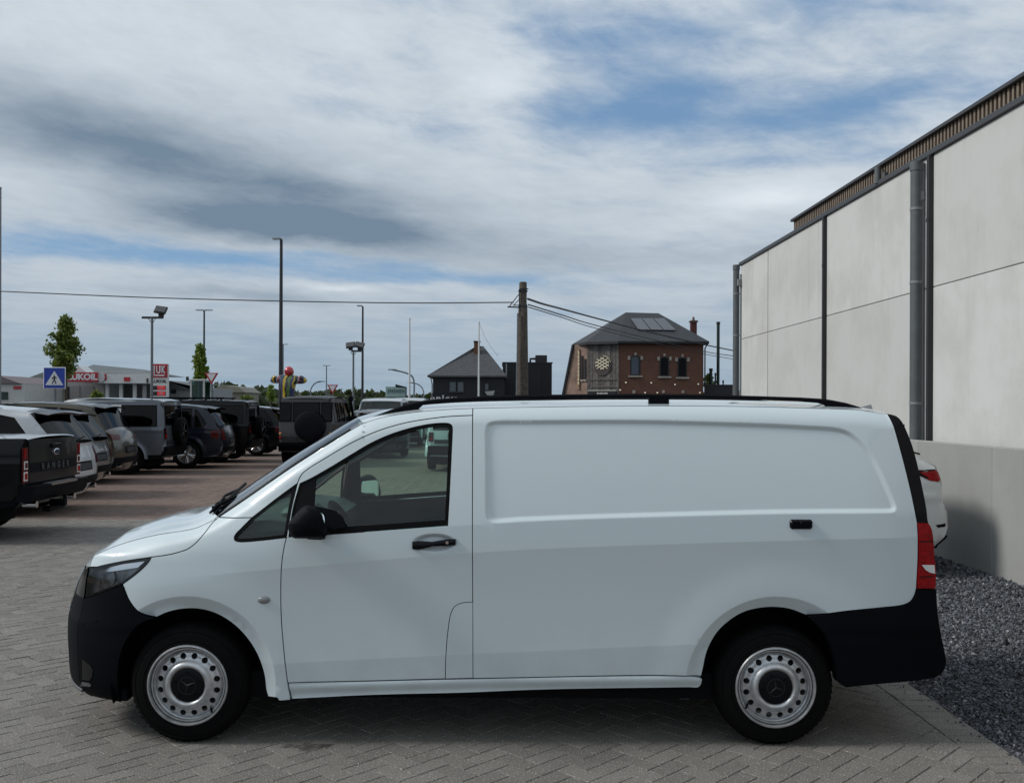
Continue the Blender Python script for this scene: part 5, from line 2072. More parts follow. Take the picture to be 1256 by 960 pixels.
def offroader(name, label, group, loc, rz, body, L=4.6, Wd=1.95, H=1.98, roof=None, rim='dark', cover=None, old=False, rack=False, spare=True, white_panel=False, wheel=.40, glass=None, bumper=None):
    """upright box-bodied off-roader with a spare wheel on its flat tail"""
    b = 1.22 * (H / 1.98)
    k = H / 1.98
    prof = [(.12, .42), (.02, .62), (.04, .95), (.14, 1.10 * k), (1.20, 1.17 * k), (1.42, 1.20 * k), (1.72, 1.60 * k), (1.95, 1.86 * k), (2.25, 1.955 * k), (3.0, H), (L - .22, 1.95 * k), (L - .07, 1.90 * k),
            (L - .03, 1.22 * k), (L, .95), (L, .62), (L - .10, .42)]
    c = Car(name, label, 'off-roader', group, loc, rz, L, Wd, prof, b, wheel, (.80, L - .95), body, tumble=.10 if not old else .16, rnd=.07 if not old else .045, bulge=(.04, .03), sill=.38)
    c.rim = rim
    zb, zt = b + .03, 1.80 * k
    g1 = [(1.62, zb), (1.98, zt - .06), (2.02, zt), (2.55, zt), (2.55, zb)]
    g2 = [(2.64, zb), (2.64, zt), (3.35, zt), (3.35, zb)]
    g3 = [(3.44, zb), (3.44, zt), (L - .22, zt), (L - .20, zb)]
    c.flank([g1, g2, g3], .50, glass_mat=glass)
    c.strip(0, 5)
    c.strip(5, 7, .03, 'windscreen', M_GLASS_C)
    if roof is None:
        c.strip(7, 11, .03)
    else:
        c.strip(7, 11, .03, 'roof', roof)
        for sd in (-1, 1):
            band = np.array([(1.98, 1.84 * k), (2.25, 1.945 * k), (3.0, 1.988 * k), (L - .2, 1.94 * k), (L - .08, 1.885 * k), (L - .07, 1.835 * k)]) - np.array([L / 2, 0])
            panel('roof_side', band, c.Y, roof, c.root, sd, gap=0, grid=.15, off=.006, flange=.01)
    c.strip(11, 15, .02)
    c.finish()
    w = c.w
    gz0, gz1 = 1.30 * k, 1.78 * k
    if old:
        for y0, y1 in ((-.36, .40), (-w + .13, -.46), (.50, w - .13)):
            f = c.patch('rear_window_frame', gz0 - .045, gz1 + .035, y0 - .035, y1 + .035, M_SEAL, off=.010, b=.02)
            c.patch('rear_window', gz0, gz1, y0, y1, M_GLASS_D, f, off=.016, b=.02)
    else:
        f = c.patch('rear_window_frame', gz0 - .03, gz1 + .03, -w + .22, w - .22, M_SEAL, off=.006, b=.02)
        c.patch('rear_window', gz0, gz1, -w + .25, w - .25, M_GLASS_D, f, off=.012, b=.02)
    c.patch('rear_bumper', .46, .72, -w + .08, w - .08, bumper or M_BLACKP, off=.07, b=.02, n=7, th=.1)
    for sd in (-1, 1):
        if old:
            for z in (.86, .98):
                x = float(c.end_x(z)) + .03
                mb = MB()
                mb.lathe([(.042, -.01), (.040, .015), (.02, .024), (.001, .025)], 'x', 18)
                o = mb.build('tail_light', M_RED if z < .9 else M_AMBER, c.root, 40)
                o.location = (x, sd * (w - .14), z)
        else:
            t = c.patch('tail_light', .92 * k, 1.20 * k, sd * (w - .24), sd * (w - .10), M_BLACKG, off=.012, b=.02)
            c.patch('lamp_lens', .95 * k, 1.04 * k, sd * (w - .22), sd * (w - .12), M_RED, t, off=.020, b=.02)
            c.patch('lamp_lens', 1.08 * k, 1.17 * k, sd * (w - .22), sd * (w - .12), M_RED_D, t, off=.020, b=.02)
        mb = MB()
        mb.box((L / 2 - 1.9 - .25 * 0, sd * (w + .0), .36), (1.5, .12, .05), bev=.01)
        mb.build('side_step', M_BLACKP, c.root, 40)
        # flared arches
        for ax in c.axles:
            mb = MB()
            rr = c.r + .085
            vs, fs = [], []
            for i in range(17):
                t = math.pi * i / 16
                for a, yy in ((rr - .02, w - .02), (rr - .02, w + .045), (rr + .035, w + .02), (rr + .05, w - .02)):
                    vs.append((ax - L / 2 + a * math.cos(t), sd * yy, c.r + a * math.sin(t)))
            fs = [(i * 4 + q, i * 4 + q + 1, i * 4 + 5 + q, i * 4 + 4 + q) for i in range(16) for q in range(3)]
            mb.add(vs, fs)
            mb.build('wheel_arch_trim', M_BLACKP if old else c.body, c.root, 40)
        if white_panel:
            pn = np.array([(3.36, zb - .02), (3.36, zt + .02), (3.62, zt + .02), (3.62, zb - .02)]) - np.array([L / 2, 0])
            panel('window_panel', pn, c.Y, M_PLATE, c.root, sd, gap=0, grid=.2, off=.012, flange=.012)
        c.patch('headlight', .86, 1.02, sd * (w - .40), sd * (w - .22), M_LENS, rear=False, off=.01, b=.02)
    c.patch('grille', .78, 1.04, -.5, .5, M_BLACKG, rear=False, b=.02)
    c.patch('front_bumper', .48, .72, -w + .05, w - .05, M_BLACKP, rear=False, off=.06, b=.02, th=.1)
    c.plate(.78, -.45 if not old else -.5)
    if spare:
        c.spare(.06 if not old else .16, 1.10 * k if not old else 1.13 * k, .38 if cover is None else .455, cover)
    if rack:
        mb = MB()
        zr = H + .07
        for sd in (-1, 1):
            mb.box((.35, sd * (w - .28), zr), (2.3, .04, .05), bev=.008)
            for x in (-.7, .1, .9, 1.4):
                mb.box((x, sd * (w - .28), zr - .06), (.05, .04, .10))
        for x in np.linspace(-.75, 1.45, 7):
            mb.box((x, 0, zr), (.05, 2 * w - .56, .03))
        mb.build('roof_rack', M_BLACKP, c.root, 30)
    c.mirrors(1.72, b + .12, M_BLACKP)
    c.door_lines((1.58, 2.6, 3.4), .52, b)
    c.handles((2.45, 3.25), b - .1, M_BLACKP)
    return c


def side_ladder(c, sd=1):
    """snorkel beside the windscreen"""
    mb = MB()
    x = 1.35 - c.L / 2
    y = sd * (c.w - .02)
    mb.tube([(x - .5, y, 1.05), (x - .1, y + sd * .06, 1.15), (x + .12, y + sd * .05, 1.4), (x + .38, y + sd * .0, 1.95)], .045, 10)
    mb.box((x + .38, y, 2.05), (.12, .16, .18), bev=.03)
    mb.build('snorkel', M_BLACKP, c.root, 40)


P_BLACK = paint('black_paint', (.0025, .003, .004), .3, 0, .01, .28)
P_WHITE = paint('suv_white_paint', (.50, .525, .55), .4, 0, .15)
P_GREY = paint('dark_grey_paint', (.03, .033, .037), .35, .2, .03, .6)
P_BRONZE = paint('bronze_paint', (.056, .049, .033), .38, .4, .05, .7)
P_SILVER = paint('silver_grey_paint', (.105, .118, .137), .35, .4, .04, .7)
P_SILVERROOF = paint('light_silver_paint', (.30, .315, .325), .35, .3, .02)
P_BLUE = paint('midnight_blue_paint', (.006, .009, .018), .3, .2, .02, .5)
P_OLD = paint('old_grey_paint', (.060, .060, .061), .5, .1, .05, .25)
P_PALE = paint('pale_silver_paint', (.40, .43, .45), .4, .3, .05)
P_HATCH = paint('hatch_white_paint', (.60, .61, .60), .4, 0, .10)
ROW = 'cars parked side by side along the left'


def spot(px_near, D_near, Wd, tail_x, L):
    """centre of a car that points left, with its tail at tail_x and its near flank at depth D_near"""
    return (tail_x - L / 2, GY(D_near + Wd / 2), 0)


def pickup():
    L, Wd = 5.35, 1.90
    prof = [(.12, .42), (.02, .62), (.05, .95), (.16, 1.12), (1.35, 1.20), (1.50, 1.22), (1.90, 1.58), (2.20, 1.78), (2.6, 1.83), (3.35, 1.81), (3.62, 1.76), (3.78, 1.40), (3.80, 1.385), (L - .03, 1.385), (L, 1.37), (L, .80), (L - .04, .62), (L - .14, .48)]
    c = Car('pickup_truck', 'black pickup truck with chrome tail badge and lettered tailgate at the left edge', 'pickup', ROW, spot(0, 12.6, Wd, -6.25, L), R(1.5), L, Wd, prof, 1.16, .39, (.95, L - 1.28), P_BLACK, rnd=.09, bulge=(.035, .03), sill=.42)
    c.rim = 'dark'
    zb = 1.24
    c.flank([[(1.72, zb), (2.25, 1.66), (2.55, 1.72), (2.68, 1.72), (2.68, zb)], [(2.76, zb), (2.76, 1.72), (3.45, 1.68), (3.58, zb + .04)]], .56)
    c.strip(0, 5)
    c.strip(5, 7, .04, 'windscreen', M_GLASS_C)
    c.strip(7, 10, .03)
    c.strip(10, 11, .02, 'cab_rear_window', M_GLASS_D)
    t = c.strip(12, 14, .035, 'load_cover', mat('load_cover_silver', (.36, .375, .39), .22, metal=.6, coat=.6))
    c.strip(14, 17, .02)
    c.finish()
    w = c.w
    tg = c.patch('tailgate', .80, 1.355, -w + .19, w - .19, P_BLACK, off=.018, b=.02, n=7)
    c.patch('tailgate_band', .93, 1.06, -w + .21, w - .21, M_BLACKP, tg, off=.021, b=.02, n=7)
    x = L / 2 + .047
    text_mesh('tailgate_lettering', 'RANGER', .125, mat('letter_grey', (.055, .055, .058), .4, metal=.3), tg, Matrix.Translation((x - .004, 0, .99)) @ Matrix.Rotation(R(90), 4, 'Z') @ Matrix.Rotation(R(90), 4, 'X'), .004, .004, 2.25)
    mb = MB()
    mb.lathe([(.10, -.01), (.10, .008), (.085, .012), (.001, .013)], 'x', 32)
    o = mb.build('oval_badge', M_CHROME, tg, 40)
    o.scale = (1, 1.0, .45)
    o.location = (x - .004, .02, 1.18)
    mb = MB()
    mb.lathe([(.082, 0), (.082, .004), (.001, .004)], 'x', 32)
    o = mb.build('badge_field', mat('badge_blue', (.05, .07, .12), .2, metal=.5), tg, 40)
    o.scale = (1, 1.0, .42)
    o.location = (x + .008, .02, 1.18)
    mb = MB()
    mb.box((x, 0, 1.27), (.03, .30, .06), bev=.01)
    mb.build('tailgate_handle', M_BLACKG, tg, 40)
    for sd in (-1, 1):
        l = c.patch('tail_light', .80, 1.27, sd * (w - .17), sd * (w - .035), M_RED_D, off=.014, b=.02)
        c.patch('lamp_lens', 1.13, 1.25, sd * (w - .10), sd * (w - .05), M_RED, l, off=.020, b=.02)
        c.patch('lamp_ring', .98, 1.09, sd * (w - .15), sd * (w - .05), M_WHITEL, l, off=.020, b=.02)
        c.patch('lamp_lens', 1.00, 1.07, sd * (w - .13), sd * (w - .07), M_RED_D, l, off=.026, b=.02)
        c.patch('lamp_ring', .83, .95, sd * (w - .15), sd * (w - .04), M_WHITEL, l, off=.020, b=.02)
        c.patch('lamp_lens', .85, .93, sd * (w - .13), sd * (w - .06), M_RED, l, off=.026, b=.02)
        mb = MB()
        mb.cyl((L / 2 - .12, sd * .62, .50), (L / 2 + .06, sd * .62, .50), .045, n=14)
        mb.build('exhaust_tip', M_CHROME, c.root, 40)
    b = c.patch('rear_bumper', .55, .76, -w + .05, w - .05, M_BLACKP, off=.16, b=.02, n=7, th=.2)
    c.patch('bumper_step', .74, .775, -.42, .42, mat('chrome_step', (.35, .35, .36), .3, metal=.8), b, off=.17, b=.02, th=.12)
    mb = MB()
    mb.box((L / 2 + .08, 0, .47), (.22, .09, .09), bev=.01)
    mb.cyl((L / 2 + .17, 0, .47), (L / 2 + .17, 0, .58), .025, n=12)
    mb.box((L / 2 + .02, .0, .40), (.10, .5, .06))
    mb.build('tow_bar', M_BLACKP, c.root, 40)
    c.plate(.60, .0)
    c.mirrors(1.82, 1.30, M_BLACKG)
    c.handles((2.55, 3.45), 1.08, M_CHROME)
    c.door_lines((1.62, 2.72, 3.66), .55, 1.2)
    c.patch('grille', .75, 1.05, -.55, .55, M_BLACKG, rear=False)
    for sd in (-1, 1):
        c.patch('headlight', .88, 1.08, sd * (w - .40), sd * (w - .12), M_LENS, rear=False)


pickup()
suv('sport_suv', 'white sport utility with dark spoiler parked just beyond the black pickup', ROW, spot(0, 15.7, 1.96, -7.22, 4.85), R(2), P_WHITE, H=1.80, rake=.42, lamp='tall', tail_drop=.02)
suv('sport_suv', 'grey sport utility mostly hidden between the white and the bronze ones', ROW, spot(0, 18.6, 1.94, -8.12, 4.7), R(2), paint('mid_grey_paint', (.10, .108, .11), .35, .4, .06), L=4.7, H=1.73, rake=.44, lamp='tall', rails=False)
suv('luxury_suv', 'bronze-olive luxury sport utility with a thin dark red tail light', ROW, spot(0, 22.0, 2.02, -8.85, 5.0), R(3), P_BRONZE, L=5.0, Wd=2.02, H=1.87, roof=P_GREY, rake=.30, lamp='bar', rails=False, wheel=.39)
offroader('boxy_off_roader', 'silver-grey boxy off-roader with pale roof and black spare wheel in the left row', ROW, spot(0, 25.5, 1.98, -8.85, 4.75), R(2), P_SILVER, L=4.75, H=1.99, roof=P_SILVERROOF, white_panel=True, rack=False)
suv('compact_suv', 'midnight blue sport utility with bright alloy wheels in the left row', ROW, spot(0, 28.0, 1.92, -8.05, 4.6), R(3), P_BLUE, L=4.6, Wd=1.92, H=1.83, rake=.38, lamp='tall', rails=False, wheel=.40)
offroader('boxy_off_roader', 'black boxy off-roader with a flat roof rack beyond the blue one', ROW, spot(0, 31.0, 1.98, -8.0, 4.7), R(1), P_BLACK, L=4.7, H=1.98, rack=True)
suv('dark_estate_suv', 'black sport utility with pale roof farthest along the left row', ROW, spot(0, 35.0, 1.95, -7.75, 4.8), R(2), P_BLACK, L=4.8, H=1.78, roof=P_SILVERROOF, lamp='tall')
oc = offroader('classic_off_roader', 'grey classic off-roader seen from behind with a round black spare wheel cover', None, (-5.72, GY(29.2 + 2.15), 0), R(-92), P_OLD, L=4.3, Wd=1.80, H=2.10, roof=mat('dark_roof_paint', (.006, .006, .007), .4, coat=.1, spec=.2), cover=mat('black_vinyl_cover', (.003, .0035, .006), .5, spec=.12), old=True, wheel=.41)
side_ladder(oc, 1)
offroader('pale_off_roader', 'pale silver off-roader facing the camera, left of two behind the van roof', 'pale off-roaders facing the camera', (-5.05, GY(42.4), 0), R(88), P_PALE, L=4.6, H=2.12, spare=False, glass=M_GLASS_C)
offroader('pale_off_roader', 'pale silver off-roader facing the camera, right of two behind the van roof', 'pale off-roaders facing the camera', (-4.30, GY(45.4), 0), R(87), P_PALE, L=4.6, H=2.16, spare=False, glass=M_GLASS_C)
suv('window_view_suv', 'dark sport utility seen through the cab windows of the van', None, (-4.55, GY(36), 0), R(-75), P_GREY, L=4.6, H=1.66)
offroader('white_off_roader', 'white off-roader with black lower body seen through the van door window', None, (-1.02, GY(27 + 2.3), 0), R(-91), P_WHITE, L=4.6, H=1.80, roof=M_BLACKG, spare=True)
suv('far_dark_suv', 'dark green-grey sport utility behind the left row near the petrol price sign', None, (-15.0, GY(43), 0), R(6), paint('dark_green_paint', (.03, .045, .05), .3, .3, .05), L=4.9, H=2.05, rails=True)


def hatch():
    L, Wd = 4.2, 1.80
    prof = [(.10, .32), (.0, .50), (.05, .72), (.20, .88), (.95, 1.0), (1.55, 1.36), (1.95, 1.50), (2.6, 1.545), (3.35, 1.50), (3.58, 1.455), (3.90, 1.285), (4.06, 1.20), (4.12, 1.02), (4.13, .80), (4.19, .72), (4.20, .52), (4.17, .42), (4.05, .32)]
    c = Car('white_hatchback', 'white hatchback with pointed red tail light tucked between the van and the concrete wall', 'hatchback', None, (4.97 - L / 2, GY(10.55 + Wd / 2), 0), R(-1), L, Wd, prof, .98, .32, (.80, L - .80), P_HATCH, bulge=(.06, .03), sill=.24, rnd=.10)
    c.rim = 'silver'
    zb = 1.0
    c.flank([[(1.22, zb), (1.78, 1.38), (2.25, 1.44), (2.25, zb)], [(2.33, zb), (2.33, 1.445), (3.05, 1.42), (3.40, 1.30), (3.40, zb + .06)]])
    c.strip(0, 4)
    c.strip(4, 6, .04, 'windscreen', M_GLASS_C)
    c.strip(6, 9, .03)
    c.strip(9, 10, .05, 'rear_window', M_GLASS_D)
    c.strip(10, 17)
    c.finish()
    w = c.w
    for sd in (-1, 1):
        poly = np.array([(3.72, 1.155), (4.02, 1.165), (4.07, 1.14), (4.085, 1.06), (4.05, 1.035), (3.95, 1.05)]) - np.array([L / 2, 0])
        t = panel('tail_light', poly, c.Y, M_RED, c.root, sd, gap=0, grid=.05, off=.008, flange=.02)
        edge = np.array([(3.70, 1.16), (4.02, 1.172), (4.02, 1.160), (3.82, 1.148), (3.93, 1.085), (3.93, 1.068)]) - np.array([L / 2, 0])
        panel('lamp_edge', edge, c.Y, M_BLACKG, t, sd, gap=0, grid=.05, off=.012, flange=.008)
        c.patch('rear_lamp_face', 1.04, 1.14, sd * (w - .45), sd * (w - .17), M_RED_D, t, off=.008)
        sl = np.array([(4.02, .565), (4.14, .58), (4.14, .545), (4.05, .535)]) - np.array([L / 2, 0])
        panel('bumper_slot', sl, c.Y, M_BLACKP, c.root, sd, gap=0, grid=.05, off=.006, flange=.01)
    c.patch('bumper_base', .30, .44, -w + .14, w - .14, M_BLACKP, off=.012)
    c.plate(.82)
    mb = MB()
    mb.tube([(L / 2 - .30 + .10, -.2, 1.335), (L / 2 - .20, -.45, 1.32)], .012, 6)
    mb.build('rear_wiper', M_BLACKP, c.root, 40)
    c.mirrors(1.45, 1.08, P_HATCH)
    c.handles((2.1, 3.0), .90, P_HATCH)
    c.door_lines((1.2, 2.29, 3.2), .35, zb)


hatch()
# ------------------------------------------------------------------ poles, signs, lamps
M_POLE = mat('dark_steel_pole', (.018, .020, .024), .5)
M_POLEG = mat('grey_steel_pole', (.13, .145, .155), .5, var=.15)
M_POLEW = mat('white_pole', (.62, .63, .62), .4)
M_SIGNW = mat('sign_white', (.66, .67, .68), .4)
M_SIGNR = mat('sign_red', (.40, .018, .03), .4)
M_SIGNB = mat('sign_blue', (.012, .045, .33), .4)
M_SIGNK = mat('sign_black', (.012, .012, .013), .4)
FX = Matrix.Rotation(R(90), 4, 'X')          # text standing upright, read from -Y


def local(root):
    o = Vector(root.location)
    return lambda px, py, D: W(px, py, D) - o


def lamp_post(px, ytop, D, label, arms, mat_, r=.07, head=.55, group=None):
    """tapered street-light pole; arms: list of (dx, dz, head length)"""
    t = W(px, ytop, D)
    root = empty('street_lamp', (t.x, t.y, 0), 0, label, 'street lamp', group)
    H = t.z
    m = MB()
    m.cyl((0, 0, 0), (0, 0, 1.2), r * 1.25, r * 1.2, 12)
    m.cyl((0, 0, 1.2), (0, 0, H), r, r * .65, 12)
    m.build('pole', mat_, root)
    for dx, dz, hl in arms:
        sg = 1 if hl > 0 else -1
        m = MB()
        m.tube([(0, 0, H - .03), (dx * .5, 0, H + dz * .7), (dx, 0, H + dz)], r * .5, 8)
        a = m.build('arm', mat_, root)
        m = MB()
        m.add([(dx, -.11, H + dz - .02), (dx, .11, H + dz - .02), (dx + hl, .14, H + dz + .01), (dx + hl, -.14, H + dz + .01), (dx, -.10, H + dz + .07), (dx, .10, H + dz + .07), (dx + hl, .11, H + dz + .06), (dx + hl, -.11, H + dz + .06)],
              [(0, 1, 2, 3), (4, 7, 6, 5), (0, 4, 5, 1), (2, 6, 7, 3), (0, 3, 7, 4), (1, 5, 6, 2)])
        h = m.build('lamp_head', M_GALV, a)
        m = MB()
        m.box((dx + hl * .6, 0, H + dz - .012), (abs(hl) * .5, .16, .02))
        m.build('lamp_glass', mat('lamp_glass_pane', (.4, .4, .4), .2), h, None)


def flood_post(px, ytop, D, label, heads, bar):
    t = W(px, ytop, D)
    root = empty('floodlight_post', (t.x, t.y, 0), 0, label, 'floodlight')
    H = t.z
    m = MB()
    m.cyl((0, 0, 0), (0, 0, H), .055, .045, 12)
    m.build('pole', M_POLEG, root)
    m = MB()
    m.box(((bar[0] + bar[1]) / 2, 0, H), (bar[1] - bar[0], .07, .08), bev=.008)
    m.tube([(-.14, 0, H - .02), (0, 0, H - .25), (.14, 0, H - .02)], .015, 6)
    b = m.build('cross_bar', M_POLE, root)
    for x, tilt in heads:
        M = Matrix.Rotation(tilt, 4, 'Y') @ Matrix.Rotation(R(-38), 4, 'X')
        m = MB()
        m.box((x, -.05, H + .28), (.44, .09, .34), M=M, bev=.02)
        h = m.build('flood_head', M_POLE, b)
        m = MB()
        m.box(Vector((x, -.05, H + .28)) + (M @ Vector((0, -.05, 0))), (.37, .02, .27), M=M, bev=.004)
        m.build('flood_glass', mat('flood_glass_grey', (.06, .06, .058), .25, coat=.5), h, None)
        m = MB()
        m.box((x, 0, H + .10), (.20, .05, .14))
        m.build('bracket', M_POLE, h, None)


lamp_post(345, 294, 52, 'tallest dark lamp post with one pale head above the left car row', [(-.05, .02, -.42), ], M_POLE, .12)
lamp_post(250.5, 381, 80, 'distant T-shaped twin street lamp behind the narrow green tree', [(-.08, .02, -.62), (.08, .02, .62)], M_POLE, .10)
lamp_post(445, 376, 72, 'slim dark lamp post with short arm right of the flood lights', [(-.08, .03, -.36)], M_POLE, .10)
lamp_post(400.5, 448.5, 120, 'small far twin street lamp between the tall pole and the flood lights', [(-.08, .0, -.42), (.08, .0, .42)], M_POLEG, .09)
lamp_post(347.5, 422.5, 118, 'faint twin street lamp half hidden behind the tallest post', [(-.08, .0, -.5), (.08, .0, .5)], M_POLEG, .08)
flood_post(186.5, 389.5, 36, 'grey post with one big tilted floodlight beside the petrol price sign', [(.34, R(8))], (-.38, .42))
flood_post(433.5, 430.5, 46, 'grey post with two black floodlights in the middle distance', [(-.13, R(-8)), (.30, R(12))], (-.10, .38))


def bent_lamp(pts, D, label):
    P = [W(x, y, D) for x, y in pts]
    root = empty('bent_street_lamp', (P[0].x, P[0].y, 0), 0, label, 'street lamp')
    o = Vector(root.location)
    m = MB()
    m.tube([Vector((0, 0, 0))] + [Vector(p) - o for p in smooth_line([tuple(p) for p in P], .5)], .085, 8)
    m.build('pole', M_POLEG, root)
    e = P[-1] - o
    m = MB()
    m.box(e, (.9, .25, .12), bev=.03)
    m.build('lamp_head', M_GALV, root)


bent_lamp([(507.5, 492), (507.5, 466), (504.5, 460.5), (497, 457), (481, 453.2)], 105, 'near curved street lamp bending left beside the left white flagpole')
bent_lamp([(519.5, 492), (519.5, 480), (516.5, 474), (511, 470.5), (503.5, 469.2)], 150, 'far curved street lamp just left of the dark house')
bent_lamp([(381, 484), (381, 478), (383.5, 473), (388, 469), (394.5, 467.6)], 125, 'small curved street lamp bending right behind the grey off-roader')


def straight_pole(px, y0, D, r, m_, name, label):
    t = W(px, y0, D)
    root = empty(name, (t.x, t.y, 0), 0, label, 'pole')
    m = MB()
    m.cyl((0, 0, 0), (0, 0, t.z), r, r * .6, 12)
    p = m.build('shaft', m_, root)
    m = MB()
    m.lathe([(.001, .06), (r * .7, .04), (r * .8, 0), (r * .6, -.03)], 'z', 12, (0, 0, t.z))
    m.build('finial', m_, root)
    return root


straight_pole(502.5, 391, 66, .09, M_POLEW, 'flagpole', 'bare white flagpole left of the dark house')
fp = straight_pole(587.5, 395, 62, .075, M_POLEW, 'flagpole', 'bare white flagpole in front of the dark house')
m = MB()
lp = local(fp)
m.tube([lp(588, 396, 62), lp(594, 412, 62.5), lp(601, 424, 63), lp(611, 437, 64)], .010, 4)
m.build('halyard', M_POLEG, fp)
straight_pole(.5, 231, 40, .07, M_GALV, 'thin_mast', 'thin mast at the very left edge of the picture')


def crossing_sign():
    D = 30
    c = W(67, 463.5, D)
    root = empty('crossing_sign', (c.x, c.y, 0), R(4), 'square blue pedestrian crossing sign in front of the leafy tree', 'road sign')
    m = MB()
    m.cyl((0, .04, 0), (0, .04, c.z + .25), .038, n=12)
    m.build('post', M_POLEG, root)
    h = .335
    m = MB()
    m.box((0, 0, c.z), (2 * h, .03, 2 * h), bev=.01)
    b = m.build('sign_board', M_SIGNW, root)
    m = MB()
    m.box((0, -.017, c.z), (2 * h - .05, .008, 2 * h - .05))
    m.build('blue_field', M_SIGNB, b, None)
    m = MB()
    tri = [(-.27, -.22), (.27, -.22), (0, .22)]
    m.prism(tri, lambda a, q: (a, -.022, c.z + q), lambda a, q: (a, -.026, c.z + q))
    m.build('white_triangle', M_SIGNW, b, None)
    m = MB()
    Z = c.z
    fig = lambda pts, r: m.tube([(x, -.028, Z + z) for x, z in pts], r, 6)
    m.lathe([(.001, .006), (.026, .004), (.026, -.004)], 'y', 14, (0, -.030, Z + .092))
    fig([(0, .06), (0, -.05)], .026)
    fig([(0, .055), (-.055, .0), (-.075, -.03)], .012)
    fig([(0, .055), (.05, .01), (.07, -.01)], .012)
    fig([(0, -.05), (-.035, -.11), (-.06, -.18)], .016)
    fig([(0, -.05), (.03, -.11), (.055, -.18)], .016)
    m.build('walking_figure', M_SIGNK, b, None)


crossing_sign()


def yield_sign(px, py, D, sz, label):
    c = W(px, py, D)
    root = empty('yield_sign', (c.x, c.y, 0), 0, label, 'road sign')
    m = MB()
    m.cyl((0, .04, 0), (0, .04, c.z + .1), .035, n=10)
    m.build('post', M_POLEG, root)
    a = sz
    for nm, k, y, mt in (('red_border', 1.0, 0, M_SIGNR), ('white_field', .66, -.016, M_SIGNW)):
        tri = [(-a * k, a * .62 * k), (a * k, a * .62 * k), (0, -a * 1.05 * k)]
        m = MB()
        m.prism(tri, lambda x, z: (x, y - .012, c.z + z + .02 * (k < 1)), lambda x, z: (x, y + .012, c.z + z + .02 * (k < 1)))
        m.build(nm, mt, root, None)


yield_sign(259.5, 462.5, 38, .27, 'red and white yield sign beside the narrow green tree')
yield_sign(408, 476, 52, .30, 'small yield sign above the roof of the grey off-roader')


def utility_pole():
    D = 38
    t, b = W(641.5, 346, D), W(641, 490, D)
    root = empty('utility_pole', (t.x, t.y, 0), 0, 'stout weathered wooden utility pole with steel bracket behind the van', 'utility pole')
    H = t.z
    m = MB()
    m.lathe([(.24, 0), (.215, H * .5), (.175, H - .9), (.150, H - .85), (.150, H - .05), (.13, H), (.001, H)], 'z', 18)
    mw = mat('weathered_wood', (.075, .062, .050), .9, var=.35, vscale=9, bump=.4, bscale=40)
    m.build('shaft', mw, root, 50)
    q = local(root)
    m = MB()
    pts = lambda *a: [q(x, y, D - .15) for x, y in a]
    m.tube(pts((637, 354.5), (637, 376)), .022, 6)
    m.tube(pts((637, 354.5), (648, 354.2)), .022, 6)
    m.tube(pts((622.5, 376.2), (637, 377)), .028, 6)
    m.tube(pts((625, 375.5), (636.5, 361)), .020, 6)
    m.tube(pts((630, 374.5), (636.5, 367.5)), .016, 6)
    m.tube(pts((629, 374.4), (637, 374.4)), .018, 6)
    m.build('steel_bracket', M_POLE, root, 30)
    m = MB()
    for z in (H - .35, H - .95):
        m.cyl((0, 0, z - .03), (0, 0, z + .03), .185, n=18)
    m.build('pole_band', M_POLE, root, 30)
    m = MB()
    m.tube([q(635, 384, D - .2), q(634.5, 430, D - .22), q(633.5, 490, D - .26)], .03, 6)
    m.build('cable_duct', M_POLEG, root)
    return root


utility_pole()


def wire(pts, r, label, name='overhead_wire'):
    P = [W(*p) for p in pts]
    S_ = smooth_line([tuple(p) for p in P], 1.0)
    o = Vector(S_[0])
    m = MB()
    m.tube([Vector(p) - o for p in S_], r, 5)
    ob = m.build(name, mat('black_cable', (.012, .012, .013), .6), None, None, loc=o)
    tag(ob, label, 'cable')


wire([(-60, 354.5, 40), (0, 357.2, 39.6), (200, 365.5, 39), (400, 370.3, 38.5), (520, 371.6, 38.2), (630, 370.8, 37.9)], .022, 'long overhead wire crossing the sky to the left of the utility pole')
wire([(647.5, 366.5, 38), (662, 371.5, 40), (690, 379, 46), (740, 392.5, 56), (800, 408, 66), (866, 423, 72), (900, 430, 75)], .045, 'thick upper cable running right from the utility pole')
wire([(648, 373.5, 38), (690, 386.5, 46), (720, 396, 52), (800, 416, 66), (866, 431.5, 72), (900, 436.5, 75)], .028, 'middle of the three cables running right from the utility pole')
wire([(648, 376.5, 38), (690, 389.5, 46), (720, 399.5, 52), (800, 420, 66), (866, 434.5, 72), (900, 440.5, 75)], .022, 'lowest of the three cables running right from the utility pole')


# ------------------------------------------------------------------ trees
def leaf_mat(name, c0, c1):
    m = mat(name, c0, .6)
    g = NG(m.node_tree)
    b = g.n['Principled BSDF']
    geo = g.node('ShaderNodeNewGeometry')
    n = g.noise(geo.outputs['Position'], 1.6, 3, .6)
    f = g.m('ADD', g.m('MULTIPLY', geo.outputs['Random Per Island'], .6), g.m('MULTIPLY', g.ramp(n, .35, .65), .4))
    g.l.new(g.mix(f, c0, c1), b.inputs['Base Color'])
    b.inputs['Subsurface Weight'].default_value = 0.0
    tr = g.node('ShaderNodeBsdfTranslucent')
    g.l.new(g.mix(.4, c1, (.12, .16, .02)), tr.inputs[0])
    mx = g.node('ShaderNodeMixShader')
    mx.inputs[0].default_value = .3
    g.l.new(b.outputs[0], mx.inputs[1])
    g.l.new(tr.outputs[0], mx.inputs[2])
    g.l.new(mx.outputs[0], g.n['Material Output'].inputs[0])
    return m


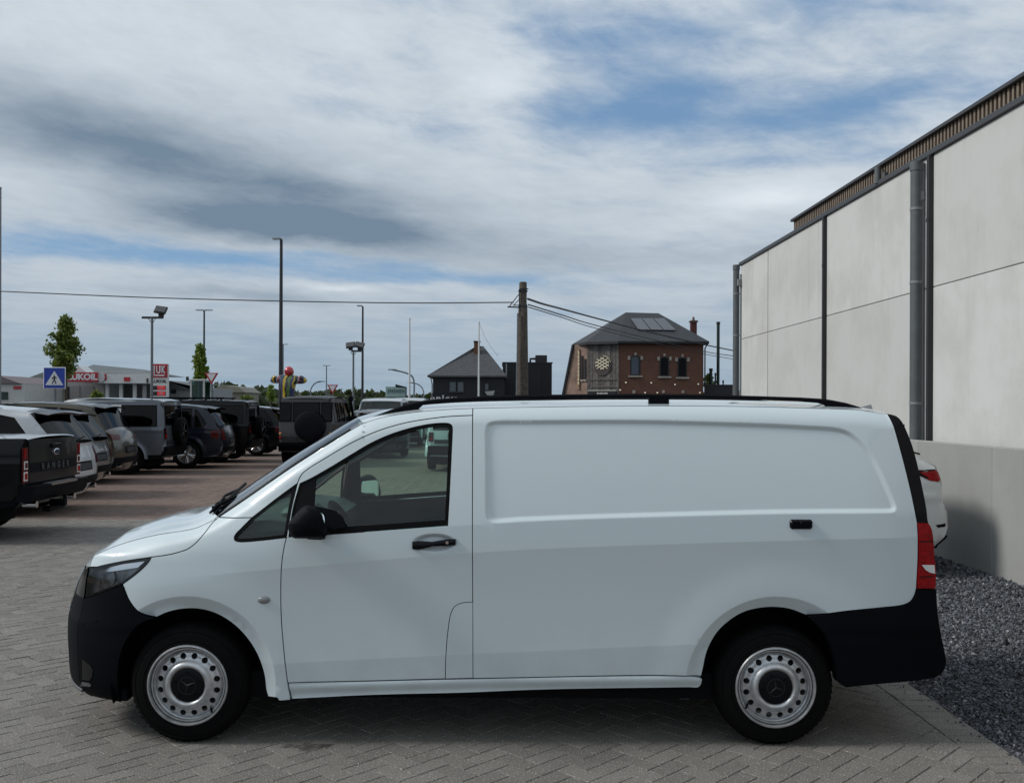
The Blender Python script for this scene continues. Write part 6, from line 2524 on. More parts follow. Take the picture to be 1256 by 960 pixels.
M_LEAF = leaf_mat('leaf_green', (.055, .095, .020), (.17, .22, .034))
M_LEAFY = leaf_mat('leaf_bright', (.075, .135, .014), (.19, .26, .030))
M_LEAFD = leaf_mat('leaf_dark', (.014, .024, .012), (.035, .050, .022))
M_BARK = mat('bark', (.05, .042, .034), .9, var=.3, vscale=8, bump=.4, bscale=30)


def tree(name, label, px, ytop, D, ybase_crown, halfpx, leaf, lm, n_leaf, shape='leafy', group=None, seed=1):
    r_ = np.random.default_rng(seed)
    t = W(px, ytop, D)
    zb = W(px, ybase_crown, D).z
    hw = halfpx * D / F_PX
    root = empty(name, (t.x, t.y, 0), 0, label, 'tree', group)
    H = t.z
    m = MB()
    tr = [(0, 0, 0), (.03, .02, zb * .6), (-.04, .03, zb + (H - zb) * .35), (.03, -.02, zb + (H - zb) * .7), (.0, 0, H - .15)]
    m.tube(tr, [.11, .09, .07, .04, .012], 8)
    ends = []
    for i in range(38 if shape == 'leafy' else 26):
        f = r_.uniform(.02, .93)
        z = zb + (H - zb) * f
        a = r_.uniform(0, 2 * math.pi)
        env = float(np.interp(f, [0, .22, .5, .75, .9, 1], [.42, 1.0, .66, .32, .13, .03])) if shape == 'leafy' else 1.02 - f
        ln = hw * env * r_.uniform(.55, 1.3 if shape == 'leafy' else 1.0)
        e = Vector((math.cos(a) * ln, math.sin(a) * ln, min(z + ln * (.4 if shape == 'leafy' else .7), z + (H - z) * .5)))
        p0 = Vector((0, 0, z))
        m.tube([p0, p0.lerp(e, .55) + Vector((0, 0, -.08 * ln)), e], [.03, .018, .006], 5)
        ends.append((p0, e))
    m.build('trunk', M_BARK, root, 50)
    V, Fc = [], []
    k = 0
    for i in range(n_leaf):
        if r_.random() < .82:
            p0, e = ends[r_.integers(len(ends))]
            u = r_.uniform(.25, 1.06)
            c = p0.lerp(e, u) + Vector(r_.normal(0, .07 + .09 * hw * (1.15 - u), 3))
        else:
            f = r_.beta(1.0, 1.5)
            env = float(np.interp(f, [0, .22, .5, .75, .9, 1], [.42, 1.0, .66, .32, .13, .03])) if shape == 'leafy' else 1.02 - f
            a = r_.uniform(0, 2 * math.pi)
            rad = hw * env * math.sqrt(r_.random()) * .7
            c = Vector((math.cos(a) * rad, math.sin(a) * rad, zb + (H - zb) * f))
        q = r_.normal(size=4)
        Q = Quaternion(q / np.linalg.norm(q))
        s = leaf * r_.uniform(.6, 1.3)
        for v in ((-.5, 0, 0), (0, -.32, .04), (.5, 0, 0), (0, .32, .04)):
            V.append(c + Q @ (Vector(v) * s))
        Fc.append((k, k + 1, k + 2, k + 3))
        k += 4
    o = link_mesh('crown', V, Fc, lm, root)
    return root


tree('street_tree', 'leafy young green tree behind the blue crossing sign', 80.5, 386, 44, 464, 22, .15, M_LEAF, 6500, 'leafy', seed=3)
tree('columnar_tree', 'narrow columnar bright green tree beside the yield sign', 245.5, 423, 56, 482, 12.5, .19, M_LEAFY, 5200, 'column', seed=5)
tree('small_conifer', 'small pointed green shrub above the parked cars left of the statue', 332.5, 473, 70, 492, 6, .18, M_LEAFY, 900, 'column', seed=8)


# ------------------------------------------------------------------ striped statue
def statue():
    D = 36
    root = empty('striped_statue', tuple(W(353, 490, D).xy) + (0,), 0, 'colourful striped figure with a red head and raised bent arms above the grey off-roader', 'statue')
    q = local(root)
    zg = -0.0
    def P(px, py, dy=0.0):
        v = q(px, py, D)
        return (v.x, v.y + dy, v.z)
    sh = P(353, 466)
    base = P(353, 488)
    V = [(base[0], 0, .9), (base[0], 0, base[2]), P(353, 476), sh, P(354, 460.5), P(354.5, 455),
         P(345, 464.5), P(337.5, 466), P(333, 466.5), P(339, 461.5, -.12),
         P(362, 465.0), P(370, 467), P(375.5, 466.5), P(367, 461.8, -.12),
         (base[0] - .16, 0, .88), (base[0] - .17, 0, .06), (base[0] + .16, 0, .88), (base[0] + .17, 0, .06)]
    E = [(0, 1), (1, 2), (2, 3), (3, 4), (4, 5), (3, 6), (6, 7), (7, 8), (8, 9), (3, 10), (10, 11), (11, 12), (12, 13), (0, 14), (14, 15), (0, 16), (16, 17)]
    rad = [.28, .22, .30, .22, .12, .19, .16, .15, .13, .08, .16, .15, .13, .08, .19, .12, .19, .12]
    me = bpy.data.meshes.new('figure')
    me.from_pydata(V, E, [])
    o = bpy.data.objects.new('figure_tmp', me)
    COL.objects.link(o)
    o.modifiers.new('skin', 'SKIN')
    o.modifiers.new('sub', 'SUBSURF').levels = 2
    o.modifiers['sub'].render_levels = 2
    for i, s in enumerate(me.skin_vertices[0].data):
        s.radius = (rad[i], rad[i])
        s.use_root = (i == 0)
    dg = bpy.context.evaluated_depsgraph_get()
    res = bpy.data.meshes.new_from_object(o.evaluated_get(dg))
    bpy.data.objects.remove(o)
    m = mat('painted_stripes', (.1, .1, .1), .3, coat=.4)
    g = NG(m.node_tree)
    b = g.n['Principled BSDF']
    tc = g.node('ShaderNodeTexCoord')
    sp = g.node('ShaderNodeSeparateXYZ')
    g.l.new(tc.outputs['Object'], sp.inputs[0])
    n = g.noise(tc.outputs['Object'], 2.2, 2)
    u = g.m('FRACT', g.m('ADD', g.m('MULTIPLY', sp.outputs[0], 1.35), g.m('MULTIPLY', n, .55)))
    cr = g.node('ShaderNodeValToRGB')
    cr.color_ramp.interpolation = 'CONSTANT'
    cols = [(0, (.02, .03, .07)), (.14, (.45, .32, .02)), (.26, (.02, .02, .03)), (.36, (.10, .16, .05)), (.48, (.03, .04, .12)), (.60, (.50, .36, .03)), (.68, (.015, .015, .02)), (.80, (.32, .32, .34)), (.86, (.20, .02, .05)), (.94, (.02, .02, .03))]
    el = cr.color_ramp.elements
    while len(el) < len(cols):
        el.new(.5)
    for e, (p, c) in zip(el, cols):
        e.position = p
        e.color = c + (1,)
    g.l.new(u, cr.inputs[0])
    g.l.new(cr.outputs[0], b.inputs['Base Color'])
    res.materials.clear()
    res.materials.append(m)
    res.polygons.foreach_set('use_smooth', [True] * len(res.polygons))
    f = bpy.data.objects.new('figure', res)
    COL.objects.link(f)
    f.parent = root
    mb = MB()
    c = P(354.5, 455.5)
    mb.lathe([(.001, -.20), (.10, -.18), (.17, -.08), (.18, .02), (.14, .12), (.06, .18), (.001, .19)], 'z', 20, c)
    mb.build('red_head', mat('statue_red', (.42, .02, .03), .3, coat=.4), root, 60)


statue()


# ------------------------------------------------------------------ buildings behind
def pbox(mb, D0, D1, px0, px1, py0, py1):
    """box whose front face spans the pixels at depth D0 and that goes back to D1"""
    a, b = W(px0, py0, D0), W(px1, py1, D0)
    mb.box(((a.x + b.x) / 2, (GY(D0) + GY(D1)) / 2, (a.z + b.z) / 2), (abs(b.x - a.x), D1 - D0, abs(a.z - b.z)))


def rebase(mb, root):
    o = Vector(root.location)
    mb.v = [tuple(Vector(v) - o) for v in mb.v]
    return mb


def dark_house():
    D = 88
    c = W(575, 490, D)
    root = empty('dark_house', (c.x, c.y, 0), 0, 'black painted house with grey hipped roof and brick chimney behind the van', 'house')
    mk = mat('black_painted_brick', (.006, .007, .011), .6, var=.2, bump=.2, bscale=30)
    q = lambda x, y, d=D: W(x, y, d)
    a, b, ev = q(531, 462), q(619, 462), q(531, 461)
    dep = 8.0
    m = MB()
    m.box(((a.x + b.x) / 2, c.y + dep / 2, ev.z / 2), (b.x - a.x, dep, ev.z))
    rebase(m, root).build('wall', mk, root, None)
    # hipped roof
    l, r_ = q(524.5, 460.5), q(621.5, 461)
    rg = q(589, 424.5, D + 4)
    y0, y1 = c.y - .45, c.y + dep + .45
    apx = [(rg.x - .35, (y0 + y1) / 2 - .2, rg.z), (rg.x + .3, (y0 + y1) / 2 + .2, rg.z)]
    m = MB()
    v = [(l.x, y0, l.z), (r_.x, y0, l.z), (r_.x, y1, l.z), (l.x, y1, l.z)] + apx + [(l.x, y0, l.z - .14), (r_.x, y0, l.z - .14), (r_.x, y1, l.z - .14), (l.x, y1, l.z - .14)]
    m.add(v, [(0, 1, 5, 4), (1, 2, 5), (2, 3, 4, 5), (3, 0, 4), (0, 6, 7, 1), (1, 7, 8, 2), (2, 8, 9, 3), (3, 9, 6, 0), (6, 9, 8, 7)])
    rf = rebase(m, root).build('roof', mat('slate_grey_roof', (.050, .052, .056), .7, var=.2, vscale=3, bump=.4, bscale=14), root, None)
    m = MB()
    t0, t1 = q(581.5, 419, D + 3.2), q(588.5, 444, D + 3.2)
    m.box(((t0.x + t1.x) / 2, c.y + 3.2, (t0.z + t1.z) / 2 - .3), (t1.x - t0.x, .6, t0.z - t1.z + .6))
    ch = rebase(m, root).build('chimney', mat('orange_brick', (.13, .058, .030), .85, var=.35, vscale=20, bump=.3, bscale=60), rf, None)
    m = MB()
    m.box(((t0.x + t1.x) / 2, c.y + 3.2, t0.z), (t1.x - t0.x + .1, .7, .12))
    rebase(m, root).build('chimney_cap', mat('cap_dark', (.03, .028, .026), .8), ch, None)
    # windows
    for x0, x1, y0_, y1_ in ((551, 559.5, 468, 480.5), (561, 569, 468, 480.5), (594.5, 599.5, 470, 478.5)):
        a_, b_ = q(x0, y0_, D - .06), q(x1, y1_, D - .06)
        m = MB()
        m.box(((a_.x + b_.x) / 2, c.y - .03, (a_.z + b_.z) / 2), (b_.x - a_.x, .10, a_.z - b_.z))
        f = rebase(m, root).build('window', mat('window_frame_dark', (.03, .032, .036), .5), root, None)
        m = MB()
        m.box(((a_.x + b_.x) / 2, c.y - .085, (a_.z + b_.z) / 2), (b_.x - a_.x - .12, .02, a_.z - b_.z - .12))
        rebase(m, root).build('pane', mat('window_pane_grey', (.10, .115, .125), .08), f, None)
        m = MB()
        m.box(((a_.x + b_.x) / 2, c.y - .10, b_.z - .03), (b_.x - a_.x + .1, .16, .06))
        rebase(m, root).build('sill', mat('sill_grey', (.07, .07, .07), .7), f, None)
    t = q(543.5, 489.0, D - .1)
    text_mesh('wall_lettering', 'enjoy', .95, mat('letter_white', (.6, .6, .6), .5), root, Matrix.Translation(Vector((t.x, c.y - .06, t.z)) - Vector(root.location)) @ FX, .02, .03, 1.15)
    m = MB()
    p0, p1 = q(528.5, 463), q(530, 490)
    m.tube([(p0.x, c.y - .2, p0.z), (p1.x, c.y - .08, p0.z - .6), (p1.x, c.y - .08, .1)], .05, 8)
    rebase(m, root).build('downpipe', M_POLEG, root)
    m = MB()
    p0 = q(621, 450, D + .5)
    m.box((p0.x, c.y + .0, (l.z + q(0, 446).z) / 2), (.12, .12, q(0, 446).z - l.z + .4))
    rebase(m, root).build('flue', M_GALV, root, None)
    # black flat-roofed annexe beside it
    c2 = W(649, 490, 92)
    r2 = empty('black_annexe', (c2.x, c2.y, 0), 0, 'black flat-roofed block with roof machines right of the dark house', 'building')
    m = MB()
    a, b = q(617, 445, 92), q(677, 445, 92)
    m.box(((a.x + b.x) / 2, c2.y + 4, a.z / 2), (b.x - a.x, 8, a.z))
    rebase(m, r2).build('wall', mat('black_cladding', (.005, .007, .010), .55, var=.2), r2, None)
    m = MB()
    m.box(((a.x + b.x) / 2, c2.y + 4, a.z + .03), (b.x - a.x + .15, 8.15, .10))
    rf = rebase(m, r2).build('roof_edge', M_SIGNK, r2, None)
    m = MB()
    pbox(m, 93, 94.5, 657, 671, 435.5, 445)
    rebase(m, r2).build('roof_unit', M_SIGNK, rf, None)
    m = MB()
    u0, u1 = q(650.5, 440, 93), q(657, 446, 93)
    m.tube([(u0.x, c2.y + 1, a.z), (u0.x, c2.y + 1, u0.z), (u1.x, c2.y + 1, u0.z)], .12, 8)
    rebase(m, r2).build('vent_duct', M_SIGNK, rf)
    for x0 in (645, 661):
        m = MB()
        pbox(m, 91.93, 92.0, x0, x0 + .8, 446, 490)
        rebase(m, r2).build('cladding_joint', mat('joint_line', (.02, .021, .024), .6), r2, None)


dark_house()


def brick_building():
    D = 82
    O = W(780, 490, D)
    root = empty('brick_restaurant', (O.x, O.y, 0), 0, 'red brick building with wood-clad corner, solar panels and grey hipped roof', 'building')
    mbk = mat('red_brown_brick', (.155, .064, .040), .9, var=.22, vscale=1.3)
    g = NG(mbk.node_tree)
    tc = g.node('ShaderNodeTexCoord')
    mp = g.node('ShaderNodeMapping')
    g.l.new(tc.outputs['Object'], mp.inputs[0])
    mp.inputs['Rotation'].default_value = (R(90), 0, 0)
    br = g.node('ShaderNodeTexBrick')
    g.l.new(mp.outputs[0], br.inputs['Vector'])
    br.inputs['Scale'].default_value = 1.0
    br.inputs['Brick Width'].default_value = .22
    br.inputs['Row Height'].default_value = .075
    br.inputs['Mortar Size'].default_value = .008
    br.inputs['Color1'].default_value = (.150, .062, .038, 1)
    br.inputs['Color2'].default_value = (.108, .046, .031, 1)
    br.inputs['Mortar'].default_value = (.13, .09, .068, 1)
    bsdf = g.n['Principled BSDF']
    src = bsdf.inputs['Base Color'].links[0].from_socket
    g.l.new(g.mix(.7, src, br.outputs['Color']), bsdf.inputs['Base Color'])
    q = lambda x, y, d=D: W(x, y, d)
    ft = q(0, 416).z                                  # eaves
    xs = q(760, 0).x
    xr = q(864.5, 0).x
    xc = q(723.5, 0, D + 1.2).x                       # start of the splayed corner on the left side
    xl = q(692, 0, D + 10).x                          # far end of the left side wall
    dep = 11.0
    yF, yC, yB = O.y, O.y + 1.6, O.y + dep

    def W3(m_, name, pts, mt, par=root):
        mb = MB()
        mb.add(pts, [tuple(range(len(pts)))])
        return rebase(mb, root).build(name, mt, par, None)
    # solid body: plan polygon extruded
    plan = [(xs, yF), (xr, yF), (xr, yB), (xc + 1.2, yB), (xc + .1, yC)]
    mb = MB()
    mb.prism(plan, lambda a, b: (a, b, 0), lambda a, b: (a, b, ft))
    rebase(mb, root).build('wall', mbk, root, None)
    # paler side wall towards the left, leaning outwards below as a gable buttress
    ml = mat('weathered_pink_brick', (.20, .135, .105), .9, var=.3, vscale=1.0)
    lb, lt = q(684, 505, D + 2.2), q(704, 418, D + 2.2)
    mb = MB()
    mb.add([(xc - .02, yC - .02, 0), (xc - .02, yC - .02, ft), (lt.x, yC + 1.4, ft - .15), (lb.x, yC + 1.4, 0), (xc + .3, yC + .5, 0), (xc + .3, yC + .5, ft), (lt.x, yC + 1.9, ft - .15), (lb.x, yC + 1.9, 0)],
           [(0, 1, 2, 3), (4, 7, 6, 5), (2, 6, 7, 3), (1, 5, 6, 2)])
    sw = rebase(mb, root).build('side_wall', ml, root, None)
    mb = MB()
    mb.tube([(lt.x - .02, yC + 1.36, ft - .1), (lb.x - .02, yC + 1.36, 0)], .13, 6)
    rebase(mb, root).build('verge_board', M_SIGNK, sw, None)
    # side-wall fittings: long vertical banner sign, slit windows, wall lettering
    fx = lambda px: (xc - .02) + (lt.x - xc) * (723.5 - px) / (723.5 - 705)
    fy = lambda px: yC - .02 + 1.42 * (723.5 - px) / (723.5 - 705)
    mb = MB()
    z0, z1 = q(0, 474).z, q(0, 424).z
    a = Vector((fx(712), fy(712) - .12, (z0 + z1) / 2))
    ang = math.atan2(fy(705) - fy(723), fx(705) - fx(723))
    mb.box(a, (.30, .12, z1 - z0), rz=ang)
    bn = rebase(mb, root).build('banner_sign', mat('banner_rust', (.22, .13, .075), .7, var=.5, vscale=3), sw, None)
    for i, ch in enumerate('STEAK'):
        pass
    for i in range(9):
        mb = MB()
        mb.box(a + Vector((-.01, -.075, (z1 - z0) * (.42 - i * .095))), (.16, .02, .26), rz=ang)
        rebase(mb, root).build('banner_mark', mat('banner_cream', (.45, .40, .30), .6), bn, None)
    for px in (716.5, 720.3):
        mb = MB()
        z0, z1 = q(0, 462).z, q(0, 432 if px < 718 else 436).z
        mb.box((fx(px), fy(px) - .05, (z0 + z1) / 2), (.22, .10, z1 - z0), rz=ang)
        f = rebase(mb, root).build('slit_window', M_SIGNK, sw, None)
        mb = MB()
        mb.box((fx(px), fy(px) - .10, z0 - .06), (.32, .14, .12), rz=ang)
        rebase(mb, root).build('sill', mat('sill_pale', (.33, .30, .27), .8), f, None)
    mb = MB()
    for dx, hgt in ((-.25, .25), (-.1, .34), (.05, .3), (.2, .32)):
        mb.box((fx(701.5) + dx, fy(701.5) - .05, q(0, 459.5).z), (.11, .04, hgt), rz=ang)
    o_ = rebase(mb, root).build('wall_lettering', M_SIGNK, sw, None)
    o_['kind'] = 'stuff'
    # splayed corner: upright boards, each its own
    n = 11
    p0, p1 = Vector((xc - .06, yC - .10, 0)), Vector((xs + .05, yF - .08, 0))
    dirv = (p1 - p0)
    wd = dirv.length / n
    an = math.atan2(dirv.y, dirv.x)
    for i in range(n):
        c = p0 + dirv * ((i + .5) / n)
        tone = rng.uniform(.7, 1.4)
        mt = mat('grey_board_%d' % (i % 4), tuple(x * (.7 + .2 * (i % 4)) for x in (.105, .095, .088)), .85, var=.3, vscale=4)
        mb = MB()
        zt = ft - .02
        mb.box((c.x, c.y, zt / 2 + 0), (wd * .93, .09 + .03 * (i % 2), zt), rz=an)
        rebase(mb, root).build('board', mt, root, None)
    nrm = Vector((dirv.y, -dirv.x, 0)).normalized()
    Mx = Matrix.Rotation(an, 4, 'Z')
    cc = p0 + dirv * .5
    at = lambda u, z, o=.09: Vector((cc.x, cc.y, 0)) + dirv.normalized() * u + nrm * o + Vector((0, 0, z)) - Vector(root.location)
    # round emblem with pale lattice
    zc = q(0, 444.5).z
    mb = MB()
    pr = [(.78 * math.cos(t), .78 * math.sin(t)) for t in np.linspace(0, 2 * math.pi, 36, endpoint=False)]
    mb.prism(pr, lambda a, b: at(a, zc - .10 + b, .08), lambda a, b: at(a, zc - .10 + b, .13))
    em = mb.build('round_emblem', mat('emblem_brown', (.045, .034, .030), .6), root, None)
    cream = mat('emblem_cream', (.55, .50, .36), .5)
    mb = MB()
    for i in range(4):
        o = -.42 + i * .29
        for sg in (1, -1):
            pts = []
            for t in np.linspace(-.62, .62, 12):
                u = t
                z = sg * t * .55 + o * .95 - .12 * t * t + .12
                if (u / .80) ** 2 + ((z - .10) / .56) ** 2 < 1.0:
                    pts.append(at(u, zc + z, .15))
            if len(pts) > 2:
                mb.tube(pts, .05, 5)
    pts = [at(.80 * math.cos(t), zc + .02 + .78 * math.sin(t), .15) for t in np.linspace(R(15), R(85), 12)]
    mb.tube(pts, .035, 5)
    o_ = mb.build('lattice_emblem', cream, em, None)
    o_['kind'] = 'stuff'
    # carved friezes and the name board
    for py, amp in ((462, .10), (471, .12)):
        mb = MB()
        for i in range(26):
            u = -1.15 + i * .092
            z = q(0, py).z + (.08 if i % 2 else -.08)
            mb.tube([at(u, z, .12), at(u + .10, z + (-.16 if i % 2 else .16), .12)], .03, 4)
        o_ = mb.build('carved_frieze', mat('frieze_pale', (.20, .185, .165), .8), root, None)
        o_['kind'] = 'stuff'
    mb = MB()
    zb_ = q(0, 479.5).z
    mb.box(at(0, zb_, .14), (dirv.length * .88, .08, .42), M=Mx)
    nb = mb.build('name_board', M_SIGNK, root, None)
    mb = MB()
    mb.box(at(0, zb_ + .25, .16), (dirv.length * .90, .12, .07), M=Mx)
    mb.build('name_board_edge', mat('edge_pale', (.40, .39, .37), .6), nb, None)
    # illegible pale lettering on the name board
    mb = MB()
    for i in range(8):
        mb.box(at(-.42 + i * .13, zb_ - .03, .19), (.085, .02, .20 + .05 * (i % 3 == 0)), M=Mx)
    o_ = mb.build('name_lettering', mat('letter_pale', (.5, .49, .46), .5), nb, None)
    o_['kind'] = 'stuff'
    # arched windows with stone blocks
    stone = mat('pale_stone_block', (.34, .30, .265), .8, var=.2)
    pane_k = mat('dark_window_pane', (.004, .004, .005), .15, spec=.12)
    pane_b = mat('sky_blue_pane', (.055, .065, .085), .12)
    for i, (x0, x1, y0, y1) in enumerate(((773, 785.5, 436, 460.5), (809, 820.5, 437, 461.5), (831, 842.5, 438, 462.5))):
        a, b = q(x0, y0), q(x1, y1)
        w_ = b.x - a.x
        xm = (a.x + b.x) / 2
        arch = [(-w_ / 2, b.z), (w_ / 2, b.z)] + [(w_ / 2 * math.cos(t), a.z - .25 + .25 * math.sin(t)) for t in np.linspace(0, math.pi, 9)]
        mb = MB()
        mb.prism(arch, lambda u, z: (xm + u, yF - .05, z), lambda u, z: (xm + u, yF + .03, z))
        f = rebase(mb, root).build('window', M_SIGNK, root, None)
        ins = inset(np.array(arch), .10)
        if i == 0:
            ins = ins * np.array([.86, 1]) + np.array([-.04, 0])
        mb = MB()
        mb.prism([tuple(p) for p in ins], lambda u, z: (xm + u, yF - .065, z), lambda u, z: (xm + u, yF - .052, z))
        rebase(mb, root).build('pane', pane_b if i == 0 else pane_k, f, None)
        mb = MB()
        mb.box((xm, yF - .10, b.z - .07), (w_ + .32, .22, .13))
        rebase(mb, root).build('sill', stone, f, None)
        for dx, z, sx, sz in ((-w_ / 2 - .10, a.z - .20, .22, .34), (w_ / 2 + .10, a.z - .20, .22, .34), (0, a.z + .12, .20, .24)):
            mb = MB()
            mb.box((xm + dx, yF - .06, z), (sx, .14, sz), bev=.02)
            rebase(mb, root).build('stone_block', stone, f, None)
    for px in (777.5, 813.5, 837.5):
        p = q(px, 480.5)
        mb = MB()
        mb.box((p.x, yF - .06, p.z), (.22, .14, .26), bev=.02)
        rebase(mb, root).build('keystone', stone, root, None)
    # small wall lamps
    for px, py in ((767.5, 469), (798.5, 469.5), (827.5, 471.5), (856, 471), (760.5, 478.2), (791, 481.5), (806, 481.5), (858, 481.5)):
        p = q(px, py)
        mb = MB()
        mb.lathe([(.001, -.07), (.06, -.05), (.075, 0), (.06, .05), (.001, .07)], 'z', 10, (p.x, yF - .16, p.z))
        l_ = rebase(mb, root).build('wall_lamp', mat('bulb_pale', (.75, .70, .60), .3, emit=(1, .85, .6, .25)), root, 50)
        mb = MB()
        mb.box((p.x, yF - .10, p.z + .11), (.08, .20, .05))
        rebase(mb, root).build('lamp_bracket', M_SIGNK, l_, None)
    # hipped roof
    e = .55
    ev = [(q(703, 416, D + 3).x, yC + 2.2), (q(724, 0, D).x - .2, yC - .6), (q(759, 0).x, yF - e), (q(869.5, 0).x, yF - e), (xr + e, yB + e), (q(722, 0, D + 11).x, yB + e)]
    zE = ft + .02
    r1, r2 = q(767, 383.5, D + 5.5), q(807, 384.5, D + 5.5)
    mb = MB()
    k = len(ev)
    v = [(x, y, zE) for x, y in ev] + [(x, y, zE - .22) for x, y in ev] + [(r1.x, yF + 5.2, r1.z), (r2.x, yF + 5.2, r2.z)]
    A, B = 2 * k, 2 * k + 1
    fs = [(0, 1, A), (1, 2, A), (2, 3, B, A), (3, 4, B), (4, 5, A, B), (5, 0, A)] + [(i, k + i, k + (i + 1) % k, (i + 1) % k) for i in range(k)] + [tuple(range(2 * k - 1, k - 1, -1))]
    mb.add(v, fs)
    rf = rebase(mb, root).build('roof', mat('dark_slate', (.020, .0225, .027), .6, var=.2, vscale=3, bump=.3, bscale=12), root, None)
    # three solar panels on the front slope
    s0, s1 = Vector((ev[2][0], yF - e, zE)), Vector((r1.x, yF + 5.2, r1.z))
    slope_n = Vector((0, -(r1.z - zE), 5.2 + e)).normalized()
    def on(px, py):
        # where the sight line through the pixel meets the front slope
        o = Vector((0, CAM_Y, CAM_H))
        d = W(px, py, 1.0) - o
        p0_ = Vector((0, yF - e, zE))
        t = (p0_ - o).dot(slope_n) / d.dot(slope_n)
        return o + d * t
    # slope corners in pixels: left edge leans with the perspective of the roof
    xsL, xsR = [(773, 391.5), (782.5, 405.2)], [(815, 391.5), (829.5, 406)]
    for i in range(3):
        f0, f1 = i / 3 + .012, (i + 1) / 3 - .012
        L0, L1 = on(*xsL[0]), on(*xsL[1])
        R0, R1 = on(*xsR[0]), on(*xsR[1])
        quad = [L1.lerp(R1, f0), L1.lerp(R1, f1), L0.lerp(R0, f1), L0.lerp(R0, f0)]
        mb = MB()
        mb.add([p + slope_n * .10 for p in quad] + [p + slope_n * .02 for p in quad], [(0, 1, 2, 3), (7, 6, 5, 4), (0, 4, 5, 1), (1, 5, 6, 2), (2, 6, 7, 3), (3, 7, 4, 0)])
        rebase(mb, root).build('solar_panel', mat('solar_glass', (.055, .058, .068), .2, coat=.3), rf, None)
    mb = MB()
    t0, t1 = q(847, 393, D + 5), q(854, 412, D + 5)
    mb.box(((t0.x + t1.x) / 2, yF + 5, (t0.z + t1.z) / 2 - .4), (t1.x - t0.x, .55, t0.z - t1.z + .8))
    ch = rebase(mb, root).build('chimney', mat('dark_red_brick', (.09, .032, .024), .85, var=.3, vscale=14), rf, None)
    mb = MB()
    mb.box(((t0.x + t1.x) / 2, yF + 5, t0.z - .10), (t1.x - t0.x + .2, .75, .12))
    mb.cyl(((t0.x + t1.x) / 2, yF + 5, t0.z - .05), ((t0.x + t1.x) / 2, yF + 5, t0.z + .32), .13, .09, 10)
    rebase(mb, root).build('chimney_pot', mat('clay_pot', (.14, .10, .085), .8), ch, None)
    mb = MB()
    mb.tube([(q(868, 0).x, yF - e, zE - .2), (q(866, 0).x, yF - .12, zE - .55), (q(866, 0).x, yF - .12, .1)], .06, 8)
    rebase(mb, root).build('downpipe', M_SIGNK, root)
    # dark gutter
    mb = MB()
    mb.box(((ev[2][0] + ev[3][0]) / 2, yF - e - .06, zE - .10), (ev[3][0] - ev[2][0], .14, .16))
    rebase(mb, root).build('gutter', M_SIGNK, root, None)
    # yard wall and green flues to the right
    c2 = W(884, 490, 84)
    yw = empty('dark_yard_wall', (c2.x, c2.y, 0), 0, 'low dark wall between the brick building and the concrete hall', 'wall')
    mb = MB()
    a, b = q(865.5, 472.5, 84), q(900, 472.5, 84)
    mb.box(((a.x + b.x) / 2, c2.y, a.z / 2), (b.x - a.x, .4, a.z))
    rebase(mb, yw).build('wall_body', mat('yard_wall_dark', (.020, .021, .024), .7), yw, None)
    mb = MB()
    mb.box(((a.x + b.x) / 2, c2.y, a.z + .03), (b.x - a.x, .5, .08))
    rebase(mb, yw).build('wall_cap', M_SIGNK, yw, None)
    mg = mat('dark_green_flue', (.020, .035, .033), .45, metal=.3)
    for px, yt, r, nm in ((881, 395, .135, 'tall dark green flue pipe right of the brick building'), (872, 452, .13, 'short dark flue with a cap right of the brick building'), (887, 466.5, .06, 'thin short black vent pipe on the dark yard wall'), (877.5, 457.5, .07, 'slim pipe between the tall flue and the short one')):
        t = W(px, yt, 86)
        fl = empty('flue', (t.x, t.y, 0), 0, nm, 'flue')
        mb = MB()
        mb.cyl((0, 0, 0), (0, 0, t.z), r, n=14)
        mb.build('pipe', mg, fl)
        mb = MB()
        mb.cyl((0, 0, t.z - .22), (0, 0, t.z + .02), r * 1.25, n=14)
        mb.build('cowl', M_SIGNK, fl)
    tree('yard_shrub', 'dark green shrub behind the yard wall beside the flues', 870, 458, 90, 478, 9, .25, M_LEAF, 900, 'leafy', seed=12)


brick_building()


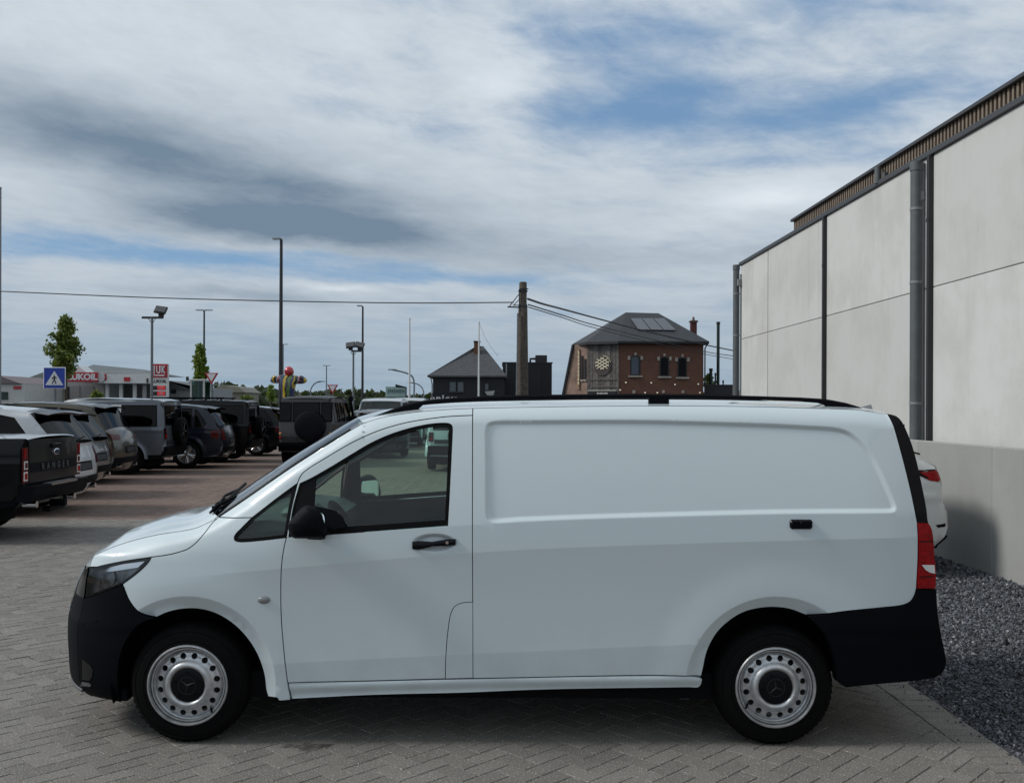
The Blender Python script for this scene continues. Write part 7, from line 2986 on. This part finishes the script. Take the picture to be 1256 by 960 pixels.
# ------------------------------------------------------------------ petrol station and sheds on the left
def station():
    D = 98
    O = W(140, 485, D)
    root = empty('petrol_station', (O.x, O.y, 0), 0, 'white petrol station with red name fascia and grey pitched roof', 'petrol station')
    q = lambda x, y, d=D: W(x, y, d)
    mw = mat('station_white', (.60, .61, .60), .5, var=.08)
    mr = mat('station_roof_grey', (.10, .115, .12), .6, var=.1)
    yF = O.y
    # canopy fascia: white band, the red part with the name
    mb = MB()
    a, b = q(104, 458), q(184.5, 470)
    mb.box(((a.x + b.x) / 2, yF + 2.5, (a.z + b.z) / 2), (b.x - a.x, 5, a.z - b.z))
    fa = rebase(mb, root).build('canopy_fascia', mw, root, None)
    mb = MB()
    a2, b2 = q(84, 456.5), q(121, 468.5)
    mb.box(((a2.x + b2.x) / 2, yF - .1, (a2.z + b2.z) / 2), (b2.x - a2.x, .5, a2.z - b2.z))
    rd = rebase(mb, root).build('name_fascia', M_SIGNR, root, None)
    t = q(103, 462.6)
    text_mesh('name_lettering', 'LUKOIL', .84, mat('letter_white', (.6, .6, .6), .5), rd, Matrix.Translation(Vector((t.x, yF - .38, t.z)) - O.xy.to_3d()) @ FX @ Matrix.Scale(1.06, 4, (1, 0, 0)), .02, .035, .98)
    mb = MB()
    c = q(124.5, 462.5)
    mb.prism([(.38 * math.cos(t_), .5 * math.sin(t_)) for t_ in np.linspace(0, 2 * math.pi, 18, endpoint=False)], lambda u, z: (c.x + u, yF - .15, c.z + z), lambda u, z: (c.x + u, yF - .05, c.z + z))
    rebase(mb, root).build('oval_sign', mat('oval_grey', (.5, .5, .5), .4), fa, None)
    mb = MB()
    c = q(129, 462.5)
    mb.box((c.x, yF - .06, c.z), (.32, .06, .62), bev=.02)
    rebase(mb, root).build('red_emblem', M_SIGNR, fa, None)
    mb = MB()
    c = q(156, 465)
    mb.box((c.x, yF - .05, c.z), (.62, .06, .42))
    rebase(mb, root).build('small_red_sign', M_SIGNR, fa, None)
    mb = MB()
    c = q(181, 466.5)
    mb.box((c.x, yF - .05, c.z), (.18, .06, .45))
    rebase(mb, root).build('dark_emblem', M_SIGNK, fa, None)
    # pitched roof behind the fascia
    p = [q(98, 457.5, D + 3), q(107, 447.5, D + 5), q(170, 452.5, D + 5), q(186, 459, D + 3)]
    mb = MB()
    yb = yF + 14
    mb.add([(p[0].x, yF + 1.5, p[0].z), (p[3].x, yF + 1.5, p[3].z), (p[2].x, yF + 6.5, p[2].z), (p[1].x, yF + 6.5, p[1].z + .1), (p[0].x, yb, p[0].z), (p[3].x, yb, p[3].z)],
           [(0, 1, 2, 3), (3, 2, 5, 4), (0, 3, 4), (1, 5, 2), (0, 4, 5, 1)])
    rebase(mb, root).build('roof', mr, root, None)
    mb = MB()
    g0 = [q(88, 457, D + 1), q(98, 449, D + 1), q(109, 457.5, D + 1)]
    mb.prism([(v.x, v.z) for v in g0], lambda x, z: (x, yF + .6, z), lambda x, z: (x, yF + 3, z))
    rebase(mb, root).build('gable', mw, root, None)
    # shop body and columns
    mb = MB()
    a, b = q(82, 468, D + 4), q(128, 490, D + 4)
    mb.box(((a.x + b.x) / 2, yF + 8, a.z / 2), (b.x - a.x, 8, a.z))
    sh = rebase(mb, root).build('shop_wall', mat('shop_grey', (.33, .325, .31), .7, var=.1), root, None)
    for px in (92, 109):
        mb = MB()
        a, b = q(px - 6, 473, D + 4), q(px + 6, 489, D + 4)
        mb.box(((a.x + b.x) / 2, yF + 3.97, (a.z + b.z) / 2), (b.x - a.x, .1, a.z - b.z))
        rebase(mb, root).build('shutter', mat('shutter_grey', (.26, .25, .245), .6), sh, None)
    mb = MB()
    a, b = q(81, 474, D + 3.9), q(84.5, 489, D + 3.9)
    mb.box(((a.x + b.x) / 2, yF + 3.95, (a.z + b.z) / 2), (b.x - a.x, .1, a.z - b.z))
    rebase(mb, root).build('shop_door', M_SIGNK, sh, None)
    for px in (126, 143, 160, 172, 183):
        mb = MB()
        c = q(px, 470)
        mb.box((c.x, yF + 1.2, c.z / 2), (.3, .3, c.z))
        rebase(mb, root).build('canopy_column', mw if px != 172 else mat('col_grey', (.3, .3, .3), .6), root, None)
    mb = MB()
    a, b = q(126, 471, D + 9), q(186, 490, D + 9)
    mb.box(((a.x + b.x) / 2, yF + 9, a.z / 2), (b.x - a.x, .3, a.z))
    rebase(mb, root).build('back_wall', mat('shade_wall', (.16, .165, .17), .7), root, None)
    mb = MB()
    for i in range(3):
        c = q(140 + i * 14, 480, D + 1)
        mb.box((c.x, yF + 1.5, .95), (.8, .5, 1.9), bev=.05)
    o_ = rebase(mb, root).build('fuel_pump', mat('pump_grey', (.2, .2, .21), .5), root, None)
    o_['kind'] = 'stuff'
    # price totem
    D2 = 74
    O2 = W(195, 480, D2)
    tt = empty('price_totem', (O2.x, O2.y, 0), 0, 'tall red and white petrol price sign with digits', 'price sign')
    q2 = lambda x, y: W(x, y, D2) - Vector((O2.x, O2.y, 0))
    a, b = q2(185.5, 446), q2(205.8, 490)
    mb = MB()
    mb.box(((a.x + b.x) / 2, .15, a.z / 2), (b.x - a.x, .3, a.z), bev=.02)
    bd = mb.build('totem_body', mat('totem_white', (.62, .62, .60), .4), tt, 30)
    a, b = q2(185.8, 446.2), q2(205.5, 463)
    mb = MB()
    mb.box(((a.x + b.x) / 2, -.015, (a.z + b.z) / 2), (b.x - a.x, .04, a.z - b.z))
    rd = mb.build('red_panel', M_SIGNR, bd, None)
    lw = mat('letter_white', (.6, .6, .6), .5)
    # the monogram: L under U and K
    c = q2(195.8, 454.6)
    s = .062
    mb = MB()
    def stroke(pts, r=.055):
        mb.tube([(c.x + x * s * 10, -.05, c.z + z * s * 10) for x, z in pts], r, 4)
    stroke([(-.62, .62), (-.62, -.58), (.62, -.58)], .06)
    stroke([(-.32, .62), (-.32, -.1), (-.2, -.28), (-.02, -.28), (.08, -.1), (.08, .62)], .055)
    stroke([(.34, .62), (.34, -.30)], .055)
    stroke([(.66, .62), (.40, .14), (.68, -.34)], .055)
    mb.build('monogram', lw, rd, None)
    c = q2(195.5, 467.5)
    text_mesh('totem_lettering', 'LUKOIL', .32, M_SIGNK, bd, Matrix.Translation((c.x, -.02, c.z)) @ FX, .01, .008, 1.0)
    for py, dig in ((475.5, '11'), (482.5, '00')):
        a, b = q2(187, py - 2.6), q2(203.4, py + 2.6)
        mb = MB()
        mb.box(((a.x + b.x) / 2, -.015, (a.z + b.z) / 2), (b.x - a.x, .05, a.z - b.z), bev=.02)
        pr = mb.build('price_window', M_SIGNK, bd, None)
        a, b = q2(193, py - 2.4), q2(203, py + 2.4)
        mb = MB()
        mb.box(((a.x + b.x) / 2, -.03, (a.z + b.z) / 2), (b.x - a.x, .05, a.z - b.z), bev=.02)
        dg = mb.build('price_field', mat('price_red', (.55, .03, .04), .4, emit=(1, .05, .06, .15)), pr, None)
        text_mesh('price_digits', dig, .28, mat('digit_pale', (.6, .3, .3), .5), dg, Matrix.Translation(((a.x + b.x) / 2, -.06, (a.z + b.z) / 2)) @ FX, .005, .006, 1.2)
    # low sheds left of the sign
    for nm, lab, D3, wall, roof_, extra in (
            ('low_shed', 'low white shed with mauve gabled roof and small red sign at the left edge', 92, (-12, 30, 470.5), [(-14, 470.3), (0, 460.5), (27, 470.3)], True),
            ('grey_shed', 'grey pitched-roof shed between the low white shed and the crossing sign', 104, (20, 66, 470), [(18, 470), (56, 456), (80, 469)], False),
            ('right_shed', 'grey shed with sloping roof right of the petrol price sign', 112, (200, 262, 476), [(198, 476), (206, 466.5), (236, 478), (262, 479)], False)):
        Oc = W((wall[0] + wall[1]) / 2, 485, D3)
        s_ = empty(nm, (Oc.x, Oc.y, 0), 0, lab, 'shed')
        z3 = lambda x, y: W(x, y, D3) - Vector((Oc.x, Oc.y, 0))
        a, b = z3(wall[0], wall[2]), z3(wall[1], wall[2])
        mb = MB()
        mb.box(((a.x + b.x) / 2, 4, a.z / 2), (b.x - a.x, 8, a.z))
        wl = mb.build('wall', mat('shed_wall_' + nm, {'low_shed': (.5, .5, .48), 'grey_shed': (.28, .29, .28), 'right_shed': (.27, .28, .28)}[nm], .7, var=.1), s_, None)
        mb = MB()
        pr = [(z3(x, y).x, z3(x, y).z) for x, y in roof_]
        mb.prism(pr, lambda x, z: (x, -.3, z), lambda x, z: (x, 8.3, z))
        mb.build('roof', mat('shed_roof_' + nm, {'low_shed': (.15, .12, .125), 'grey_shed': (.20, .215, .21), 'right_shed': (.11, .12, .125)}[nm], .6), s_, None)
        if extra:
            mb = MB()
            c0, c1 = z3(17, 473.5), z3(26, 477)
            mb.box(((c0.x + c1.x) / 2, -.05, (c0.z + c1.z) / 2), (c1.x - c0.x, .1, c0.z - c1.z))
            mb.build('red_sign', M_SIGNR, wl, None)
            mb = MB()
            c0, c1 = z3(-5, 480.5), z3(10, 490)
            mb.box(((c0.x + c1.x) / 2, -.04, (c0.z + c1.z) / 2), (c1.x - c0.x, .1, c0.z - c1.z))
            mb.build('gate', mat('gate_green', (.02, .035, .03), .6), wl, None)
        elif nm == 'grey_shed':
            for x0, x1, y0, y1, mt in ((32, 36, 477, 490, M_SIGNK), (36, 40, 480, 490, mat('blue_door', (.03, .16, .28), .5)), (32, 40, 474.6, 476.8, mat('beam_cream', (.4, .38, .3), .6))):
                c0, c1 = z3(x0, y0), z3(x1, y1)
                mb = MB()
                mb.box(((c0.x + c1.x) / 2, -.05, (c0.z + c1.z) / 2), (c1.x - c0.x, .1, c0.z - c1.z))
                mb.build('door', mt, wl, None)
        else:
            c0, c1 = z3(210, 478), z3(216, 482.5)
            mb = MB()
            mb.box(((c0.x + c1.x) / 2, -.05, (c0.z + c1.z) / 2), (c1.x - c0.x, .1, c0.z - c1.z))
            mb.build('window', M_SIGNK, wl, None)
    # pale dusty roofs farther right
    D4 = 170
    Oc = W(285, 486, D4)
    s_ = empty('far_barn', (Oc.x, Oc.y, 0), 0, 'far beige barn roof behind the yield sign', 'barn')
    z4 = lambda x, y: W(x, y, D4) - Vector((Oc.x, Oc.y, 0))
    mb = MB()
    a, b = z4(258, 481), z4(300, 481)
    mb.box(((a.x + b.x) / 2, 5, a.z / 2), (b.x - a.x, 10, a.z))
    mb.build('wall', mat('barn_wall', (.2, .19, .16), .8), s_, None)
    mb = MB()
    mb.prism([(z4(x, y).x, z4(x, y).z) for x, y in ((256, 481.2), (272, 472), (294, 474.5), (302, 481.2))], lambda x, z: (x, -.5, z), lambda x, z: (x, 10.5, z))
    mb.build('roof', mat('barn_roof', (.22, .205, .17), .8, var=.2, vscale=.5), s_, None)


station()


def billboard():
    D = 95
    c = W(494, 480, D)
    root = empty('green_billboard', (c.x, c.y, 0), 0, 'pale green sign board beyond the pale off-roaders left of the flagpole', 'billboard')
    a, b = W(473, 474, D) - Vector((c.x, c.y, 0)), W(497.5, 487, D) - Vector((c.x, c.y, 0))
    mb = MB()
    mb.box(((a.x + b.x) / 2, 0, (a.z + b.z) / 2), (b.x - a.x, .15, a.z - b.z), bev=.02)
    bd = mb.build('board', mat('board_mint', (.30, .42, .40), .5), root, None)
    t = W(485, 479.5, D) - Vector((c.x, c.y, 0))
    mb = MB()
    for i in range(9):
        mb.box((a.x + .28 + i * .19, -.09, t.z + (.03 if i % 2 else 0)), (.10, .03, .30 + .08 * (i % 3 == 0)))
    o_ = mb.build('board_lettering', mat('letter_dkgreen', (.05, .10, .095), .5), bd, None)
    o_['kind'] = 'stuff'
    for x in (a.x + .3, b.x - .3):
        mb = MB()
        mb.cyl((x, .12, 0), (x, .12, a.z), .07, n=8)
        mb.build('post', M_POLEG, root)
    # black wedge sign in front
    c2 = W(491, 474, 80)
    r2 = empty('black_wedge_sign', (c2.x, c2.y, 0), 0, 'small black wedge-shaped board above the green sign', 'sign')
    z = lambda x, y: W(x, y, 80) - Vector((c2.x, c2.y, 0))
    mb = MB()
    mb.prism([(z(x, y).x, z(x, y).z) for x, y in ((485, 471), (498.5, 474.5), (498.5, 476), (485, 475))], lambda x, y: (x, -.05, y), lambda x, y: (x, .05, y))
    mb.build('board', M_SIGNK, r2, None)
    p = z(498, 476)
    mb = MB()
    mb.cyl((p.x, 0.1, 0), (p.x, .1, p.z + .1), .05, n=8)
    mb.build('post', M_POLE, r2)
    # yield-like grey board seen from behind in front of the dark house
    c3 = W(602, 483, 70)
    r3 = empty('grey_back_sign', (c3.x, c3.y, 0), 0, 'grey back of a small road sign in front of the dark house', 'road sign')
    z = lambda x, y: W(x, y, 70) - Vector((c3.x, c3.y, 0))
    mb = MB()
    mb.prism([(z(x, y).x, z(x, y).z) for x, y in ((594.5, 480), (607, 479), (605, 484.5), (597.5, 484.5))], lambda x, y: (x, -.02, y), lambda x, y: (x, .02, y))
    mb.build('board', mat('sign_back_grey', (.32, .33, .32), .5), r3, None)
    mb = MB()
    p = z(601.5, 484)
    mb.cyl((p.x, .06, 0), (p.x, .06, p.z + .2), .04, n=8)
    mb.build('post', M_POLEG, r3)


billboard()


def machine_cab():
    D = 48
    c = W(246, 490, D)
    root = empty('work_truck', (c.x, c.y, 0), 0, 'work machine with white-framed cab and green glass behind the left car row', 'truck')
    z = lambda x, y: W(x, y, D) - Vector((c.x, c.y, 0))
    a, b = z(233.5, 466), z(251, 490)
    h = a.z
    mw = mat('cab_white', (.45, .47, .45), .5)
    wx, x0 = b.x - a.x, a.x
    mb = MB()
    for x in (x0 + .04, x0 + wx - .04):
        for y in (0, 1.2):
            mb.box((x, y, (h + 1.1) / 2), (.08, .08, h - 1.1))
    mb.box((x0 + wx / 2, .6, h), (wx + .06, 1.34, .09), bev=.02)
    mb.box((x0 + wx / 2, .6, 1.1), (wx, 1.28, .12))
    cb = mb.build('cab_frame', mw, root, None)
    for y in (.0, 1.2):
        mb = MB()
        mb.box((x0 + wx / 2, y, (h + 1.1) / 2), (wx - .16, .02, h - 1.2))
        mb.build('cab_window', glass('machine_green_glass', (.22, .36, .32), 1.0), cb, None)
    mb = MB()
    mb.box((x0 + wx / 2, .7, 1.45), (.45, .45, .6), bev=.08)
    mb.build('driver_seat', M_SEAT, cb, None)
    mb = MB()
    mb.box((x0 + wx + .5, .6, 1.45), (1.0, 1.2, .55), bev=.08)
    mb.box((x0 + wx / 2 + .4, .6, .85), (2.6, 1.25, .42), bev=.05)
    mb.build('machine_body', mw, root, 30)
    for x in (x0 - .1, x0 + wx + .85):
        for y in (.0, 1.2):
            mb = MB()
            mb.lathe([(.22, -.14), (.38, -.14), (.42, -.08), (.42, .08), (.38, .14), (.22, .14)], 'y', 24, (x, y, .42), closed=True)
            mb.lathe([(.22, -.10), (.10, -.06), (.001, -.06)], 'y', 20, (x, y, .42))
            mb.build('wheel', M_RUBBER, root, 40)
    mb = MB()
    p = z(231.5, 465)
    mb.box((p.x - .05, -.05, p.z + .02), (.14, .06, .22), bev=.02)
    mb.tube([(p.x, 0, p.z - .1), (x0 + .05, 0, p.z - .25)], .02, 5)
    mb.build('mirror', M_SIGNK, root)


machine_cab()


# ------------------------------------------------------------------ far hedges, woods and the skyline
def far_wood():
    V, Fc = [], []
    r_ = np.random.default_rng(21)
    k = 0
    for D, x0, x1, h0, dens, s in ((330, -330, 60, 3.4, 5200, 2.2), (520, -520, 420, 7.5, 5200, 3.4), (240, -66, -12, 3.2, 1200, 1.5)):
        for i in range(dens):
            x = r_.uniform(x0, x1)
            hh = h0 * (1 + .45 * math.sin(x * .021 + D) + .25 * math.sin(x * .083 + 1.3))
            z = hh * r_.beta(2.0, 1.1)
            q = r_.normal(size=4)
            Q = Quaternion(q / np.linalg.norm(q))
            c = Vector((x, GY(D) + r_.uniform(-6, 6), z))
            for v in ((-.5, -.4, 0), (.5, -.5, 0), (.4, .5, .1), (-.5, .4, .1)):
                V.append(c + Q @ (Vector(v) * s * r_.uniform(.6, 1.3)))
            Fc.append((k, k + 1, k + 2, k + 3))
            k += 4
    o = link_mesh('far_wood', V, Fc, M_LEAFD)
    tag(o, 'far dark wooded skyline along the horizon', 'wood', kind='stuff')
    for D, h in ((360, 2.6), (560, 6.0)):
        xs_ = np.linspace(-700, 700, 90)
        V = [(x, GY(D), -1) for x in xs_] + [(x, GY(D), h * (1 + .3 * math.sin(x * .021 + D - 30) + .15 * math.sin(x * .05))) for x in xs_] + [(x, GY(D + 120), -1) for x in xs_]
        n = 90
        F_ = [(i, i + 1, n + i + 1, n + i) for i in range(n - 1)] + [(n + i, n + i + 1, 2 * n + i + 1, 2 * n + i) for i in range(n - 1)]
        o = link_mesh('hill', V, F_, mat('wooded_hill', (.030, .040, .026), .95, var=.3, vscale=.08))
        tag(o, kind='structure')


far_wood()


def hedges():
    # the scrubby hedge between the sheds and the cars
    for px, yt, D, hp, lab in ((117, 481, 88, 8, 'small green bush in front of the petrol station shutters'), (303, 486, 120, 8, 'low dark bush right of the far barn')):
        tree('bush', lab, px, yt, D, 490, hp, .3, M_LEAF, 700, 'leafy', seed=int(px))


hedges()
